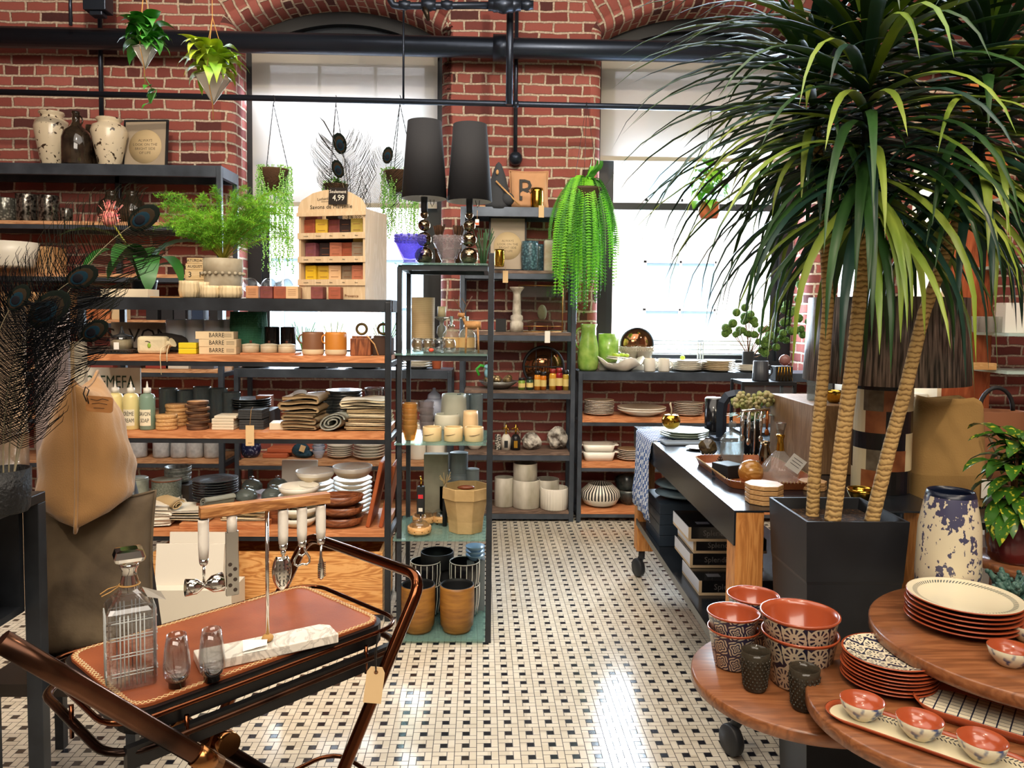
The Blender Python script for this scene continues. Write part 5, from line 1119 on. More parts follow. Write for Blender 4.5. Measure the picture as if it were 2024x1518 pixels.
t_ = thing('price_tag', 'white swing tag with an orange sticker hanging from the right lampshade', 'tag', atY(943, 440, 3.72)); MB().box((-.009, 0, -.013), (.009, .001, .016)).build('card', WPAPER, t_); MB().box((-.0085, -.0006, -.011), (.0085, 0, 0)).build('orange_sticker', M('orange sticker', 'e0542a', .5), t_); MB().tube([(0, 0, .016), (0, .02, .06)], .0008, 4).build('string', TWINE, t_)
def footed(name, label, px, Y, z, w, h, mat, group):
 s = S(Y); r = w * s / 2; H = h * s; m = MB(); m.lathe([(0, 0), (r * .55, 0), (r * .5, H * .05), (r * .42, H * .1), (r * .5, H * .16), (r * .95, H * .72), (r, H * .74), (r * 1.0, H * .93), (r * .97, H), (r * .93, H * .93), (r * .9, H * .72), (r * .42, H * .2), (0, H * .16)], 36, rib=(12, .022))
 for k in range(12): a = 2 * math.pi * k / 12; m.ball((r * .98 * math.cos(a), r * .98 * math.sin(a), H * .97), r * .10, 6, 4)
 for k in range(24):
  a = 2 * math.pi * k / 24
  for q in (.78, .86): m.ball((r * 1.0 * math.cos(a + q), r * 1.0 * math.sin(a + q), H * q), r * .07, 5, 4)
 return solo(m, name, mat, label, 'vase', on(px, Y, z + .001), 0, group)
LAV = glass('lavender glass', (.35, .32, .85), tint=.9); CLG = glass('pressed glass', (.75, .72, .72), tint=.9); AMB = glass('amber pressed glass', (.80, .52, .22), tint=.95)
LAV = gmat('lavender pressed glass', '8f8ac9', 'b9b4ee', .22); CLG = gmat('clear pressed glass', 'b5aeb0', 'e6e2e4', .2); AMB = gmat('amber pressed glass two', 'cfa45c', 'ecc98c', .32)
footed('pressed_glass_vase', 'lavender pressed glass footed vase on top of the tower', 811, 3.74, zg0, 60, 56, LAV, 'pressed glass vases'); footed('pressed_glass_vase', 'clear pressed glass footed vase between the two lamps', 886, 3.74, zg0, 58, 55, CLG, 'pressed glass vases')
for i, px in enumerate((866, 903)):
 m = MB(); r = random.Random(i)
 for k in range(16): a = r.uniform(0, 6.28); q = r.uniform(0, .02); m.tube([(q * math.cos(a), q * math.sin(a), 0), (q * 1.2 * math.cos(a), q * 1.2 * math.sin(a), r.uniform(.15, .17)), (q * 2.0 * math.cos(a), q * 2.0 * math.sin(a), r.uniform(.2, .215))], [.005, .005, .006], 5)
 m.tube([(.024 * math.cos(k / 2), .024 * math.sin(k / 2), .09) for k in range(13)], .003, 5, closed=True); solo(m, 'stick_bundle', BARK, ('tied bundle of brown sticks behind the left lamp', 'tied bundle of brown sticks behind the clear pressed vase')[i], 'stick bundle', on(px, 3.95, zg0 + .001), 0, 'stick bundles')
m = MB(); r = random.Random(3)
for k in range(30): a = r.uniform(-1, 1); m.tube([(a * .01, 0, 0), (a * .03, r.uniform(-.01, .01), .1), (a * .06, r.uniform(-.02, .02), r.uniform(.14, .2))], .0022, 4)
solo(m, 'grass_tuft', M('dark tuft green', '3a5a36', .7), 'small tuft of dark green grass right of the right lamp', 'plant', on(955, 3.95, zg0 + .001))
V('ribbed_paper_vase', 'tall ribbed kraft coloured vase at the left on the second glass shelf', 'vase', 836, 3.92, zg1, 46, 104, [(1, 0), (1, .05), (.98, .5), (1, 1)], M('ribbed kraft', 'b39a72', .7, col2='7a6344', nscale=95, kind='Z', detail=0, namt=(.55, .9)), th=.004)
BTL = gmat('clear bottle glass', 'c9c6b4', 'f0eee6', .22); KRL = M('kraft label', 'c2a06a', .7)
for i, px in enumerate((892, 923)):
 o = thing('pump_bottle', 'clear glass bottle with kraft label and metal pump, %s' % ('left of the pair', 'right of the pair behind the deer')[i], 'bottle', on(px, 3.86, zg1 + .001), 0, 'pump bottles'); MB().lathe([(0, 0), (.04, 0), (.042, .006), (.042, .085), (.03, .105), (.014, .115), (.013, .125), (0, .125)], 24).build('bottle_body', BTL, o); MB().lathe([(.044, .02), (.044, .07)], 24).build('label', KRL, o); m = MB(); m.tube([(0, 0, .12), (0, 0, .16), (-.002, -.004, .168), (-.035, -.01, .166), (-.045, -.01, .158)], .0045, 8); m.lathe([(0, .12), (.016, .12), (.016, .132), (.006, .136), (.012, .175), (0, .176)], 14); m.build('pump', CHROME, o)
for i, (px, Y) in enumerate(((826, 3.72), (846, 3.70), (868, 3.74), (888, 3.70))): V('shot_glass', 'small clear stemless glass at the front of the second glass shelf, %s' % ('first from the left', 'second from the left', 'third from the left', 'fourth from the left')[i], 'glass', px, Y, zg1, 27, 28, 'round', GLASS, 'small glasses on the tower')
solo(MB().ball((0, 0, .012), .012, 10, 8, sc=(1.1, 1, .8)), 'red_candle', M('coral wax', 'e0503a', .4), 'small coral red wax piece beside the small glasses', 'candle', on(852, 3.68, zg1 + .002))
dr = thing('reindeer_figure', 'log reindeer figure with twig antlers standing on the second glass shelf', 'figurine', on(932, 3.74, zg1), 0); LG = M('birch log', 'b98a56', .7, col2='8f6438', nscale=30); TW = M('twig', '6b4a2e', .8)
MB().tube([(-.035, 0, .135), (.045, 0, .135)], .02, 12).build('body', LG, dr)
for x in (-.025, .03):
 for y in (-.012, .012): MB().tube([(x, y, .13), (x + (x * .15), y * 1.3, 0)], .005, 6).build('leg', LG, dr)
MB().tube([(-.03, 0, .14), (-.042, 0, .175)], .008, 8).build('neck', LG, dr); MB().tube([(-.036, -.004, .18), (-.068, -.008, .185)], [.014, .009], 8).build('head', LG, dr)
for s in (-1, 1): m = MB(); m.tube([(-.04, .004 * s, .185), (-.045 + .02 * s, .01 * s, .23), (-.03 + .03 * s, .015 * s, .275)], .0026, 5); m.tube([(-.045 + .02 * s, .01 * s, .23), (-.07 + .02 * s, .012 * s, .265)], .002, 5); m.build('antler', TW, dr)
o = thing('candle_holder', 'turned grey candlestick with a cream pillar candle behind the bottles', 'candle holder', on(873, 4.0, zg1 + .001)); MB().lathe([(0, 0), (.03, 0), (.03, .01), (.012, .02), (.012, .06), (.026, .085), (.022, .12), (.01, .13), (.012, .15), (.036, .165), (.036, .172), (0, .172)], 24).build('stem', M('grey turned wood', '7a7870', .5), o); MB().lathe([(0, .172), (.022, .172), (.022, .225), (0, .225)], 20).build('candle', M('cream wax', 'd9c8a0', .4), o)
for i in range(5): solo(vessel([(.62, 0), (.66, .05), (.85, .45), (.9, .5), (1, .95), (.98, 1)], .037, .075, .003, 36, (14, .02), imi=0), 'amber_glass_cup', AMB, 'amber pressed glass cup, %s of the nested stack' % ordn(i, 5), 'cup', on(810, 3.72, zg2 + .001 + i * .0265), 30 * i, 'nested amber cups')
for i in range(4): solo(vessel([(.62, 0), (.66, .05), (.85, .45), (.9, .5), (1, .95), (.98, 1)], .037, .075, .003, 36, (14, .02)), 'clear_glass_cup', CLG, 'clear pressed glass cup, %s of the nested stack behind the amber cups' % ordn(i, 4), 'cup', on(843, 3.84, zg2 + .001 + i * .034), 30 * i, 'nested clear cups')
for i, px in enumerate((854, 896, 937)):
 o = thing('cream_ramekin', 'cream ramekin with a dark brush stroke, %s' % ('left of the three', 'middle of the three', 'right of the three')[i], 'ramekin', on(px, 3.71, zg2 + .001), (0, 0, 25)[i], 'brushed ramekins'); vessel('cyl', .0455, .068, .006).build('body', M('cream stoneware', 'd8c092', .45), o); MB().tube([(math.sin(a) * .046, -math.cos(a) * .046, .03 + .012 * (a + .9) ** 2 * .6) for a in [-.95 + .17 * k for k in range(8)]], [.0012, .003, .004, .0035, .003, .0025, .002, .001], 5, flat=(1, .4)).build('brush_stroke', M('brown slip', '4a3a2a', .6), o)
for i, px in enumerate((884, 897)): V('tilted_bowl', ('pale rimmed bowl leaning behind the ramekins, front one', 'pale rimmed bowl leaning behind the ramekins, rear one')[i], 'bowl', px, 3.86 + .1 * i, zg2 + (.035 if i == 0 else 0.03), 52, 30 if i == 0 else 66, 'barrel', (M('grey white stoneware', 'c2bfae', .5)), 'pale bowls behind the ramekins')
V('round_cup', 'small round peach cup standing behind the right ramekin', 'cup', 930, 3.83, zg2, 31, 52, 'barrel', M('peach cream ceramic', 'dcbc90', .4))
for i, px in enumerate((916, 941)): V('ribbed_tumbler', 'grey ribbed glass tumbler in the rear right corner, %s one' % ('left', 'right')[i], 'tumbler', px, 3.98, zg2, 26, 76, 'cyl', gmat('rib tumbler', '8f999c', 'd5dcdf', .4), 'grey ribbed tumblers', rib=(18, .02), seg=54)
PB = M('brown paper bag', 'b3976a', .8, col2='a08558', nscale=10, bump=.5, bscale=12, bdist=.01)
o = thing('paper_basket', 'washable brown paper basket with rolled rim on the fourth glass shelf', 'basket', on(921, 3.79, zg3 + .001), 20); r0 = .088
m = MB(); m.lathe([(0, 0), (r0, 0), (r0 * 1.06, .06), (r0 * 1.32, .17), (r0 * 1.36, .172), (r0 * 1.34, .225), (r0 * 1.28, .225), (r0 * 1.2, .17), (r0 * .95, .01), (0, .006)], 8, smooth=False); m.build('bag_body', PB, o, bevel=.006)
MB().lathe([(r0 * 1.36, .168), (r0 * 1.40, .17), (r0 * 1.38, .222), (r0 * 1.34, .226)], 8, smooth=False).build('rolled_cuff', PB, o)
solo(MB().ball((0, 0, .0), .03, 10, 6, sc=(1.5, .6, .4)), 'brown_shell', M('brown shell', '7a3f26', .4), 'brown curled pod inside the paper basket', 'pod', on(921, 3.79, zg3 + .215))
for i, (px, Y, lb) in enumerate(((829, 3.71, 'wooden rimmed glass dish with brass studs, the front left one'), (838, 3.9, 'wooden rimmed glass dish behind the front studded dish'), (873, 3.92, 'wooden rimmed glass dish beside the paper basket'))):
 o = thing('studded_dish', lb, 'dish', on(px, Y, zg3 + .012), 0, 'studded glass dishes'); MB().lathe([(0, 0), (.055, 0), (.058, .004), (.058, .03), (.052, .034), (.05, .01), (0, .01)], 30).build('wood_ring', BEECH, o); MB().lathe([(.05, .012), (.048, .04), (.03, .055), (.006, .06), (0, .061)], 24).build('glass_lid', GLASS, o); m = MB()
 for k in range(10): m.ball((.0585 * math.cos(k * .628), .0585 * math.sin(k * .628), .014), .0028, 6, 4)
 for k in range(3): m.ball((.04 * math.cos(k * 2.1), .04 * math.sin(k * 2.1), -.006), .006, 6, 4)
 m.build('studs', M('dark brass', '5a3f1e', .4, .8), o)
o = thing('wine_opener', 'slim black boxed bar tool with a red label standing among the dishes', 'box', on(831, 3.80, zg3 + .005), 0); MB().box((-.019, 0, .07), (.019, .03, .21)).build('case', BLKM, o, bevel=.004); MB().tube([(0, .015, 0), (0, .015, .07)], .005, 8).build('stem', CHROME, o); MB().box((-.012, -.0007, .15), (.012, 0, .17)).build('red_label', M('red label', 'd2303a', .5), o); MB().box((-.01, -.0007, .085), (.01, 0, .103)).build('white_label', WPAPER, o); MB().tube([(0, .015, .21), (.003, .015, .235), (-.004, .015, .26)], .006, 6).build('brass_top', GOLD, o)
for i, (px, w, h) in enumerate(((861, 48, 95), (880, 24, 70))): box('concrete_block', ('tall grey square canister at the rear of the fourth glass shelf', 'shorter grey square canister beside the paper basket')[i], 'canister', on(px, 3.96, zg3 + .001), (w * S(3.96), .06, h * S(3.96) + .1 * (1 - i)), M('warm concrete', '8f8a78', .7, col2='7d7868', nscale=9), 0, 'grey square canisters', .002)
o = thing('skewer_holder', 'small bundle of pale twigs in a dark tube at the rear of the fourth shelf', 'twig holder', on(879, 3.86, zg3 + .001)); MB().tube([(0, 0, 0), (0, 0, .2)], .012, 10).build('tube', BLKM, o); m = MB(); r = random.Random(2)
for k in range(12): a = r.uniform(0, 6.28); m.tube([(0, 0, .19), (.01 * math.cos(a), .01 * math.sin(a), .23), (.03 * math.cos(a), .03 * math.sin(a), r.uniform(.24, .28))], .0015, 4)
m.build('twigs', M('pale twig', 'c9b080', .8), o)
for k, (px, Y, w, h, z_) in enumerate(((907, 3.99, 36, 44, .235), (907, 3.99, 38, 42, .13), (933, 3.98, 28, 52, .13), (888, 4.0, 26, 46, .13))):
 o = thing('tin_canister', ('grey lidded canister stacked on another behind the paper basket', 'grey lidded canister under the stacked one behind the paper basket', 'grey lidded canister at the right behind the paper basket', 'small grey canister left of the stacked pair')[k], 'canister', on(px, Y, zg3 + z_ + .001), 0, 'grey canisters on the tower'); vessel('cyl', w * S(Y) / 2, h * S(Y), .003).build('body', M('grey tin', '6f787c', .45), o); lid(w * S(Y) / 2, h * S(Y), k=.008).build('lid', M('grey tin', '6f787c', .45), o)
box('glass_riser', 'white riser box under the grey canisters', 'riser', on(911, 3.94, zg3 + .0005), (.17, .09, .128), M('white box board', 'ded8ca', .6))
WOODP = M('gold brown wood grain planter', '9a6a2c', .45, col2='7a4f20', nscale=9, stretch=(1, 1, 6))
for i, px in enumerate((826, 903)): V('gold_planter', ('gold brown ribbed planter at the lower left of the tower', 'gold brown ribbed planter at the lower right of the tower')[i], 'planter', px, 3.745, zg4, 69, 93, [(.8, 0), (.84, .05), (.86, .10), (.96, .13), (1, .5), (1, .93), (.98, 1)], [WOODP, BLKM], 'gold brown planters', imi=1, th=.005)
def striped(px, Y, w, h, z, lab):
 s = S(Y); r = w * s / 2; o = thing('striped_planter', lab, 'planter', on(px, Y, z + .001), 10, 'black striped planters'); sh = [(.75, 0), (.85, .1), (1, .6), (1, .97), (.98, 1)]; vessel(sh, r, h * s, .004).build('pot_body', BLKC, o); m = MB()
 for k in range(16): a = 2 * math.pi * k / 16; m.tube([(r * 1.003 * q * math.cos(a), r * 1.003 * q * math.sin(a), zz * h * s) for q, zz in ((.85, .1), (.93, .35), (1, .6), (1, .97))], .0022, 4)
 m.tube([(r * math.cos(k / 24 * 6.2832), r * math.sin(k / 24 * 6.2832), h * s) for k in range(24)], .0022, 5, closed=True); m.build('white_stripes', M('white slip', 'e3ded2', .5), o)
for i, (px, z_) in enumerate(((841, 0), (841, .12), (918, 0), (918, .12))): striped(px, 3.93, 60, 64, zg4 + z_, 'black planter with white stripes, %s %s pair' % (('lower', 'upper')[i % 2], ('of the left', 'of the left', 'of the right', 'of the right')[i]))
V('black_bucket', 'large black round bucket with grey rim behind the striped planters', 'bucket', 864, 4.0, zg4 + .235, 66, 30, 'cyl', [BLKM], th=.004); box('black_case', 'black square case behind the left striped planters', 'case', on(864, 3.975, zg4 + .0005), (.15, .08, .233), BLKM)
for i in range(3): stack(1, .02, PL(.052, .03), 'blue_dish', 'pale blue dish, %s of the little pile at the right' % ordn(i, 3), 'dish', on(940, 4.0, zg4 + .27 + i * .022), [M('pale blue glaze', ('8fb2cf', 'a8c3d6', '3a6fae')[i], .2)], 'blue dishes on the tower')
box('grey_case', 'grey square case under the blue dishes', 'case', on(940, 3.985, zg4 + .0005), (.095, .07, .268), M('grey tin', '6f787c', .45))
# ================================================================ tall back unit in the middle
mY = 5.96
LET = wood('burlap print', 'c9a176', 'b98e62', 'X', 3, .9)
o = thing('letter_pillow', 'small burlap pillow printed with a big black R on the top shelf', 'pillow', on(1045, mY, zB[0] + .155), 0); o.rotation_euler = (R_(-8), 0, 0); pillow(.3, .31, .1, M('pinkish burlap', 'c2936c', .95), o, 5); text('R', .17, INK, o, (-.02, -.056, -.02))
def circle_print(label, px, Y, z, w, h, rz=0, lean=-5):
 o = thing('framed_print', label, 'picture', on(px, Y, z + .002), rz, rx=lean); f = .014
 m = MB(); m.box((-w / 2, 0, 0), (w / 2, .018, f)); m.box((-w / 2, 0, h - f), (w / 2, .018, h)); m.box((-w / 2, 0, f), (-w / 2 + f, .018, h - f)); m.box((w / 2 - f, 0, f), (w / 2, .018, h - f)); m.build('frame', BLKM, o); MB().box((-w / 2 + f, .004, f), (w / 2 - f, .014, h - f)).build('print_paper', M('grey beige print', 'a79884', .6), o)
 MB().lathe([(0, 0), (w * .37, 0), (w * .37, .001), (0, .001)], 40, T=TR(0, .0035, h * .46, rx=90)).build('printed_circle', M('cream circle print', 'cbb48c', .6), o)
 for k, t in enumerate(('ALWAYS', 'LOOK ON THE', 'BRIGHT SIDE', 'OF LIFE')): text(t, w * .058, M('grey print ink', '6a5c4a', .7), o, (0, .0015, h * .46 + w * (.13 - .09 * k)))
 return o
circle_print('framed print ALWAYS LOOK ON THE BRIGHT SIDE OF LIFE at the middle back shelf', 1003, 5.93, zB[1], .29, .42); circle_print('framed ALWAYS LOOK print with a circle beside the left white vases', 285, uY + .2, zU[0] + .01, .35, .38, -6)
o = thing('felt_rabbit', 'dark grey felt gnome figure with bead beside the letter pillow', 'figurine', on(985, 5.90, zB[0])); MB().lathe([(0, 0), (.09, 0), (.10, .03), (.08, .14), (.05, .26), (.02, .34), (0, .36)], 20).build('felt_body', M('dark grey felt', '3c3f44', .95), o); MB().ball((.07, -.06, .07), .05, 12, 8).build('ball', M('dark grey felt', '3c3f44', .95), o); m = MB(); m.ball((-.01, -.06, .27), .012, 8, 6, sc=(1, 1, 1.6)); m.build('bead', BEECH, o)
MB().tube([(-.02, -.085, .2), (.16, -.1, .02)], .007, 6).build('wooden_pole', BEECH, o)
box('small_plank', 'pale wooden plank lying on the top back shelf', 'plank', on(970, 5.9, zB[0] + .001), (.17, .06, .028), BEECH)
V('gold_pot', 'hammered gold pot on the top back shelf beside the fern', 'pot', 1061, 5.9, zB[0], 26, 42, 'barrel', GOLD); V('trailing_ivy_pot', 'tan cloth pot behind the hammered gold pot', 'pot', 1066, 6.03, zB[0], 32, 66, 'flare', M('tan cloth', 'b99a72', .9))
for k, (px, y, lab) in enumerate(((1070, 418, 'buff tag hanging from the top back shelf'), (999, 547, 'buff tag hanging below the gold watering pot'), (1082, 666, 'white tag hanging from the glass panel shelf'))): o = thing('price_tag', lab, 'tag', atY(px, y, BF - .01)); MB().box((-.02, 0, -.045), (.02, .001, .045)).build('card', (PAPER, PAPER, WPAPER)[k], o); MB().tube([(0, 0, .045), (0, .004, .09)], .001, 4).build('string', TWINE, o)
V('gold_mug', 'shiny gold cup hanging over the edge of the second back shelf', 'cup', 987, 5.75, zB[1] + .02, 21, 34, 'barrel', GOLD)
HX = M('blue honeycomb ceramic', '5d7f8a', .3, col2='2e4650', nscale=55, kind='voronoi', namt=(.2, .6)); V('honeycomb_vase', 'blue grey honeycomb textured vase beside the framed print', 'vase', 1047, 5.92, zB[1], 36, 58, 'barrel', HX); V('honeycomb_vase', 'smaller blue grey textured vase behind the honeycomb vase', 'vase', 1064, 6.04, zB[1], 28, 54, 'barrel', HX)
box('driftwood_block', 'white washed driftwood block at the right end of the second back shelf', 'block', on(1084, 5.93, zB[1] + .001), (.07, .08, .24), M('whitewash over wood', 'd6cfc2', .8, col2='a2713f', nscale=6), 0, None, .01)
o = solo(MB().lathe([(0, 0), (.052, 0), (.052, .07), (.044, .075), (.045, .09), (.05, .1), (.046, .125), (.03, .135), (.034, .15), (.028, .29), (.034, .31), (.055, .335), (.058, .345), (0, .345)], 24), 'candlestick', M('distressed white wood', 'cfc8ba', .7, col2='9a9080', nscale=15), 'tall distressed white candlestick on the middle back shelf', 'candlestick', on(1021, 5.93, zB[2] + .001)); box('black_cube', 'small black cube left of the white candlestick', 'cube', on(990, 5.93, zB[2] + .001), (.08, .08, .1), BLKM)
o = thing('glass_panel_frame', 'glass box frame with brass edge and dried cactus on the middle back shelf', 'display box', on(1068, 5.95, zB[2] + .001)); m = MB()
for a, b in (((-.17, 0, 0), (.17, 0, 0)), ((-.17, 0, .36), (.17, 0, .36)), ((-.17, 0, 0), (-.17, 0, .36)), ((.17, 0, 0), (.17, 0, .36)), ((-.17, .08, 0), (.17, .08, 0)), ((-.17, 0, .045), (.17, 0, .045))): m.tube([a, b], .004, 6)
m.build('brass_edge', M('copper brass', 'c08a4a', .3, .8), o); MB().box((-.168, .0, .05), (.168, .003, .358)).build('glass_pane', GLASS, o); MB().box((-.165, .004, .27), (.165, .008, .35)).build('fretwork', gmat('grey lace', '6f6a6a', 'c9c4c0', .6), o); MB().ball((.015, .05, .15), .037, 12, 10, sc=(1, .8, 1.7)).build('cactus', M('dried cactus', '9a9a72', .8, bump=.8, bscale=60, bdist=.006), o); MB().tube([(-.08, .03, .01), (-.09, .03, .07), (-.03, .04, .09), (.09, .03, .08), (.1, .03, .03)], .012, 8).build('driftwood', BARK, o)
rm_ = thing('round_mirror_lantern', 'round black metal lantern mirror frame on the fourth back shelf', 'lantern', on(1074, 5.98, zB[3] + .001)); m = MB()
for y in (0, .07): m.tube([(.155 * math.cos(k / 32 * 6.2832), y, .17 + .155 * math.sin(k / 32 * 6.2832)) for k in range(32)], .009, 8, closed=True)
for a in (-.06, .06): m.tube([(a, 0, .03), (a, 0, .31)], .004, 6)
m.tube([(-.15, 0, .17), (.15, 0, .17)], .004, 6); m.box((-.04, -.02, 0), (.04, .09, .012)); m.build('frame', BLKM, rm_); MB().lathe([(0, 0), (.148, 0), (.148, .003), (0, .003)], 40, T=TR(0, .06, .17, rx=90)).build('mirror_glass', M('bronze mirror', '9a6a4a', .08, .9), rm_)
jr = random.Random(4)
for i, (px, w, h, c, lc, lab) in enumerate(((1031, 14, 24, '7a9a3a', 'dark', 'short green spread jar'), (1047, 14, 26, '2f4a36', 'dark', 'dark green spread jar'), (1062, 13, 38, 'd98a2a', 'dark', 'orange spread jar'), (1074, 12, 36, 'c9741f', 'dark', 'amber spread jar'), (1092, 14, 42, 'd9a03a', 'red', 'yellow fruit jar with red cap'), (1105, 14, 44, '8f1a24', 'red', 'deep red jam jar'), (1118, 12, 40, 'b99a3a', 'dark', 'olive yellow relish jar'))):
 o = thing('food_jar', lab + ' on the fourth back shelf', 'jar', on(px, 5.88, zB[3] + .001), 0, 'food jars'); s = S(5.88); r = w * s / 2; H = h * s; MB().lathe([(0, 0), (r, 0), (r, H * .72), (r * .8, H * .8), (0, H * .8)], 16).build('glass_body', M('jar ' + c, c, .15, coat=.5), o); MB().lathe([(0, H * .8), (r * .88, H * .8), (r * .88, H), (0, H)], 16).build('lid', M('dark lid' if lc == 'dark' else 'red lid', '1c1c1e' if lc == 'dark' else '8f2a24', .35), o); MB().lathe([(r * 1.02, H * .2), (r * 1.02, H * .55)], 16).build('label', M('yellow jar label', 'd9c27a', .6), o)
o = thing('silver_bowl', 'low silvery bowl of gold baubles with a pale blue bird figure', 'bowl', on(985, 5.97, zB[3] + .001)); MB().lathe([(0, 0), (.07, 0), (.12, .03), (.155, .06), (.15, .06), (.11, .032), (0, .01)], 30).build('bowl_body', M('silver leaf', 'a9aaa6', .35, .8, bump=.4, bscale=30), o); m = MB()
for k in range(16): m.ball((jr.uniform(-.1, .1), jr.uniform(-.08, .08), .055 + jr.uniform(0, .03)), jr.uniform(.018, .03), 8, 6)
m.build('baubles', M('champagne baubles', 'b9a27a', .3, .6, col2='6f5a36', nscale=30), o); m = MB(); m.ball((-.08, -.03, .12), .032, 10, 8, sc=(1, .8, 1.3)); m.ball((-.09, -.04, .17), .02, 10, 8); m.build('blue_bird', M('pale blue', '86b9c9', .5), o); m = MB(); m.tube([(-.15, 0, .1), (-.17, 0, .15), (-.14, 0, .18), (-.11, 0, .17)], .012, 6); m.build('green_ribbon', M('bright green ribbon', '46b03a', .6), o)
for i, (px, c) in enumerate(((1000, '1f1f22'), (1019, '3a2f1f'))):
 o = thing('spray_bottle', 'bottle with brass plant mister top on the fifth back shelf, %s' % ('white bodied one', 'dark bodied one')[i], 'bottle', on(px, 5.93, zB[4] + .001), 0, 'brass misters'); MB().lathe([(0, 0), (.038, 0), (.038, .09), (.02, .12), (0, .12)], 18).build('bottle_body', (M('white enamel', 'd9d3c6', .3), M('dark bottle', '1f1f22', .2))[i], o); m = MB(); m.tube([(0, 0, .12), (0, 0, .2)], .007, 8); m.tube([(-.035, 0, .165), (.02, 0, .175)], .006, 6); m.tube([(.01, 0, .17), (.03, 0, .13)], .004, 6); m.build('brass_mister', GOLD, o); MB().box((-.014, -.039, .02), (.014, -.037, .075)).build('label', BLKM if i == 0 else GOLD, o)
def rock(name, label, p, dim, seed, mat, group=None):
 bm = bmesh.new(); bmesh.ops.create_icosphere(bm, subdivisions=3, radius=1); r = random.Random(seed); d = [Vector((r.uniform(-1, 1), r.uniform(-1, 1), r.uniform(-1, 1))).normalized() for _ in range(16)]
 for v in bm.verts:
  k = 1.0
  for q in d: k = min(k, .82 / max(.3, v.co.dot(q)) if v.co.dot(q) > .75 else 1.0)
  v.co = Vector((v.co.x * dim[0] * k, v.co.y * dim[1] * k, max(-.8, v.co.z * k) * dim[2] + dim[2] * .8))
 me = bpy.data.meshes.new(name); bm.to_mesh(me); bm.free(); me.materials.append(mat); o = bpy.data.objects.new(name, me); C.objects.link(o); o.location = p; return tag(o, label, 'stone', group)
QZ = M('rough quartz', 'd0cbc0', .7, col2='4a4038', nscale=18, namt=(.42, .62), bump=1, bscale=30, bdist=.02, detail=6)
rock('quartz_rock', 'small rough quartz rock in the middle of the fifth back shelf', on(1050, 5.95, zB[4] + .001), (.085, .06, .075), 1, QZ, 'quartz rocks'); rock('quartz_rock', 'larger quartz rock with dark cap at the right of the fifth back shelf', on(1101, 5.98, zB[4] + .001), (.085, .075, .10), 2, QZ, 'quartz rocks')
V('speckled_cup', 'small speckled black and white cup at the left of the fifth back shelf', 'cup', 984, 5.93, zB[4], 12, 30, 'cyl', M('black white speckle', 'c9c4b8', .5, col2='1c1c1c', nscale=90, namt=(.45, .55))); V('lattice_bowl', 'white lattice bowl seen under the third glass shelf', 'bowl', 938, 5.95, zB[4], 38, 24, 'bowl', WHITEC)
PMB = M('washed grey planter', 'e0dbd0', .6, col2='a09a86', nscale=7, namt=(.35, .7), stretch=(1, 1, .4))
for px, Y, z_, w, h, lab in ((996, 5.98, 0, 38, 58, 'grey washed planter at the left of the bottom back shelf'), (1040, 5.95, 0, 54, 56, 'wide grey washed planter under the smaller one'), (1038, 5.95, .215, 48, 34, 'grey washed planter stacked on the wide planter'), (1080, 6.03, 0, 50, 52, 'round white planter behind the fluted white planter')): V('washed_planter', lab, 'planter', px, Y, zB[5] + z_, w, h, 'cyl', [PMB], 'washed planters', th=.006)
V('fluted_planter', 'low white fluted planter at the right of the bottom back shelf', 'planter', 1095, 5.92, zB[5], 56, 42, 'cyl', WHITEC, 'washed planters', rib=(30, .012), seg=120, th=.006)
# ================================================================ right window shelf
rY = 5.95
GRG = M('mottled green glaze', '6f9a3a', .25, col2='9ab85a', nscale=14, coat=.5)
o = thing('green_pitcher', 'tall mottled green pitcher with loop handle at the left end of the window shelf', 'pitcher', on(1162, rY - .03, zR[0] + .011), 0); vessel([(.75, 0), (.9, .05), (1, .2), (.92, .5), (.68, .8), (.66, .9), (.8, 1)], .084, .36, .005).build('pitcher_body', GRG, o); handle(MB(), .058, .17, .33, .05, .009, ang=180).build('handle', GRG, o)
V('green_vase', 'stout mottled green cylinder vase beside the pitcher', 'vase', 1202, 6.06, zR[0] + .07, 40, 56, [(.7, 0), (.9, .05), (1, .3), (1, 1)], GRG, th=.005); box('white_riser', 'pale riser block beneath the green cylinder vase', 'riser', on(1202, 6.0, zR[0] + .0105), (.14, .12, .058), WHITEC)
o = thing('square_dish', 'white square folded corner salad dish with lime fruit on the window shelf', 'dish', on(1226, rY - .03, zR[0] + .011), 15); m = MB(); N = 24; vs = []; rings = ((0, 0), (.07, 0), (.11, .03), (.165, .085), (.158, .086), (.1, .036), (0, .012))
for i in range(N):
 a = 2 * math.pi * i / N; k = 1 + .18 * abs(math.cos(2 * a)) ** 2; q = 1 + .35 * math.cos(4 * a)
 for r, z in rings: vs.append((r * k * math.cos(a), r * k * math.sin(a), z * (q if z > .05 else 1)))
fs = [(i * 7 + j, ((i + 1) % N) * 7 + j, ((i + 1) % N) * 7 + j + 1, i * 7 + j + 1) for i in range(N) for j in range(6)]; m.add(vs, fs, 0, True); m.build('dish_body', WHITEC, o)
m = MB(); m.prism(rrect(.2, .2, .04), .085, .095, T=TR(ry=6)); m.prism(rrect(.18, .18, .04), .1, .108, T=TR(ry=6, rz=10)); m.build('square_plates', WHITEC, o); m = MB()
for k in range(9): m.ball((jr.uniform(-.05, .05), jr.uniform(-.04, .04), .122), .018, 8, 6, sc=(1, 1, .8))
m.build('lime_fruit', M('lime green', 'a9c03a', .5), o)
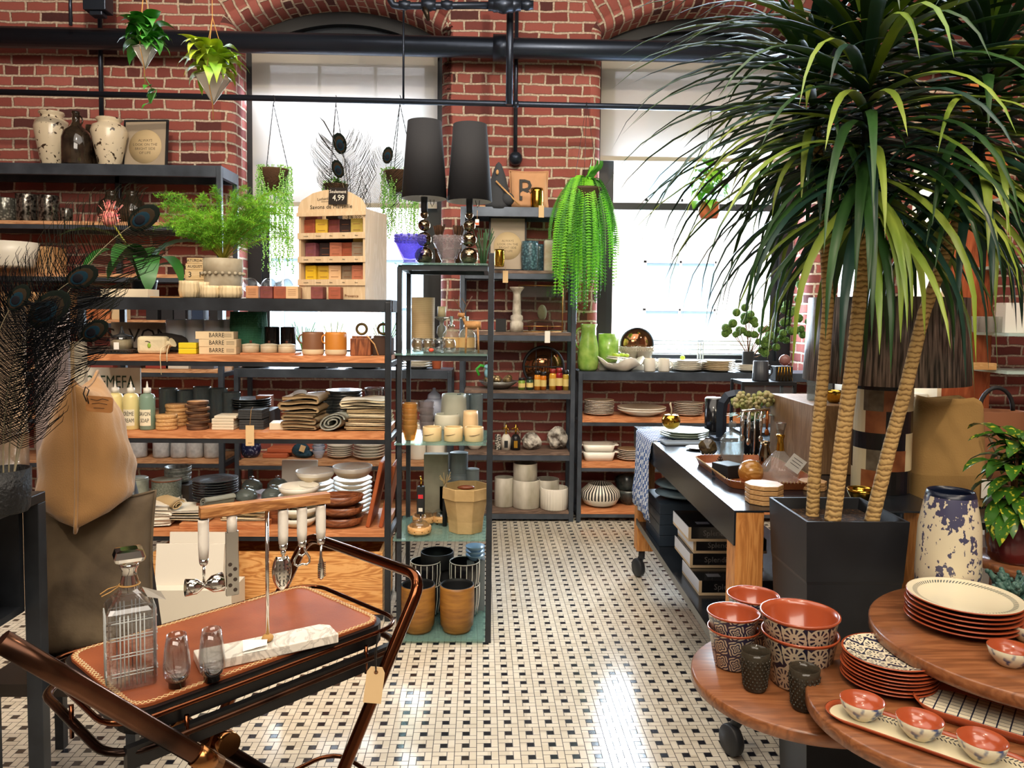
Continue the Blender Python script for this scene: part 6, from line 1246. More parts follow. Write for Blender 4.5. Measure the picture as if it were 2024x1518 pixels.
o = thing('tilted_mirror', 'round bronze mirror leaning in front of the right window frame', 'mirror', on(1258, 6.13, zR[0] + .07), 0); MB().lathe([(.125, -.008), (.135, -.008), (.135, .008), (.125, .008), (.125, -.008)], 40, T=TR(0, 0, .14, rx=90)).build('rim', GREYST, o); MB().lathe([(0, -.002), (.125, -.002), (.125, .002), (0, .002)], 40, T=TR(0, 0, .14, rx=90)).build('mirror_glass', M('bronze mirror', '9a6a4a', .08, .9), o); MB().box((-.03, -.02, -.058), (.03, .02, .004)).build('stand', GREYST, o)
for i, (px, w, h) in enumerate(((1244, 42, 36), (1272, 40, 36))): footed('cut_glass_compote', 'cut glass footed bowl behind the white dishes, %s one' % ('left', 'right')[i], px, 6.08, zR[0] + .05, w, h, gmat('sparkling cut glass', 'c9c2b4', 'f2ece2', .45), 'cut glass compotes')
box('glass_riser', 'clear riser under the cut glass compotes', 'riser', on(1258, 6.03, zR[0] + .0105), (.24, .1, .038), WHITEC)
for i, px in enumerate((1284, 1312)):
 o = thing('ceramic_mug', 'cream white mug on the window shelf, %s of the two' % ('left', 'right')[i], 'mug', on(px, rY - .04, zR[0] + .011), 0, 'cream mugs'); vessel('cyl', .044, .10, .004, bands=[(.4, 1)]).build('mug_body', [M('bare sand clay', 'cbb593', .6), WHITEC], o); handle(MB(), .043, .025, .08, .026, .005).build('handle', WHITEC, o)
for i in range(5): pass
stack(6, .0135, PL(.112, .02), 'white_plate', 'white plate, @ of the stack right of the mugs', 'plate', on(1358, rY, zR[0] + .011), [WHITEC], 'white plates by the mugs'); stack(6, .0135, PL(.125, .02), 'cream_plate', 'cream plate, @ of the brighter stack under the window', 'plate', on(1420, rY, zR[0] + .011), [CREAM], 'cream plates on the window shelf'); stack(4, .0135, PL(.1, .02), 'pale_plate', 'pale plate, @ of the stack behind the dark mug', 'plate', on(1478, rY, zR[0] + .011), [WHITEC], 'pale plates behind the dark mug')
solo(MB().ball((0, 0, .02), .02, 10, 8), 'lime', M('lime green', 'a9c03a', .5), 'single lime on the white plate stack beside the mugs', 'fruit', on(1349, rY, zR[0] + .011 + .085))
for i, (px, Y) in enumerate(((1345, 6.1), (1312, 6.12), (1382, 6.1))): V('white_serving_bowl', 'low white bowl against the window glass, %s' % ('behind the plate stacks', 'behind the right mug', 'between the two plate stacks')[i], 'bowl', px, Y, zR[0] + .01, 60, 18, 'dish', WHITEC, 'low white bowls')
m = MB(); [m.tube([(x, -.0, .0), (x, 0, .22)], .006, 6) for x in (-.22, .22, -.2, .2)]; [m.tube([(-.22, 0, z), (.22, 0, z)], .005, 6) for z in (.08, .12, .16, .2, .23)]
for i, px in enumerate((1335, 1432)): dish = solo(m, 'slatted_rack', M('white metal slats', 'c9ced2', .4), 'pale slatted rack standing at the glass of the right window, %s one' % ('left', 'right')[i], 'rack', on(px, 6.16, zR[0] + .011), 0, 'slatted racks at the window')
for z, st in ((zR[1], ((8, .0122, .117, 1185, 'upper left'),)), ):
 stack(9, .0122, PL(.117, .02), 'rimmed_plate', 'dark rimmed white plate, @ of the upper left stack', 'plate', on(1184, rY, z + .001), [WHITEC, M('tan plate centre', 'a88a68', .4)], 'rimmed plates at upper left', mis=[0, 0, 0, 0, 0, 1, 1])
 for i in range(2): solo(MB().lathe(PL(.19, .05), 40, mis=[0, 0, 0, 0, 0, 1, 1]), 'oval_platter', [WHITEC, M('tan plate centre', 'a88a68', .4)], 'large shallow white platter, %s of two on the upper shelf' % ('bottom', 'top')[i], 'platter', on(1268, rY, z + .001 + i * .017), 0, 'large platters')
 stack(7, .0135, PL(.115, .02), 'rimmed_plate', 'dark rimmed white plate, @ of the stack behind the gold apple', 'plate', on(1360, rY, z + .001), [WHITEC, M('tan plate centre', 'a88a68', .4)], 'rimmed plates behind the apple', mis=[0, 0, 0, 0, 0, 1, 1])
def baker(lab, p, w, d, h):
 o = thing('baking_dish', lab, 'baking dish', p, 0, 'baking dishes'); m = MB(); A = rrect(w * .86, d * .86, .03); B_ = rrect(w, d, .04); Ci = rrect(w * .94, d * .92, .035); Di = rrect(w * .82, d * .8, .03); k = len(A)
 vs = [(x, y, 0) for x, y in A] + [(x, y, h) for x, y in B_] + [(x, y, h) for x, y in Ci] + [(x, y, .008) for x, y in Di]; fs = [(i * k + j, i * k + (j + 1) % k, (i + 1) * k + (j + 1) % k, (i + 1) * k + j) for i in range(3) for j in range(k)] + [tuple(reversed(range(k))), tuple(range(3 * k, 4 * k))]; m.add(vs, fs, 0, True); m.build('dish_body', [WHITEC], o)
 for s in (-1, 1): MB().cbox((s * (w / 2 + .012), 0, h - .006), (.035, d * .45, .012)).build('handle', WHITEC, o, bevel=.003)
for i in range(2): baker('white rectangular baking dish, %s of two at the left' % ('bottom', 'top')[i], on(1182, rY, zR[2] + .001 + i * .066), .25, .19, .07 if i == 0 else .06)
stack(6, .0135, PL(.105, .02), 'rimmed_plate', 'dark rimmed white plate, @ of the stack beside the baking dishes', 'plate', on(1246, rY, zR[2] + .001), [WHITEC, M('tan plate centre', 'a88a68', .4)], 'rimmed plates by the baking dishes', mis=[0, 0, 0, 0, 0, 1, 1])
STB = NT('black white striped glaze'); t = STB; gr = t.n('ShaderNodeTexGradient', gradient_type='RADIAL'); t.l(t.coord('Object'), gr.inputs[0]); sep = t.n('ShaderNodeSeparateXYZ'); t.l(t.n('ShaderNodeTexCoord').outputs['Object'], sep.inputs[0]); sa = t.math('GREATER_THAN', t.math('FRACT', t.math('MULTIPLY', gr.outputs['Fac'], 36)), .5); up = t.math('GREATER_THAN', sep.outputs['Z'], .062); t.l(t.mix(t.math('MULTIPLY', sa, up), 'ddd6c8', '1c1a1a'), t.b.inputs['Base Color']); t.b.inputs['Roughness'].default_value = .4
V('striped_bowl', 'round white bowl with black radial stripes on the bottom shelf', 'bowl', 1186, rY - .02, zR[3], 80, 44, [(.45, 0), (.8, .12), (1, .45), (.95, .7), (.62, .97), (.6, 1)], STB.m, th=.006, seg=48)
for i in range(2): V('dark_bowl', ('dark leaning bowl right of the striped bowl', 'dark bowl lying under the leaning bowl')[i], 'bowl', 1242, 5.98, zR[3] + (.09 if i == 0 else 0), 52, 30, 'bowl', [DGREYC, M('tan inside', '8a7a64', .6)][::1], None, imi=1, rx=(-38, 0)[i])
# ================================================================ left window shelf and units
stack(4, .012, PL(.13, .02), 'window_plate', 'tan plate, @ of the left pile under the left window', 'plate', on(500, 6.0, zV[0] + .011), [CREAM], 'tan plates under the left window'); stack(4, .012, PL(.15, .02), 'window_plate', 'tan plate, @ of the middle pile under the left window', 'plate', on(620, 6.0, zV[0] + .011), [CREAM], 'tan plates under the left window middle'); stack(4, .012, PL(.15, .02), 'window_plate', 'bright plate, @ of the right pile under the left window', 'plate', on(720, 6.0, zV[0] + .011), [WHITEC], 'bright plates under the left window'); stack(3, .02, PL(.12, .025), 'window_plate', 'sunlit plate, @ of the pile behind the tower', 'plate', on(825, 6.0, zV[0] + .011), [WHITEC], 'sunlit plates behind the tower'); V('clay_pot', 'small bright clay pot behind the tower on the window shelf', 'pot', 863, 6.0, zV[0] + .01, 22, 30, 'pot', TERRU)
for i, px in enumerate((600, 660, 760)):
 m = MB(); r = random.Random(i + 3)
 for k in range(14): a = r.uniform(0, 6.28); m.tube([(0, 0, 0), (.02 * math.cos(a), .02 * math.sin(a), .1), (.09 * math.cos(a), .06 * math.sin(a), r.uniform(.17, .3))], .0028, 4)
 o = thing('window_grass_plant', 'small grassy plant in a pale pot on the left window shelf, %s' % ('left one', 'middle one', 'right one')[i], 'plant', on(px, 6.08, zV[0] + .011)); vessel('pot', .045, .08, .004).build('pot', CREAM, o); m.v = [(a, b, c + .07) for a, b, c in m.v]; m.build('blades', M('window plant green', '5a8a3a', .6), o)
V('cobalt_jar', 'dark cobalt blue speckled pot on the lower left window shelf', 'pot', 496, 5.98, zV[1], 40, 36, 'round', M('cobalt speckle', '15204a', .3, col2='9aa4c4', nscale=60, namt=(.55, .7)))
for i in range(2): box('terracotta_tray', 'terracotta rectangular dish, %s of two on the lower shelf' % ('bottom', 'top')[i], 'dish', on(543 + 9 * i, 5.93 + .03 * i, zV[1] + .001 + i * .036), (.19, .15, .034), TERRU, 0, 'terracotta dishes', .006)
o = thing('blue_fabric_bundle', 'crumpled teal blue cloth bundle with buff tag on the lower shelf', 'cloth', on(595, 5.98, zV[1] + .001)); rb = MB(); rb.ball((0, 0, .055), .07, 12, 8, sc=(1, .8, .8)); rb.ball((.03, -.02, .03), .06, 10, 8, sc=(1.2, .8, .5)); rb.build('cloth_body', M('teal cloth', '1f3f52', .9, bump=1, bscale=25, bdist=.02), o); MB().box((-.02, -.075, .06), (.02, -.073, .11), T=TR(ry=20)).build('tag', PAPER, o)
for i in range(3): V('blue_striped_bowl', 'small blue striped bowl, %s of the nest on the lower shelf' % ordn(i, 3), 'bowl', 630, 5.95, zV[1] + i * .033, 26, 16, 'flare', M('blue white stripe', '6f86b4', .3, col2='d9dde6', nscale=60, kind='Z', detail=1), 'nested blue bowls')
stack(6, .016, PL(.10, .025), 'lower_plate', 'dark edged plate, @ of the left pile on the lower shelf', 'plate', on(672, 5.98, zV[1] + .001), [WHITEC], 'lower shelf plates left'); stack(5, .022, PL(.125, .032), 'lower_bowl', 'white bowl, @ of the right pile on the lower shelf', 'bowl', on(730, 5.95, zV[1] + .001), [WHITEC], 'lower shelf bowls right')
o = thing('ginger_jar', 'dark blue and white patterned ginger jar under the left window shelf', 'jar', on(858, 6.07, zV[1] + .3)); CB = M('cobalt white pattern', '141b40', .2, col2='b9c2d9', nscale=22, kind='voronoi', namt=(.06, .02), coat=.4); MB().lathe([(0, 0), (.06, 0), (.09, .08), (.08, .14), (.05, .16), (0, .16)], 24).build('jar_body', CB, o); MB().lathe([(.055, .16), (.05, .19), (.02, .215), (.012, .225), (.014, .24), (0, .245)], 24).build('lid', CB, o); box('dark_riser', 'dark riser box holding the ginger jar', 'riser', on(858, 6.03, zV[1] + .001), (.18, .1, .298), BLKM)
V('white_canister', 'white glossy cylinder below the third glass shelf', 'canister', 826, 5.95, zV[1], 36, 70, 'cyl', WHITEC); V('white_canister', 'wider white cylinder with dark mark below the third glass shelf', 'canister', 863, 5.92, zV[1], 40, 72, 'cyl', WHITEC)
SPK = M('cream crackle ceramic', 'd8cab0', .2, col2='3a2c20', nscale=26, namt=(.60, .64), coat=.5, detail=6)
def amphora(px, w, h, lab, dy): s = S(uY + .15); r = w * s / 2; H = h * s; solo(MB().lathe([(0, 0), (r * .55, 0), (r * .6, H * .03), (r * .85, H * .45), (r, H * .72), (r * .9, H * .84), (r * .62, H * .89), (r * .6, H * .93), (r * .72, H * .97), (r * .7, H), (r * .55, H * .97), (r * .5, H * .9), (0, H * .85)], 36), 'speckled_vase', SPK, lab, 'vase', on(px, uY + dy, zU[0] + .011), 0, 'speckled vases')
amphora(104, 64, 110, 'tall cream speckled vase, the left and taller one on the top shelf', .25); amphora(217, 66, 92, 'cream speckled vase, the shorter one beside the framed circle print', .13)
o = thing('glass_demijohn', 'dark brown glass jug with narrow neck between the two speckled vases', 'bottle', on(152, uY + .11, zU[0] + .011)); DKG = M('dark brown glass', '1f1916', .06, trans=.3, coat=.6, col2='4a3d30', nscale=16); MB().lathe([(0, 0), (.098, 0), (.104, .01), (.104, .2), (.09, .25), (.045, .29), (.028, .32), (.025, .38), (.03, .385), (.03, .4), (0, .4)], 32).build('jug_body', DKG, o); handle(MB(), .02, .3, .37, .03, .006).build('handle', DKG, o)
o = solo(MB().lathe([(0, 0), (.1, 0), (.105, .01), (.105, .2), (.05, .27), (.03, .3), (.028, .35), (0, .35)], 28), 'glass_demijohn', DKG, 'second dark glass jug partly behind the shorter speckled vase', 'bottle', on(178, uY + .31, zU[0] + .011))
MEG = M('antique mirror glass', '8f8a82', .2, .8, col2='2b2622', nscale=45, namt=(.4, .6)); HCG = M('honeycomb glass', 'a3a39a', .2, .5, col2='5a5a54', nscale=50, kind='voronoi', namt=(.2, .5))
for px, w, h, mt, lab in ((10, 42, 46, HCG, 'grey honeycomb glass vase at the left edge of the second shelf'), (53, 38, 54, MEG, 'speckled mirror glass cylinder right of the honeycomb vase'), (96, 38, 52, MEG, 'speckled mirror glass cylinder in the middle of the second shelf'), (132, 22, 28, MEG, 'short speckled glass votive on the second shelf')): V('mercury_cylinder', lab, 'vase', px, uY + .15, zU[1], w, h, 'cyl', mt, 'mirror glass cylinders', th=.003)
for i, px in enumerate((222, 262)): solo(MB().lathe([(0, 0), (.07, 0), (.1, .06), (.105, .11), (.08, .17), (.045, .2), (.04, .23), (.05, .25), (.046, .25), (0, .2)], 32), 'dark_glass_vase', DKG, ('dark ribbed glass vase on the second shelf, left of the pair', 'dark ribbed glass vase on the second shelf, right of the pair')[i], 'vase', on(px, uY + .18, zU[1] + .001), 0, 'dark ribbed vases')
o = box('wooden_tool_box', 'pale wooden box frame on the third shelf at the left edge', 'box', on(50, uY + .08, zU[2] + .001), (.4, .2, .20), wood('pale plank', 'd0ab80', 'b98f60', 'X', 1, .6), 0, None, .002)
V('enamel_basin', 'white enamel basin with a round emblem at the left edge', 'basin', 20, uY - .14, zU[2] + .03, 100, 48, 'dish', M('white enamel', 'd9d3c6', .3), th=.004)
for i, px in enumerate((20, 60, 110)): box('wood_crate', 'pale slatted crate on the third or lower shelf, %s' % ('left one', 'middle one', 'right one')[i], 'crate', on(px, uY + .05, zU[3] + .001), (.13, .18, .2), wood('pale plank', 'd0ab80', 'b98f60', 'X', 1, .6), 0, 'pale crates', .002)
for i, (px, mt, h) in enumerate(((180, 'a8623a', .07), (205, 'b9744a', .075), (232, 'c9b08a', .08), (300, '1f2126', .09), (330, '1f2126', .09), (355, '2a2c33', .085), (390, '23344f', .08), (425, '1f2126', .09))): box('small_carton', '%s small box behind the soaps, %s' % (('orange', 'light orange', 'beige', 'black', 'black', 'charcoal', 'navy blue', 'black')[i], ('first from the left', 'second from the left', 'third from the left', 'fourth from the left', 'fifth from the left', 'sixth from the left', 'seventh from the left', 'nearest the unit post')[i]), 'box', on(px, uY + .06, zU[3] + .001), (.085, .12, h + .06), M('carton ' + mt, mt, .5), 0, 'small boxes on the far shelf', .002)
for i, (px, c) in enumerate(((200, '7a3a34'), (255, '3a2a28'), (310, '8f3a30'), (350, 'd8d2c8'), (400, '4a4a52'))): box('flat_box', '%s flat box on the lower far shelf, %s' % (('maroon', 'brown', 'red', 'white', 'grey')[i], ('first', 'second', 'third', 'fourth', 'fifth')[i] + ' from the pillow'), 'box', on(px, uY + .05, zU[4] + .001), (.17, .15, .045), M('flat ' + c, c, .5), 0, 'flat boxes on the far shelf', .002)
WHB = M('hammered white ceramic', 'c9ccd0', .3, col2='b3b7bd', nscale=30, bump=.6, bscale=22, bdist=.01)
for i, px in enumerate((274, 320, 355, 386, 421)): V('white_crock', 'white hammered crock on the low far shelf, %s' % ('first from the pillow', 'second from the pillow', 'third from the pillow', 'fourth from the pillow', 'fifth from the pillow')[i], 'crock', px, uY + .12, zU[6], 33, 42, [(.88, 0), (1, .08), (1, .95), (.97, 1)], WHB, 'white crocks')
for i, (px, y0, c) in enumerate(((110, 880, 'b3a3a0'), (20, 880, 'c2a68a'))): box('leaning_panel', ('pinkish framed panel standing behind the burlap pillow', 'beige panel standing at the left edge behind the feathers')[i], 'panel', on(px, 4.6 - .5 * i, .0), (.2, .03, 1.6), M('panel ' + c, c, .6), 0, 'leaning panels', .003)
# ================================================================ console table goods
T = TZ + .001
def ty(py): return (EYE - TZ) * FPX / (py - 621)
CHKT = NT('blue white check cloth'); t = CHKT; ck = t.n('ShaderNodeTexChecker', i_Scale=46.0); t.l(t.coord('Object', (1, 1, 1), (0, 0, 0), (.003, .003, .003)), ck.inputs[0]); ck.inputs['Color1'].default_value = lin('3f5f9a'); ck.inputs['Color2'].default_value = lin('d3d9e2'); t.l(ck.outputs[0], t.b.inputs['Base Color']); t.b.inputs['Roughness'].default_value = .9; t.bump(ck.outputs[1], .3, .003)
m = MB(); P_ = [(1.12, TZ + .003), (.95, TZ + .004), (.866, TZ + .004), (.857, TZ - .01), (.85, .80), (.853, .65), (.846, .55), (.85, .47)]
vs = []; N = 12
for i, (x, z) in enumerate(P_):
 for j in range(N + 1): y = 4.10 + .44 * j / N; vs.append((x + (.008 * math.sin(j * 1.4 + i) if i > 3 else 0), y - .01 * math.sin(i), z + (.006 * math.sin(j * 2.2) if i == len(P_) - 1 else 0)))
m.add(vs, [(i * (N + 1) + j, i * (N + 1) + j + 1, (i + 1) * (N + 1) + j + 1, (i + 1) * (N + 1) + j) for i in range(len(P_) - 1) for j in range(N)], 0, True)
o = solo(m, 'tea_towel', CHKT.m, 'blue and white checked towel hanging over the far corner of the console', 'towel'); q = o.modifiers.new('t', 'SOLIDIFY'); q.thickness = .003
Y = 4.2
stack(3, .012, PL(.135, .026), 'serving_plate', 'grey green plate, @ of the stack under the gold apple', 'plate', on(1352, Y, T), [M('celadon grey', '8f9a8c', .25)], 'plates under the gold apple')
o = thing('gold_apple', 'shiny gold apple ornament with tall stem on the plate stack', 'ornament', on(1326, Y, T + .052)); MB().lathe([(0, .008), (.02, 0), (.045, .02), (.052, .05), (.042, .078), (.018, .083), (.004, .07), (0, .068)], 28).build('apple_body', GOLD, o); MB().tube([(0, 0, .07), (.002, 0, .11), (-.006, 0, .14), (-.002, 0, .148)], [.005, .004, .006, .004], 8).build('stem', CREAM, o)
solo(MB().box((-.13, -.05, 0), (.12, .06, .012)), 'folded_napkin', M('blue grey cloth', '7f8a96', .9), 'blue grey folded cloth in front of the plate stack on the console', 'napkin', on(1358, 4.02, T), 4, None, .004)
o = thing('black_canister', 'glossy black cylinder canister with pale top at the rear of the console', 'canister', on(1409, 4.52, T)); MB().lathe([(0, 0), (.048, 0), (.05, .004), (.05, .19), (0, .19)], 28).build('body', BLKC, o); MB().lathe([(0, .196), (.045, .196), (.05, .19)], 28).build('lid', M('pale steel', 'a9a9a4', .3, .7), o)
m = MB(); m.tube([(.02, 0, 0), (.02, 0, .15), (.026, 0, .2), (.05, 0, .235), (.09, 0, .245), (.13, 0, .245)], .022, 4, flat=(1, 1.3), smooth=False); m.box((-.03, -.05, 0), (.1, .05, .012)); solo(m, 'arched_stand', M('blue black metal', '2b3442', .35, .4), 'blue black arched metal stand beside the black canister', 'stand', on(1418, 4.2, T))
rock('stone_ball', 'polished dark brown stone ball on the console', on(1398, ty(903) + .05, T), (.05, .05, .05), 3, M('dark agate', '241a14', .15, col2='7a6a4a', nscale=16, coat=.5)); solo(MB().lathe(PL(.06, .012), 24), 'small_saucer', WHITEC, 'white saucer beside the dark stone ball', 'saucer', on(1379, 3.86, T))
def gj(name, label, px, Y, z, r, h, neck=None):
 o = thing(name, label, 'jar', on(px, Y, z)); vessel('cyl', r, h, .003, 24, (20, .012)).build('jar_body', gmat('pressed clear jar', 'aab0b0', 'e9eeee', .25), o); MB().lathe([(r * 1.03, h), (r * 1.03, h + .01), (r * .6, h + .04), (r * .2, h + .05), (r * .2, h + .06), (r * .35, h + .075), (r * .3, h + .09), (0, h + .095)], 20).build('lid', gmat('pressed clear jar', 'aab0b0', 'e9eeee', .25), o); return o
gj('glass_canister', 'ribbed clear glass canister with knobbed lid on the console', 1446, ty(925) + .05, T + .005, .052, .105)
o = thing('flower_vase', 'black vase holding green and cream clustered flower heads', 'vase', on(1484, 3.72, T)); vessel([(.7, 0), (.8, .1), (1, .7), (.95, 1)], .05, .17, .004).build('vase_body', BLKC, o); m = MB(); g2 = MB(); r = random.Random(9)
for cx_, cz_, n_ in ((-.05, .26, 55), (.055, .265, 60), (0, .22, 35)):
 for k in range(n_):
  a, b = r.uniform(0, 6.28), r.uniform(-.6, 1.3); q = Vector((math.cos(a) * math.cos(b), math.sin(a) * math.cos(b), math.sin(b))) * r.uniform(.035, .055); m.ball((cx_ + q.x, q.y, cz_ + q.z * .8), r.uniform(.009, .014), 6, 4)
 g2.tube([(0, 0, .12), (cx_ * .5, 0, .2), (cx_, 0, cz_)], .003, 5)
for k in range(22): a = r.uniform(0, 6.28); p0 = Vector((math.cos(a) * .03, math.sin(a) * .03, .17)); g2.add([p0, p0 + Vector((math.cos(a) * .05, math.sin(a) * .05 + .012, .03)), p0 + Vector((math.cos(a) * .10, math.sin(a) * .1, .02)), p0 + Vector((math.cos(a) * .05, math.sin(a) * .05 - .012, .03))], [(0, 1, 2, 3)])
m.build('flower_heads', M('sedum flower', '9aa55a', .8, col2='c2b48a', nscale=20), o); g2.build('stems', M('leaf green', '3f6a2a', .7), o)
o = thing('chrome_tool_stand', 'chrome stand with a crossbar of hanging bar tools beside the flowers', 'tool stand', on(1490, 3.55, T), 20); m = MB(); m.tube([(0, 0, 0), (0, 0, .24)], .004, 8); m.tube([(-.08, 0, .24), (.08, 0, .24)], .007, 8); m.lathe([(0, 0), (.045, 0), (.045, .008), (0, .01)], 20); m.build('stand_frame', CHROME, o)
for x, mt, l in ((-.07, CHROME, .11), (-.035, CHROME, .13), (.035, CHROME, .12), (.07, M('copper handle', 'b5703f', .25, .8), .09)): m = MB(); m.tube([(x, 0, .235), (x, 0, .235 - l * .6), (x, 0, .235 - l)], [.008, .008, .004], 8); m.ball((x, 0, .235 - l - .012), .014, 8, 6, sc=(1, .5, 1.2)); m.build('hanging_tool', mt, o)
V('amber_glass', 'ribbed smoky brown glass vase behind the decanter on the console', 'vase', 1511, 3.3, T, 24, 62, [(.6, 0), (1, .15), (.95, .6), (.6, .85), (.8, 1)], MERC, rib=(12, .03), seg=48)
TT = T + .005
TAN = M('tan tray leather', 'b0683c', .45, col2='8a4a26', nscale=9); o = thing('leather_tray', 'tan stitched leather tray holding the pinecone, jar and decanter', 'tray', (1.115, 3.24, T), 0)
A_ = rrect(.34, .56, .06, 6); B_ = rrect(.37, .60, .08, 6); k = len(A_); m = MB(); m.add([(x, y, 0) for x, y in A_] + [(x, y, .032) for x, y in B_] + [(x * .985, y * .985, .032) for x, y in B_] + [(x * .98, y * .98, .004) for x, y in A_], [(i * k + j, i * k + (j + 1) % k, (i + 1) * k + (j + 1) % k, (i + 1) * k + j) for i in range(3) for j in range(k)] + [tuple(reversed(range(k))), tuple(range(3 * k, 4 * k))], 0, False); m.build('tray_body', TAN, o)
m = MB(); [m.tube([(x * .985, y * .985, .032), (x * .995, y * .995, .036), (x * 1.005, y * 1.005, .028)], .0016, 4) for x, y in edgepts(.37, .60, .014, .08)]; m.build('rim_stitching', ST, o)
TT = T + .005
m = MB(); r = random.Random(2)
for L in range(7):
 for k in range(8): a = 6.283 * k / 8 + L * .4; q = .034 * (1 - L / 8); z = .008 + L * .009; m.add([(q * .3 * math.cos(a), q * .3 * math.sin(a), z), (q * math.cos(a - .3), q * math.sin(a - .3), z + .004), (q * 1.25 * math.cos(a), q * 1.25 * math.sin(a), z + .008), (q * math.cos(a + .3), q * math.sin(a + .3), z + .004), (q * .5 * math.cos(a), q * .5 * math.sin(a), z - .004)], [(0, 1, 2, 3), (4, 3, 2, 1)])
m.ball((0, 0, .03), .014, 8, 6, sc=(1, 1, 2)); solo(m, 'pine_cone', M('pine cone scales', '4a3526', .8), 'dark open pinecone in the leather tray', 'pine cone', on(1423, 3.27, TT))
box('black_box', 'small black box in the leather tray beside the wooden ball', 'box', on(1455, 3.14, TT), (.09, .10, .055), BLKM, 25, None, .003)
o = thing('wooden_ball', 'polished round wooden ball in the leather tray', 'ball', on(1484, 3.04, TT + .048)); MB().ball((0, 0, 0), .05, 28, 18).build('ball_body', wood('olive ball wood', 'd8a35a', 'a8702f', 'X', .8, .2, coat=.6), o)
o = thing('wine_decanter', 'fluted clear decanter with brass neck and crystal stopper', 'decanter', on(1540, 3.02, TT)); DGL = gmat('fluted decanter glass', 'c9c3bb', 'efeae4', .32); MB().lathe([(0, 0), (.04, 0), (.066, .02), (.074, .05), (.062, .085), (.03, .125), (.016, .14), (.015, .145)], 64, rib=(16, .02)).build('glass_body', DGL, o); MB().lathe([(.0165, .14), (.014, .16), (.012, .185), (.017, .2), (.015, .205), (0, .205)], 20).build('brass_neck', GOLD, o); MB().lathe([(0, .2), (.012, .205), (.022, .25), (.02, .252), (0, .252)], 10, smooth=False).build('stopper', GLASS, o)
o = thing('price_tag', 'square kraft swing tag hanging on the fluted decanter', 'tag', on(1573, 2.95, TT + .1), -10, ry=35); MB().box((-.03, 0, -.03), (.03, .001, .03)).build('card', WPAPER, o); [MB().box((-.02, -.0006, .015 - k * .012), (.02, 0, .017 - k * .012)).build('print_line', INK, o) for k in range(3)]
octo = [(.068 * math.cos(R_(22.5 + 45 * k)), .068 * math.sin(R_(22.5 + 45 * k))) for k in range(8)]
for i in range(4):
 for s, (px, Y_, rz) in enumerate(((1510, 2.76, 0), (1606, 2.98, 10))):
  if s and i > 1: continue
  solo(MB().prism([(x * (1 - s * .2), y * (1 - s * .2)) for x, y in octo], 0, .0155), 'octagonal_coaster', BEECH, 'octagonal wood coaster, %s of the %s' % (ordn(i, 4 if not s else 2), 'twine tied stack at the table corner' if not s else 'small stack behind the planter'), 'coaster', on(px, Y_, T + i * .018), rz + i, 'octagonal coasters', .002)
o = box('plywood_case', 'open plywood display case standing on the console behind the canes', 'case', on(1648, 3.25, T), (.20, .5, .30), wood('brown plywood', 'a88560', '8a6a4a', 'Z', .8, .55), 0, None, .003)
for i, (px, Y_, r, h) in enumerate(((1596, 3.45, .043, .16), (1612, 3.62, .035, .22))): gj('glass_canister', ('tall clear glass jar with bubble lid on the plywood case', 'taller glass jar behind the bubble lidded jar on the plywood case')[i], px + 18, Y_, T + .301, r, h)
V('gilded_dish', 'black and gold dish on the plywood case', 'dish', 1648, 3.35, T + .301, 40, 24, 'bowl', [GOLD, BLKC], imi=0)
o = thing('glass_cabinet_box', 'black framed glass display box behind the flowers', 'display box', on(1517, 4.35, T)); m = MB(); w, d, h = .15, .2, .305
for a in (-w, w):
 for b in (0, d): m.box((a - .008, b - .008, 0), (a + .008, b + .008, h))
m.box((-w, -.01, h - .02), (w, d + .01, h)); m.box((-w, -.008, 0), (w, d, .014)); m.build('frame', BLKM, o); MB().box((-w + .009, -.002, .015), (w - .009, .001, h - .021)).build('glass_pane', gmat('cabinet pane', '8f9498', 'dfe6ea', .2), o)
zc_ = T + .306
o = thing('ceramic_mug', 'fluted dark charcoal mug on the black glass box', 'mug', on(1503, 4.42, zc_)); vessel([(1, 0), (1, .05), (.9, 1)], .046, .115, .004, 48, (16, .02)).build('mug_body', M('charcoal glaze', '33363c', .4), o); handle(MB(), .045, .03, .09, .025, .005).build('handle', M('charcoal glaze', '33363c', .4), o)
o = box('patterned_block', 'black block with gold lattice pattern on the black glass box', 'block', on(1550, 4.40, zc_), (.10, .09, .085), BLKM, 0, None, .003); m = MB()
for k in range(5): m.tube([(-.048 + k * .02, -.0015, .002), (-.03 + k * .016, -.0015, .083)], .002, 4); m.tube([(.048 - k * .02, -.0015, .002), (.03 - k * .016, -.0015, .083)], .002, 4)
m.build('gold_lattice', GOLD, o); o2 = solo(MB().ball((0, 0, .033), .033, 18, 12), 'glass_ball', gmat('rose glass ball', 'b98a84', 'd9b0a8', .5), 'rosy glass ball resting on the gold latticed block', 'ball', on(1551, 4.44, zc_ + .087))
CB_ = M('glossy black carton', '121214', .2, coat=.4); CE = M('cream carton rim', 'bfa887', .6); WSd = M('white carton side', 'cfd0d6', .5); SILV = M('silver foil print', '8d8a8a', .3, .7)
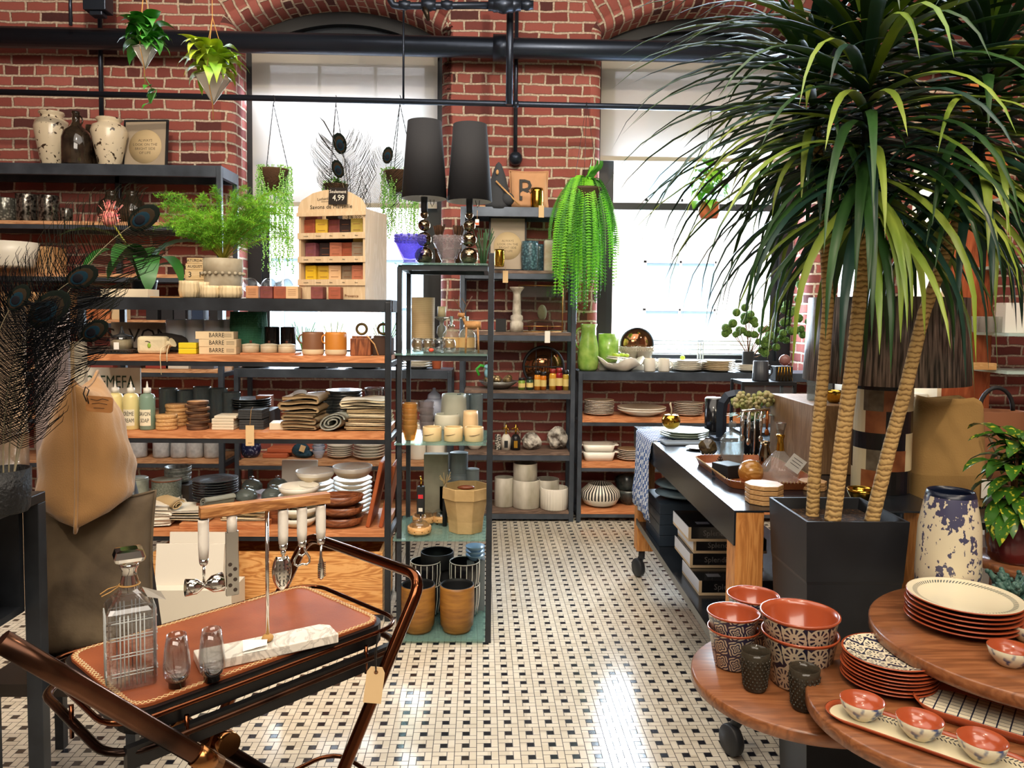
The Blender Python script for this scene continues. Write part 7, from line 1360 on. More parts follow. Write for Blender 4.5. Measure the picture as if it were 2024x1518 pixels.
for i, (px, Y_, n_) in enumerate(((1418, 3.33, 'bottom and nearest one'), (1398, 3.5, 'third one down'), (1404, 3.5, 'second one down'), (1394, 3.46, 'topmost one'))):
 o = thing('glassware_carton', 'black carton lettered Splendide on the lower shelf, %s' % n_, 'carton', (Xat(px, Y_, .4) + .09, Y_, .353 + i * .068), 0, 'Splendide cartons'); MB().box((-.17, 0, .012), (.17, .3, .066)).build('lid', CB_, o); MB().box((-.172, -.002, 0), (.172, .302, .012)).build('cream_rim', CE, o); MB().box((-.173, .0, .013), (-.1705, .3, .064)).build('white_side', WSd, o); MB().box((-.173, -.003, .012), (-.160, .0, .066)).build('cream_corner', CE, o); text('Splendide', .026, SILV, o, (-.035, -.001, .037)); MB().box((-.12, .05, .0665), (-.06, .09, .067)).build('grey_sticker', M('grey sticker', '5a5a60', .4), o)
for i in range(4): box('file_box', 'blue black file box, %s of the lower shelf pile' % ordn(i, 4), 'box', (1.06, 4.05, .353 + i * .058), (.32, .36, .056), M('blue black board', '2c3744', .4), 0, 'file boxes on the lower shelf', .002)
for i in range(2): solo(MB().ball((0, 0, 0), .15, 20, 10, sc=(1.1, 1, .17)), 'grey_cushion', M('grey blue satin', '7d95a5', .4), 'flat grey blue satin cushion, %s of two on the file boxes' % ('bottom', 'top')[i], 'cushion', (1.07, 4.2, .353 + .26 + i * .05), 0, 'grey cushions');
solo(MB().lathe([(0, 0), (.1, 0), (.13, .03), (0, .05)], 30), 'wooden_dome', BEECH, 'round wooden lid on the cushions under the console', 'lid', (1.1, 4.25, .353 + .335))
o = thing('seed_ball_branch', 'vase of branches covered in green fuzzy seed balls by the right window', 'plant', on(1478, 5.93, zR[0] + .011)); V_ = vessel('cyl', .045, .16, .004).build('vase', BLKM, o); m = MB(); st = MB(); r = random.Random(12); SB = []
for k in range(62):
 px, py = r.uniform(1432, 1600), 0; py = 655 + 22 * math.sin(px / 17) + r.uniform(-26, 26)
 if px > 1545 and r.random() < .4: py -= r.uniform(20, 60)
 q = atY(px, py, 5.93 + r.uniform(-.07, .07)) - o.location; SB.append((q, r.uniform(.024, .036)))
 if k % 4 == 0: st.tube([(0, 0, .12), (q.x * .3, 0, q.z * .6), q], .003, 4)
sbm = MB().ball((0, 0, 0), 1, 12, 8).mesh('seed_ball', M('fuzzy green moss ball', '5a7a2e', .95, col2='39511f', nscale=2, bump=1, bscale=5, bdist=.008))
for q, rr in SB: b = bpy.data.objects.new('seed_ball', sbm); C.objects.link(b); b.parent = o; b.location = q; b.scale = (rr, rr, rr)
st.build('branches', TW, o)
# ================================================================ chequered lamp and bag
LX = Xat(1739, 2.98, TZ); o = thing('chequered_lamp', 'large lamp with a chequered horn and wood base and dark raffia drum shade', 'lamp', (LX, 2.98, T)); cols = [M('blue black veneer', '10141c', .2), M('orange brown veneer', 'a0623a', .35, col2='7a4426', nscale=12), M('cream horn', 'd6c7a0', .3), M('grey horn', '7d7260', .35, col2='5a5040', nscale=18), M('dark veneer', '1c1a1a', .25)]
m = MB(); r = random.Random(21); R0 = .108; rows = [0, .09, .17, .235, .32, .40, .46]
for q in range(6):
 off = r.uniform(0, 1)
 for k in range(9):
  a0, a1 = (k + off * .5) * 40, (k + 1 + off * .5) * 40; ci = (0, 1, 2, 4, 3, 0, 1, 4, 2)[(k * 2 + q * 3) % 9]
  for j in range(4):
   u0, u1 = R_(a0 + (a1 - a0) * j / 4), R_(a0 + (a1 - a0) * (j + 1) / 4); m.add([(R0 * math.cos(u0), R0 * math.sin(u0), rows[q]), (R0 * math.cos(u1), R0 * math.sin(u1), rows[q]), (R0 * math.cos(u1), R0 * math.sin(u1), rows[q + 1]), (R0 * math.cos(u0), R0 * math.sin(u0), rows[q + 1])], [(0, 1, 2, 3)], ci, True)
m.lathe([(0, .46), (R0, .46)], 36, mi=4); m.build('lamp_base', cols, o)
SHD = M('dark raffia shade', '2a2320', .42, col2='a08c80', nscale=7, stretch=(16, 16, .5), namt=(.42, .7), bump=.6, bscale=20); MB().lathe([(.297, .43), (.30, .43), (.285, .755), (.282, .755), (.297, .43)], 64).build('lamp_shade', SHD, o); m = MB(); m.tube([(0, 0, .46), (0, 0, .77)], .006, 8); m.tube([(-.283, 0, .75), (.283, 0, .75)], .003, 6); m.build('harp', BLKM, o); MB().ball((0, 0, .78), .025, 12, 8, sc=(1, 1, .6)).build('finial', BLKM, o)
V('gold_rim_bowl', 'gold rimmed bowl at the foot of the chequered lamp', 'bowl', 1702, 2.78, TZ, 56, 26, 'bowl', [GOLD])
CAN = M('olive tan canvas', 'a8854f', .95, col2='927243', nscale=4, bump=.5, bscale=150, bdist=.002)
o = thing('canvas_bag', 'olive tan canvas sack with folded cuff and white tag behind the blue vase', 'bag', on(1866, 3.02, .851), 0); m = MB(); A_ = rrect(.28, .16, .06, 5); k = len(A_); lv = [(0, .92), (.02, 1), (.12, 1.03), (.13, 1.0), (.30, .98), (.40, .94), (.42, .9)]
vs = []
for q, (z, s_) in enumerate(lv): vs += [(x * s_ + .004 * math.sin(y * 60 + q), y * s_ * (1 if z < .3 else .6), z + (.015 * math.sin(x * 30) if z > .39 else 0)) for x, y in A_]
m.add(vs, [(i * k + j, i * k + (j + 1) % k, (i + 1) * k + (j + 1) % k, (i + 1) * k + j) for i in range(len(lv) - 1) for j in range(k)] + [tuple(range((len(lv) - 1) * k, len(lv) * k)), tuple(reversed(range(k)))], 0, True); m.build('sack_body', CAN, o)
m = MB(); m.add([(x * 1.06, y * 1.06, z) for z in (.004, .125) for x, y in A_], [(j, (j + 1) % k, k + (j + 1) % k, k + j) for j in range(k)], 0, True); m.build('folded_cuff', CAN, o); MB().box((.09, -.092, .04), (.135, -.0905, .115)).build('tag', WPAPER, o); MB().tube([(.11, -.08, .3), (.15, -.1, .2), (.115, -.092, .11)], .006, 6).build('strap', BURD, o)
o = thing('wicker_bag', 'brown basket bag with dark ring handle behind the speckled plant', 'bag', on(1962, 3.3, .851)); m = MB(); m.lathe([(0, 0), (.13, 0), (.14, .1), (.12, .34), (.115, .34), (.13, .02), (0, .01)], 24, sy=.6); m.build('bag_body', M('brown felt bag', '7a4c30', .9), o); MB().tube([(.075 * math.cos(a), 0, .34 + .10 * math.sin(a)) for a in [math.pi * k / 12 for k in range(13)]], .009, 8).build('ring_handle', BLKM, o)
for i in range(3): box('wood_block', ('brown wood riser block on the black side table front left', 'long brown wood block under the canvas bag front', 'brown wood block near the red pot')[i], 'block', on((1812, 1880, 1950)[i], 2.74 + .0 * i, .331), (.12, .1, .2), WALN, 0, 'brown blocks', .003)
for i in range(4): V('water_glass', 'clear straight glass on the right glass shelf, %s' % ('first from the palm', 'second from the palm', 'third from the palm', 'fourth from the palm')[i], 'glass', 1925 + i * 16, 5.1, 1.50, 15, 32, 'cyl', gmat('clear tumbler', 'b5b5b0', 'eeeeea', .25), 'tumblers on the right shelf')
o = box('wooden_book_box', 'pale wooden box like a book on the lower glass shelf', 'box', on(1938, 5.05, 1.251), (.22, .1, .045), BEECH, 0, None, .002); box('white_carton', 'white carton beside the tumblers on the right shelf', 'carton', on(2005, 5.05, 1.501), (.13, .1, .2), WPAPER)
# ================================================================ planter and palm
PLM = M('matt charcoal planter', '14161a', .5, col2='1a1c21', nscale=8)
fx, fx_, FYp, BYp, zt_ = Xat(1593, 2.235, .984), Xat(1797, 2.235, .984), 2.235, 2.535, .984
pc_ = ((fx + fx_) / 2, (FYp + BYp) / 2); pw = fx_ - fx
pl = thing('dragon_tree', 'tall dragon tree with three ringed canes in a square black tapered planter', 'plant', (pc_[0], pc_[1], 0))
def sqr(w, z): return [(-w / 2, -w / 2, z), (w / 2, -w / 2, z), (w / 2, w / 2, z), (-w / 2, w / 2, z)]
m = MB(); lv = [sqr(pw * .68, 0), sqr(pw * .93, .79), sqr(pw * .945, .80), sqr(pw, zt_), sqr(pw - .016, zt_), sqr(pw - .04, zt_ - .06)]; vs = [v for l in lv for v in l]
m.add(vs, [(i * 4 + j, i * 4 + (j + 1) % 4, i * 4 + 4 + (j + 1) % 4, i * 4 + 4 + j) for i in range(5) for j in range(4)] + [(3, 2, 1, 0)]); m.build('planter', PLM, pl); m = MB(); m.add(sqr(pw - .035, zt_ - .035), [(0, 1, 2, 3)]); m.build('soil', SOIL, pl)
CANE = NT('ringed cane bark'); t = CANE; wv = t.n('ShaderNodeTexWave', i_Scale=19.0, i_Distortion=4.5, i_Detail=2.0); wv.bands_direction = 'Z'; wv.inputs['Detail Scale'].default_value = 2.2; t.l(t.coord('Object'), wv.inputs[0]); t.l(t.ramp(wv.outputs['Fac'], [(.04, '7d5e36'), (.16, 'a98650'), (.7, 'c2a066')]), t.b.inputs['Base Color']); t.b.inputs['Roughness'].default_value = .85; t.bump(wv.outputs['Fac'], .4, .005); CANE = t.m
PALM = [M('dragon leaf dark', '1b3618', .4, col2='2c4f22', nscale=3, spec=.35), M('dragon leaf warm lit', '5a7a24', .42, col2='8a9a3c', nscale=3), M('dragon leaf blue green', '152c20', .36, col2='24443a', nscale=3, spec=.45)]  # second leaf colour has warm light painted in
def strap(mb, org, az, e0, L, droop, w, mi, r, seg=9):
 P = [Vector(org)]; e = e0; h = Vector((math.cos(az), math.sin(az), 0)); ds = L / seg; dirs = []
 for i in range(seg):
  d = h * math.cos(e) + Vector((0, 0, math.sin(e))); dirs.append(d); P.append(P[-1] + d * ds); e -= droop * (.35 + 1.1 * i / seg) / seg
  e = max(e, -1.5)
 side = Vector((-math.sin(az), math.cos(az), 0)); vs = []
 for i, p in enumerate(P):
  t = i / seg; ww = w / 2 * min(1, .45 + t * 3.0) * (1 - max(0, t - .45) / .55) ** .8; up = dirs[min(i, seg - 1)].cross(side) * -1
  vs += [p - side * ww + up * ww * .35, p, p + side * ww + up * ww * .35]
 mb.add(vs, [(i * 3 + q, i * 3 + q + 1, i * 3 + q + 4, i * 3 + q + 3) for i in range(seg) for q in (0, 1)], mi, True)
def crown(parent, base, top, n, L, seed, name='foliage', w=.034):
 r = random.Random(seed); m = MB(); A, B = Vector(base), Vector(top)
 for k in range(n):
  t = (k + r.random()) / n; o_ = A.lerp(B, t); az = k * 2.39996 + r.uniform(-.2, .2); e0 = -.45 + 1.45 * t ** 1.15 + r.uniform(-.18, .18)
  ll = L * (.82 + .3 * r.random()) * (1 - .25 * t * t) * (.66 + .34 * min(1, t / .4)); dr = 1.75 - .55 * t + r.uniform(-.35, .5)
  mi = 1 if r.random() < (.34 if math.sin(az) < -.2 else .14) else (2 if r.random() < .35 else 0); strap(m, o_, az, e0, ll, dr, w * r.uniform(.8, 1.15), mi, r)  # front leaves take the painted warm light colour more often
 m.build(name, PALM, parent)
def canep(parent, pix, Yc, rad):
 P = [atY(px, py, Yc + dy) - Vector(parent.location) for px, py, dy in pix]; out = []; rr = []
 Q = []
 for a, b in zip(P[:-1], P[1:]):
  n_ = max(2, int((b - a).length / .018))
  for i in range(n_): Q.append(a.lerp(b, i / n_))
 Q.append(P[-1]); N = len(Q)
 rr = [rad * (1 - .25 * i / N) * (1 + .035 * (i % 2)) for i in range(N)]; MB().tube(Q, rr, 14).build('cane', CANE, parent); return P[-1]
Yc = 2.36
e1 = canep(pl, ((1605, 1034, .08), (1612, 900, .08), (1625, 760, .09), (1637, 600, .12), (1628, 420, .18), (1612, 250, .2)), Yc, .0205)
e2 = canep(pl, ((1645, 1034, -.02), (1668, 850, -.02), (1688, 700, -.02), (1702, 560, 0), (1710, 450, 0), (1712, 330, 0)), Yc, .0245)
e3 = canep(pl, ((1722, 1034, -.03), (1757, 890, -.03), (1792, 760, -.03), (1826, 620, 0), (1880, 470, 0), (1925, 350, 0)), Yc, .0215)
def rel(px, py, Y): return atY(px, py, Y) - Vector(pl.location)
for a_, b_, Y_ in (((1712, 360), (1716, -90), Yc), ((1925, 370), (1965, 10), Yc), ((1612, 280), (1600, 90), Yc + .2)): MB().tube([rel(a_[0], a_[1], Y_), rel(b_[0], b_[1], Y_)], [.018, .008], 8).build('stem_top', M('dark leaf base', '131a12', .7), pl)
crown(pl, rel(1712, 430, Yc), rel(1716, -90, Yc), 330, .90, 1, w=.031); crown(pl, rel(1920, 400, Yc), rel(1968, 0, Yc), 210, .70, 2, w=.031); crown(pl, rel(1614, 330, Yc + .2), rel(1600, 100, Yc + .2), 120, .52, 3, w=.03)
# ================================================================ ceramics on the round tops
def pat(name, base, ink, fn):
 t = NT(name); t.b.inputs['Roughness'].default_value = .3; t.b.inputs['Coat Weight'].default_value = .4; f = fn(t); t.l(t.mix(f, base, ink), t.b.inputs['Base Color']); return t.m
def cylco(t, n, zs):
 """coordinates running round (n repeats) and up (zs per metre)"""
 tc = t.n('ShaderNodeTexCoord'); s = t.n('ShaderNodeSeparateXYZ'); t.l(tc.outputs['Object'], s.inputs[0]); g = t.math('ARCTAN2', s.outputs[1], s.outputs[0]); return t.math('MULTIPLY', g, n / 6.28318), t.math('MULTIPLY', s.outputs[2], zs)
def flower(t, u, v):
 """daisies with dark gaps: petals radiate in each cell"""
 fu, fv = t.math('SUBTRACT', t.math('FRACT', t.math('ADD', u, t.math('MULTIPLY', t.math('FLOOR', v), .5))), .5), t.math('SUBTRACT', t.math('FRACT', v), .5)
 r = t.math('SQRT', t.math('ADD', t.math('MULTIPLY', fu, fu), t.math('MULTIPLY', fv, fv))); a = t.math('ARCTAN2', fv, fu)
 pet = t.math('GREATER_THAN', t.math('SINE', t.math('MULTIPLY', a, 11)), .15); ring = t.math('MULTIPLY', t.math('GREATER_THAN', r, .2), t.math('LESS_THAN', r, .40)); dot = t.math('LESS_THAN', r, .045)
 leaf = t.math('MULTIPLY', t.math('GREATER_THAN', r, .47), t.math('GREATER_THAN', t.math('SINE', t.math('MULTIPLY', a, 4)), -.35))
 return t.math('MAXIMUM', t.math('MAXIMUM', t.math('MULTIPLY', pet, ring), dot), leaf)
def f_daisy(t): u, v = cylco(t, 9, 15.5); return flower(t, u, v)
def f_flat(t): s = t.n('ShaderNodeSeparateXYZ'); t.l(t.coord('Object', (21, 21, 21)), s.inputs[0]); return flower(t, s.outputs[0], s.outputs[1])
def f_tile(t):
 u, v = cylco(t, 9, 22); fu, fv = t.math('SUBTRACT', t.math('FRACT', u), .5), t.math('SUBTRACT', t.math('FRACT', v), .5); r = t.math('SQRT', t.math('ADD', t.math('MULTIPLY', fu, fu), t.math('MULTIPLY', fv, fv))); a = t.math('ARCTAN2', fv, fu)
 w = t.math('SINE', t.math('ADD', t.math('MULTIPLY', r, 34), t.math('MULTIPLY', t.math('SINE', t.math('MULTIPLY', a, 4)), 2.2))); ed = t.math('GREATER_THAN', t.math('MAXIMUM', t.math('ABSOLUTE', fu), t.math('ABSOLUTE', fv)), .46); return t.math('MAXIMUM', t.math('GREATER_THAN', w, .0), ed)
DAISY = pat('daisy glaze', 'dbd1b6', '1f2640', f_daisy); DAISYF = pat('flat daisy glaze', 'dbd1b6', '1f2640', f_flat); TILEP = pat('tile glaze', 'cfc6ac', '232a4a', f_tile)
RIM = M('cream glazed rim', 'd9cfae', .25, coat=.4)
def tpot(label, px, Y, z, r, h, mat):
 o = thing('terracotta_pot', label, 'pot', on(px, Y, z), 0, 'patterned terracotta pots'); k = r / .1
 MB().lathe([(0, 0), (r * .66, 0), (r * .7, .004), (r * .95, h * .93), (r * .985, h * .955), (r, h * .975), (r * .995, h), (r * .95, h * .995), (r * .9, h * .9), (r * .62, .01), (0, .008)], 48, mis=[0, 0, 0, 1, 1, 1, 1, 1, 1, 1]).build('pot_body', [mat, TERRA], o); return o
Z1, Z2, Z3 = d1[3] + .001, d2[3] + .001, d3[3] + .001
tpot('patterned tile pot, lower one of the front left pair', 1448, 2.02, Z1, .0695, .105, TILEP); tpot('patterned tile pot, upper one nested in the front left pair', 1448, 2.02, Z1 + .042, .0705, .105, TILEP)
tpot('lower patterned tile pot of the rear pair by the planter', 1486, 2.14, Z1, .072, .105, TILEP); tpot('upper patterned tile pot of the rear pair by the planter', 1487, 2.14, Z1 + .045, .0735, .105, TILEP)
tpot('large daisy patterned pot, lower one of the nested pair', 1578, 1.92, Z1, .0965, .135, DAISY); tpot('large daisy patterned pot, upper one of the nested pair', 1578, 1.92, Z1 + .05, .0985, .135, DAISY)
HOB = gmat('smoky hobnail glass', '5a5244', '8f8678', .35)
for i, (px, Y_) in enumerate(((1492, 1.885), (1588, 1.79))):
 o = thing('hobnail_tumbler', ('dark hobnail tumbler in front of the tile patterned pots', 'dark hobnail tumbler in front of the large daisy pots')[i], 'tumbler', on(px, Y_, Z1), 0, 'dark hobnail tumblers'); vessel([(.72, 0), (.78, .05), (.95, .8), (1, 1)], .036, .10, .0025, 28, floor=.008).build('glass_body', HOB, o); m = MB()
 for q in range(9):
  for k in range(18): a = 6.283 * (k + .5 * (q % 2)) / 18; r_ = .036 * (.79 + .2 * q / 9); m.ball((r_ * math.cos(a), r_ * math.sin(a), .012 + q * .0085), .0034, 5, 4)
 m.build('hobnails', HOB, o)
PR = lambda r, h: [(0, 0), (.5 * r, 0), (.58 * r, h * .15), (.95 * r, h * .75), (.995 * r, h * .86), (r, h * .95), (.985 * r, h), (.95 * r, h * .97), (.6 * r, h * .42), (0, h * .38)]
stack(8, .0085, PR(.107, .017), 'daisy_plate', 'terracotta rimmed daisy plate, @ of the front stack', 'plate', on(1757, 1.77, Z2), [TERRA], 'daisy plates', jit=.0025, seg=48, last=MB().lathe(PR(.107, .017), 48, mis=[0] * 7 + [1] * 2).mesh('daisy_plate', [TERRA, DAISYF]))
def radius(t): s = t.n('ShaderNodeSeparateXYZ'); t.l(t.n('ShaderNodeTexCoord').outputs['Object'], s.inputs[0]); return t.math('SQRT', t.math('ADD', t.math('MULTIPLY', s.outputs[0], s.outputs[0]), t.math('MULTIPLY', s.outputs[1], s.outputs[1])))
def f_ring(t): u, _ = cylco(t, 90, 1); s = radius(t); return t.math('MULTIPLY', t.math('GREATER_THAN', t.math('SINE', t.math('ADD', t.math('MULTIPLY', u, 6.283), t.math('MULTIPLY', s, 500))), .1), t.math('MULTIPLY', t.math('GREATER_THAN', s, .104), t.math('LESS_THAN', s, .115)))
HERR = pat('leaf ring glaze', 'dbd1b6', '3a4a4a', f_ring)
stack(6, .0115, PR(.131, .022), 'cream_dinner_plate', 'terracotta rimmed cream plate, @ of the large stack', 'plate', on(1902, 1.865, Z3), [TERRA], 'large cream plates', jit=.002, seg=56, last=MB().lathe(PR(.131, .022), 56, mis=[0] * 6 + [1] * 3).mesh('cream_dinner_plate', [TERRA, HERR]))
FLB = M('blue flower glaze', 'd3cbb0', .25, col2='3a4a74', nscale=34, namt=(.52, .62), coat=.5, detail=2)
def dip(label, p): solo(MB().lathe([(0, 0), (.022, 0), (.026, .004), (.041, .022), (.0455, .04), (.044, .041), (.038, .022), (.02, .008), (0, .006)], 36, mis=[0, 0, 0, 0, 1, 1, 1, 1]), 'dip_bowl', [FLB, TERRA], label, 'bowl', p, 0, 'small flowered bowls')
ang = -43.0; tcx, tcy = .895, 1.515
o = thing('oblong_tray', 'long terracotta edged cream tray with herringbone line carrying small bowls', 'tray', (tcx, tcy, Z2), ang); A_ = rrect(.40, .105, .05, 8); k = len(A_)
m = MB(); m.add([(x * .9, y * .8, 0) for x, y in A_] + [(x, y, .012) for x, y in A_] + [(x * .985, y * .94, .0125) for x, y in A_] + [(x * .95, y * .85, .005) for x, y in A_], [(i * k + j, i * k + (j + 1) % k, (i + 1) * k + (j + 1) % k, (i + 1) * k + j) for i in range(3) for j in range(k)] + [tuple(reversed(range(k)))], 0, True); m.build('tray_rim', TERRA, o); m = MB(); m.add([(x * .95, y * .85, .0056) for x, y in A_], [tuple(range(k))]); m.build('glazed_centre', RIM, o)
m = MB(); [m.tube([(x, .028 + .004 * s, .0062), (x + .005, .028 + .011 * s, .0062)], .0011, 4) for x in [-.17 + .008 * i for i in range(43)] for s in (-1, 1)]; m.build('herringbone_line', M('navy slip', '20283e', .5), o)
def TL(x): return Vector((tcx + x * math.cos(R_(ang)), tcy + x * math.sin(R_(ang)), Z2 + .0065))
dip('small flowered terracotta bowl at the left end of the oblong tray', TL(-.125)); dip('small flowered terracotta bowl in the middle of the oblong tray', TL(-.012)); dip('small flowered terracotta bowl at the right end of the oblong tray', TL(.10)); dip('small flowered terracotta bowl on the highest round top by the cream plates', on(1995, 1.65, Z3)); dip('small flowered terracotta bowl at the right edge behind the other on the highest top', on(2030, 1.78, Z3))
o = thing('grid_tray', 'oval terracotta dish with navy grid pattern under the highest round top', 'tray', (1.075, 1.60, Z2), -40); A_ = rrect(.28, .165, .07, 8); k = len(A_)
m = MB(); m.add([(x * .85, y * .8, 0) for x, y in A_] + [(x, y, .026) for x, y in A_] + [(x * .98, y * .97, .0265) for x, y in A_] + [(x * .9, y * .87, .012) for x, y in A_], [(i * k + j, i * k + (j + 1) % k, (i + 1) * k + (j + 1) % k, (i + 1) * k + j) for i in range(3) for j in range(k)] + [tuple(reversed(range(k)))], 0, True); m.build('tray_rim', TERRA, o)
GRD = pat('grid glaze', 'dbd1b6', '20283e', lambda t: (lambda s: t.math('MAXIMUM', t.math('LESS_THAN', t.math('FRACT', s.outputs[0]), .12), t.math('LESS_THAN', t.math('FRACT', s.outputs[1]), .12)))((lambda s: (t.l(t.coord('Object', (42, 62, 1)), s.inputs[0]), s)[1])(t.n('ShaderNodeSeparateXYZ')))); m = MB(); m.add([(x * .9, y * .87, .0125) for x, y in A_], [tuple(range(k))]); m.build('grid_centre', GRD, o)
def f_vase(t):
 nz = t.n('ShaderNodeTexNoise', i_Scale=75.0, i_Detail=6.0); t.l(t.coord('Object', (1, 1, .7)), nz.inputs[0]); n2 = t.n('ShaderNodeTexNoise', i_Scale=17.0, i_Detail=3.0); t.l(t.coord('Object', (1, 1, .45)), n2.inputs[0]); s = t.n('ShaderNodeSeparateXYZ'); t.l(t.n('ShaderNodeTexCoord').outputs['Object'], s.inputs[0])
 top = t.math('MULTIPLY', t.math('MAXIMUM', t.math('SUBTRACT', s.outputs[2], .19), 0), 1.5); low = t.math('MULTIPLY', t.math('MAXIMUM', t.math('SUBTRACT', .09, s.outputs[2]), 0), 1.4)
 return t.math('MULTIPLY', t.math('GREATER_THAN', t.math('ADD', t.math('ADD', nz.outputs['Fac'], t.math('MULTIPLY', n2.outputs['Fac'], .7)), t.math('ADD', top, low)), .95), .92)
BV = pat('blue landscape glaze', 'cdc3a8', '0f1c52', f_vase)
solo(MB().lathe([(0, 0), (.074, 0), (.080, .006), (.082, .08), (.078, .2), (.063, .285), (.059, .298), (.056, .299), (.058, .285), (.073, .2), (.074, .01), (0, .008)], 48, mis=[0] * 5 + [1] * 6), 'blue_white_vase', [BV, M('navy interior', '10182c', .3)], 'tall cream vase with blue forest pattern behind the large cream plates', 'vase', on(1871, 2.06, Z3))
o = thing('succulent', 'blue green rubbery succulent at the right edge by the blue vase', 'plant', on(2000, 2.0, Z3)); m = MB(); r = random.Random(4)
for k in range(34): a, b = r.uniform(0, 6.28), r.uniform(-.1, 1.2); L = r.uniform(.05, .085); d = Vector((math.cos(a) * math.cos(b), math.sin(a) * math.cos(b), math.sin(b))); m.tube([Vector((0, 0, .015)), Vector((0, 0, .015)) + d * L * .6, Vector((0, 0, .02)) + d * L], [.006, .009, .007], 6); [m.ball(Vector((0, 0, .02)) + d * L * q + Vector((r.uniform(-1, 1), r.uniform(-1, 1), r.uniform(-1, 1))) * .007, .007, 6, 4) for q in (.6, .8, 1)]
m.build('rosettes', M('blue green succulent', '2f4f48', .5, col2='4a6b60', nscale=30), o); vessel('cyl', .035, .022, .003).build('pot', BLKM, o)
o = thing('plant_stand', 'round wooden plant stand at the right edge under the red pot', 'stand', on(2003, 2.45, 0)); MB().lathe([(0, .775), (.14, .775), (.145, .78), (.145, .80), (0, .80)], 40).build('round_top', RW, o); [MB().tube([(.09 * math.cos(a), .09 * math.sin(a), .775), (.12 * math.cos(a), .12 * math.sin(a), 0)], .012, 8).build('leg', WALN, o) for a in (.5, 2.1, 3.7, 5.3)]
o = thing('speckled_plant', 'yellow speckled gold dust croton in a dark red pot at the right', 'plant', on(2003, 2.45, .801)); vessel('barrel', .085, .15, .005).build('pot', M('oxblood glaze', '3a1214', .25, col2='6a1c1c', nscale=9, coat=.4), o)
SPL = M('gold dust leaf', '3a6a1e', .35, col2='c9c23a', nscale=70, namt=(.60, .68), detail=1)
def broad(mb, org, az, e0, L, W_, droop=1.0, mi=0, seg=6, heart=False):
 P = [Vector(org)]; e = e0; h = Vector((math.cos(az), math.sin(az), 0)); ds = L / seg
 for i in range(seg): P.append(P[-1] + (h * math.cos(e) + Vector((0, 0, math.sin(e)))) * ds); e -= droop / seg
 side = Vector((-math.sin(az), math.cos(az), 0)); vs = []
 for i, p in enumerate(P):
  t = i / seg; ww = W_ / 2 * (math.sin(math.pi * min(1, t * .92 + .08)) ** .7 if not heart else (math.sin(math.pi * (1 - (1 - t) ** 1.6) * .97 + .09) ** .8 if t < 1 else 0)); vs += [p - side * ww + Vector((0, 0, ww * .25)), p, p + side * ww + Vector((0, 0, ww * .25))]
 mb.add(vs, [(i * 3 + q, i * 3 + q + 1, i * 3 + q + 4, i * 3 + q + 3) for i in range(seg) for q in (0, 1)], mi, True)
m = MB(); r = random.Random(6)
for k in range(95): t_ = r.random(); broad(m, (r.uniform(-.04, .04), r.uniform(-.04, .04), .14 + t_ * .27), r.uniform(0, 6.28), .1 + .9 * t_ - .2, r.uniform(.10, .17), .05, 1.6)
m.build('foliage', SPL, o); m = MB(); [m.tube([(0, 0, .12), (.03 * math.cos(a), .03 * math.sin(a), .4)], .005, 6) for a in (0, 2, 4)]; m.build('stems', TW, o)
box('bright_panel_stand_in', 'bright white pedestal standing in for a bright panel behind the blue vase at the right', 'slab', on(1958, 2.6, 0), (.2, .06, Zat(1092, 1.5, 2.4)), M('gloss white', 'e9eef2', .15))  # added box, its bluish white stands in for a bright panel
# ================================================================ hanging plants
def cord(m, a, b, r=.0012): m.tube([a, b], r, 5)
def hanger(px, py, Y, ztop): return on(px, Y, ztop)
LFD = M('pothos dark green', '2a6a1e', .4, col2='3f8a2c', nscale=10); LFL = M('neon pothos lime', 'b5c43a', .45, col2='6fa02a', nscale=8); TWG = M('gold cord', 'b98a4a', .6)
def geo_pot(label, px, py0, py1, Y, wpx, leafmat, n, L, W_, seed, trail=None):
 s = S(Y); top = atY(px, py0, Y); h = (py1 - py0) * s; R0 = wpx * s / 2; o = thing('hanging_planter', label, 'hanging plant', top); m = MB()
 v = [(R0 * math.cos(R_(60 * k + 30)), R0 * math.sin(R_(60 * k + 30)), 0) for k in range(6)]; ap = (0, 0, -h); m.add(v + [ap], [(k, (k + 1) % 6, 6) for k in range(6)]); m.build('glass_pot', gmat('white frosted geometric glass', 'd9d2c8', 'e9e4de', .65), o)
 m = MB(); [m.tube([v[k], v[(k + 1) % 6]], .0022, 5) for k in range(6)]; [m.tube([v[k], ap], .002, 5) for k in range(6)]; m.build('metal_edge', M('silver edge', 'b9b9b4', .3, .8), o)
 m = MB(); H = 4.75 - top.z; [m.tube([v[k], (0, 0, .22), (0, 0, H)], .0014, 5) for k in (0, 2, 4)]; m.tube([v[4], (0, -R0 * .1, -h), (0, 0, -h - .06)], .0016, 5); m.build('cord', TWG, o)
 m = MB(); r = random.Random(seed)
 for k in range(n): a = r.uniform(0, 6.28); q = r.uniform(0, R0 * .7); broad(m, (q * math.cos(a), q * math.sin(a), r.uniform(0, .09)), a, r.uniform(-.1, 1.15), L * r.uniform(.7, 1.15), W_ * r.uniform(.8, 1.1), r.uniform(1.4, 2.6), heart=True)
 if trail:
  P = [atY(x, y, Y) - top for x, y in trail]; m.tube(P, .0016, 5)
  for q in P[2:]: broad(m, q, r.uniform(2.5, 6), r.uniform(-.6, .2), .05, .035, 1.2, heart=True);
 m.build('leaves', leafmat, o)
geo_pot('dark green heart leaf pothos in a hanging geometric glass pot at upper left', 286, 96, 135, 3.0, 42, LFD, 60, .095, .062, 3, ((290, 100), (285, 150), (297, 170), (305, 185), (298, 205), (310, 178)))
geo_pot('lime leaved pothos in a hanging glass pyramid pot at upper left', 421, 152, 204, 3.0, 66, LFL, 50, .12, .06, 5)
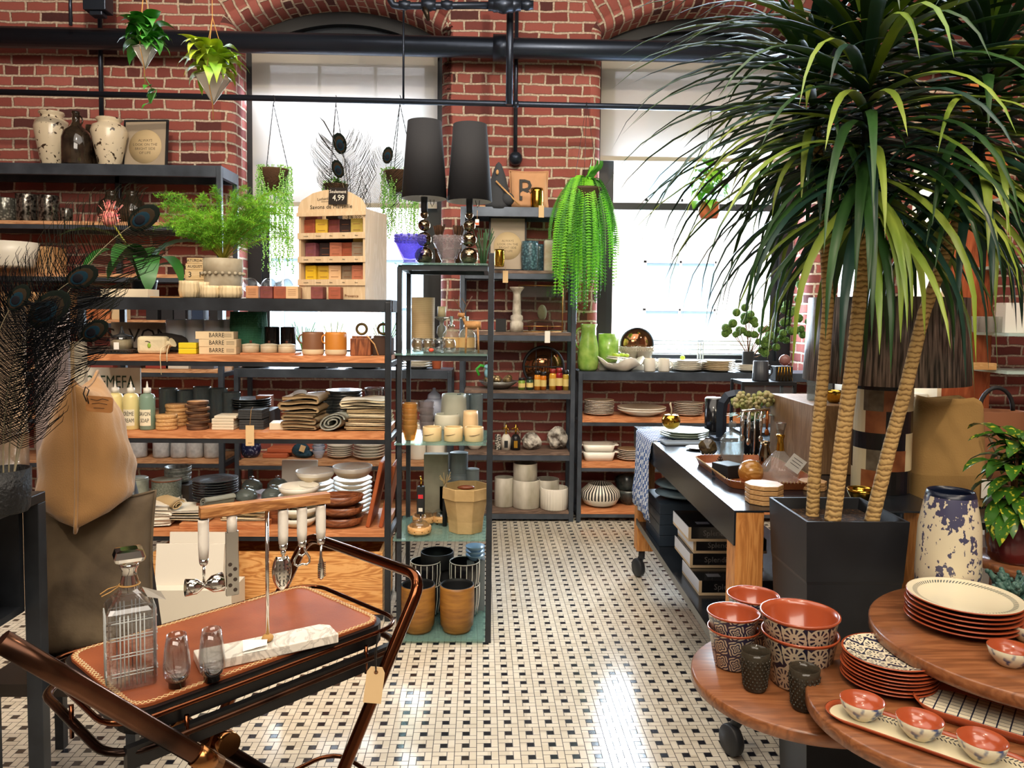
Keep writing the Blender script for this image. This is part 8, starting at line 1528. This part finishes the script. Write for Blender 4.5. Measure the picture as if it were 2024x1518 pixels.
def chain(m, a, b, n=26):
 a, b = Vector(a), Vector(b)
 for k in range(n): p = a.lerp(b, (k + .5) / n); d = (b - a).normalized() * (b - a).length / n * .62; m.tube([p - d, p + d], .0028 if k % 2 else .0018, 4)
def basket_hang(label, px, py0, py1, Y, wpx, ypipe, zlen, seed, pcol, n=90, sp=1.1, tuft=0):
 s = S(Y); top = atY(px, py0, Y); R0 = wpx * s / 2; h = (py1 - py0) * s; o = thing('hanging_basket', label, 'hanging plant', top); MB().lathe([(0, -h), (R0 * .5, -h), (R0 * .95, -h * .1), (R0, 0), (R0 * .93, 0), (R0 * .45, -h * .9), (0, -h * .9)], 26).build('basket', M('dark wicker', '5a3d26', .9, col2='2f2013', nscale=90, kind='Z', detail=1, bump=1, bscale=80, bdist=.006), o)
 zc = Zat(ypipe, top.x, Y) - top.z; m = MB(); [chain(m, (R0 * .95 * math.cos(a), R0 * .95 * math.sin(a), 0), (0, 0, zc)) for a in (.3, 2.4, 4.5)]; m.tube([(0, 0, zc), (.012, 0, zc + .03), (0, 0, zc + .06)], .003, 5); m.build('chain', BLKM, o)
 m = MB(); st = MB(); r = random.Random(seed)
 for k in range(n):
  a = r.uniform(0, 6.28); q = R0 * r.uniform(.7, sp); L = r.uniform(.35, 1) * zlen; x, y = q * math.cos(a), q * math.sin(a) * .7; z = .02; i = 0
  while -z < L:
   d = .013; m.ball((x + r.uniform(-.007, .007), y + r.uniform(-.007, .007), z), r.uniform(.0045, .0075), 5, 3); z -= d; x += r.uniform(-.003, .003)
 for k in range(tuft): a = r.uniform(0, 6.28); broad(m, (0, 0, 0), a, r.uniform(.2, 1.4), r.uniform(.06, .12), .018, 1.4)
 m.build('trailing_leaves', pcol, o)
PEARL = M('bright string leaf', '6fae4a', .5, col2='a3d07a', nscale=30)
basket_hang('wicker hanging basket of trailing string plants in the left window', 541, 335, 378, 5.6, 58, 205, .76, 1, PEARL, 60, 1.15); basket_hang('wicker hanging basket of trailing plants behind the left lampshade', 790, 340, 380, 5.7, 64, 205, .5, 2, PEARL, 60, 1.2)
basket_hang('small hanging green plant on cords behind the soap display', 664, 365, 395, 5.7, 50, 205, .1, 3, PEARL, 20, 1.0, 40)
LIME = M('lime fern green', '5fba22', .6, col2='7fcf2a', nscale=3); FD = M('deep fern green', '2a6a1a', .6, col2='469226', nscale=4)
Y = 5.64; top = atY(1157, 372, Y); fn = thing('cascading_fern', 'huge bright lime fern cascading in front of the brick pier', 'hanging plant', top); vessel('pot', .12, .14, .006).build('pot', M('brown nursery pot', '4a3a2a', .7), fn).location = (0, 0, -.14)
m = MB(); zc = 3.13 - top.z; [m.tube([(.11 * math.cos(a), .11 * math.sin(a), 0), (0, 0, zc)], .0015, 5) for a in (.3, 2.4, 4.5)]; m.build('hanging_wire', BLKM, fn)
fr = [MB(), MB()]; r = random.Random(8); s = S(Y)
for k in range(200):
 a = r.uniform(0, 6.28); out = r.uniform(.08, 1.0) * .27; drop = r.uniform(.4, 1.0) * (1.26 - .25 * abs(math.cos(a)) * (1 if math.cos(a) < 0 else 1.2)); up = r.uniform(.03, .13); P = []
 if k < 5: out, drop, up = r.uniform(.05, .16), -.10, r.uniform(.06, .13); a = r.uniform(-1.2, .6)
 N = 16
 for i in range(N + 1): t = i / N; rad = out * (1 - (1 - t) ** 2.2); P.append(Vector((math.cos(a) * rad, math.sin(a) * rad * .75, up * math.sin(min(1, t * 3.2) * math.pi * .5) - drop * max(0, t - .12) ** 1.25)))
 mb = fr[0 if r.random() < .5 else 1]; mb.tube(P, .0014, 3)
 for i in range(1, N):
  for q in range(3):
   p = P[i].lerp(P[i + 1], q / 3); d = (P[i + 1] - P[i]).normalized(); sd = Vector((-math.sin(a + .8), math.cos(a + .8), 0)) if k % 2 else Vector((1, 0, 0)); l = .023 * (1 - .6 * (i / N) ** 2)
   for sg in (-1, 1): tip = p + sd * sg * l + d * .006; mb.add([p + d * .004, tip + d * .002, tip - d * .002, p - d * .005], [(0, 1, 2, 3)])
fr[0].build('bright_fronds', LIME, fn); fr[1].build('dark_fronds', FD, fn)
Y = 5.7; top = atY(1401, 400, Y); o = thing('hanging_planter', 'terracotta hanging pot with bright heart leaves in the right window', 'hanging plant', top); vessel([(.75, 0), (.85, .06), (1, .3), (1, 1)], .075, .125, .005).build('pot', TERRU, o).location = (0, 0, -.125)
m = MB(); zc = Zat(216, top.x, Y) - top.z; [m.tube([(.07 * math.cos(a), .07 * math.sin(a), -.02), (0, 0, zc)], .0015, 5) for a in (.3, 2.4, 4.5)]; m.build('cord', BLKM, o); m = MB(); r = random.Random(5)
for k in range(46): a = r.uniform(0, 6.28); z = r.uniform(0, .26); q = .03 + .04 * (1 - z); broad(m, (q * math.cos(a), q * math.sin(a), z), a, r.uniform(-.3, .9), r.uniform(.10, .16), r.uniform(.07, .11), 1.6, heart=True)
m.build('leaves', M('yellow green heart leaf', '7fb82e', .5, col2='4f9a24', nscale=5), o)  # noise mixes two greens over the leaves
o = thing('bromeliad_plant', 'broad leaved plant with a spiky pink flower above the soap unit', 'plant', on(285, 4.24, zT + .011)); vessel('pot', .07, .1, .004).build('pot', M('dark pot', '15181a', .4), o); m = MB(); r = random.Random(7)
for az, e0, L, W_, dr in ((3.5, 1.5, .58, .10, 2.2), (0.2, 1.45, .55, .11, 2.4), (5.2, 1.2, .50, .13, 3.2), (4.2, 1.35, .52, .12, 3.0), (2.6, 1.3, .46, .08, 2.8), (.6, 1.2, .42, .09, 3.0), (1.6, 1.4, .40, .10, 1.8), (5.8, 1.35, .46, .10, 3.2), (4.7, 1.5, .5, .1, 2.9)): broad(m, (0, 0, .08), az, e0, L, W_, dr, seg=9)
m.build('leaves', M('dark strap leaf', '2a5a22', .35, col2='2f6a2c', nscale=6), o); q = atY(217, 432, 4.2) - o.location; f = MB(); f.ball(q, .042, 12, 8, sc=(1, 1, 1.1)); MB().tube([(0, 0, .1), (q.x * .5, q.y, q.z * .7), q], .005, 6).build('flower_stem', FERNS, o)
for k in range(70): a, b = r.uniform(0, 6.28), r.uniform(-.5, 1.5); d = Vector((math.cos(a) * math.cos(b), math.sin(a) * math.cos(b), math.sin(b))); f.tube([q + d * .03, q + d * (.055 if b < .8 else .1)], [.0045, .001], 4)
f.build('pink_flower', M('pink protea', 'd9606a', .6, col2='e9a08a', nscale=40), o)
# ================================================================ peacock feathers
FB1 = M('peacock barb black', '0c0e11', .95, spec=.1); FB2 = M('peacock barb bronze', '1c1d14', .9, spec=.1); EY = [M('eye green rim', '101612', .9, spec=.1), M('eye bronze', '2a2219', .9, spec=.1), M('eye teal', '0f2632', .8, spec=.1), M('eye dark blue', '05060f', .7, spec=.2)]
def feather(label, base, mid, tip, eye_r, barb, seed, eyeang=0, group='peacock feathers in the black basket', barbmat=FB1, dens=75, start=.2):
 A, B, C_ = Vector(base), Vector(mid), Vector(tip); o = thing('peacock_feather', label, 'feather', base, 0, group); P = [A * (1 - t) ** 2 + B * 2 * t * (1 - t) + C_ * t * t for t in [i / 40 for i in range(41)]]; P = [p - A for p in P]
 MB().tube(P, [.0022 - .0014 * i / 40 for i in range(41)], 5).build('quill', M('pale quill', '8f8468', .5), o); r = random.Random(seed); m = MB(); vd = Vector((0, 1, 0))
 for k in range(dens):
  t = start + (1.0 - start) * k / dens; i = min(39, int(t * 40)); p = P[i].lerp(P[i + 1], t * 40 - i) if i < 40 else P[40]; d = (P[i + 1] - P[i]).normalized(); n = d.cross(vd).normalized()
  for sg in (-1, 1):
   L = barb * 1.15 * (.75 + .3 * r.random()) * (1 - .55 * max(0, t - .7) / .3); q1 = p + n * sg * L * .5 + d * L * .28 + vd * r.uniform(-.01, .01); q2 = p + n * sg * L * .85 + d * L * .78 + vd * r.uniform(-.025, .025); m.tube([p, q1, q2, q2 + d * L * .15], [.0012, .0011, .0009, .0004], 3)
 m.build('barbs', barbmat, o); d = (P[40] - P[37]).normalized(); a = math.degrees(math.atan2(d.z, d.x)); e = MB(); eye_r *= 1.4; T0 = Matrix.Translation(P[40]) @ Euler((0, -R_(a), 0)).to_matrix().to_4x4()
 for mi, (sx, sz_, off, y) in enumerate(((1.55, .95, .1, 0), (1.2, .72, 0, -.0012), (.85, .55, -.12, -.0024), (.5, .40, -.22, -.0036))): e.ball((eye_r * off, y, 0), eye_r, 20, 6, mi=mi, sc=(sx, .06, sz_), T=T0)
 e.build('eye', EY, o)
bY = 2.02; bp = on(10, 2.05, 1.052)
bk = solo(vessel([(.85, 0), (.92, .05), (1, .5), (1, 1)], .062, .115, .004, 60, (26, .02), imi=0), 'black_woven_basket', M('black wicker', '141517', .5, bump=1, bscale=90, bdist=.006), 'black woven basket at the left edge holding peacock feathers', 'basket', bp)
root = bp + Vector((0, 0, .03))
def F(px, py, Y=None): return atY(px, py, Y or bY)
feather('large peacock feather with its eye at far left above the burlap pillow', root, F(-10, 680), F(95, 613), .030, .13, 1); feather('peacock feather with eye pointing right just above the unit corner', root + Vector((.005, .01, 0)), F(10, 600, 2.1), F(160, 548, 2.1), .022, .12, 2)
feather('tallest peacock feather crossing the pink flower with its dark eye', root + Vector((.008, .015, 0)), F(60, 560, 2.3), F(282, 432, 2.3), .025, .16, 3, dens=80, start=.35, barbmat=FB2); feather('small low peacock feather with eye over the upper shelf corner', root + Vector((.01, .005, 0)), F(60, 720, 2.15), F(185, 655, 2.15), .020, .085, 4)
feather('drooping dark peacock feather filling the left edge', root + Vector((-.008, 0, 0)), F(-60, 700, 1.95), F(35, 590, 1.95), .018, .15, 5, dens=110)
root2 = on(705, 4.3, zT + .012); vs_ = V('tall_black_vase', 'slim black vase behind the soap display holding peacock feathers', 'vase', 705, 4.3, zT + .011, 18, 60, 'cyl', BLKM, th=.002)
g_ = 'peacock feathers behind the soap display'
feather('peacock feather behind the soap display with its eye highest and tilted', root2 + Vector((0, 0, .01)), F(690, 350, 4.3), F(672, 285, 4.3), .028, .17, 6, group=g_, start=.45, barbmat=FB2, dens=60); feather('peacock feather behind the price card with its smaller lower eye', root2 + Vector((.008, 0, .01)), F(700, 420, 4.28), F(668, 335, 4.28), .024, .13, 7, group=g_, start=.4, barbmat=FB2, dens=50); feather('peacock feather standing upright left of the lampshade', root2 + Vector((.012, .01, .01)), F(745, 430, 4.3), F(766, 308, 4.3), .022, .13, 8, group=g_, start=.4, barbmat=FB2, dens=60)
m = MB(); [m.tube([root2 + Vector((.004 * k, 0, .01)) - root2, F(690 - 12 * k, 330, 4.3) - root2, F(640 - 6 * k, 240 + 30 * k, 4.3) - root2, F(632 - 3 * k, 232 + 30 * k, 4.3) - root2], [.0022, .002, .004, .001], 5) for k in range(2)]; solo(m, 'dried_stem', INK, 'bare dark curved stems reaching up left of the highest peacock eye', 'dried stem', root2)
V('weighing_dish', 'beige rectangular weighing dish on the black table at the left edge', 'dish', 14, 2.2, 1.05, 80, 26, 'dish', M('beige enamel', 'b9a684', .5)); V('glass_hurricane', 'clear glass cylinder in front of the beige panel at the left edge', 'vase', 26, 2.45, 1.09, 56, 70, 'cyl', GLASS)
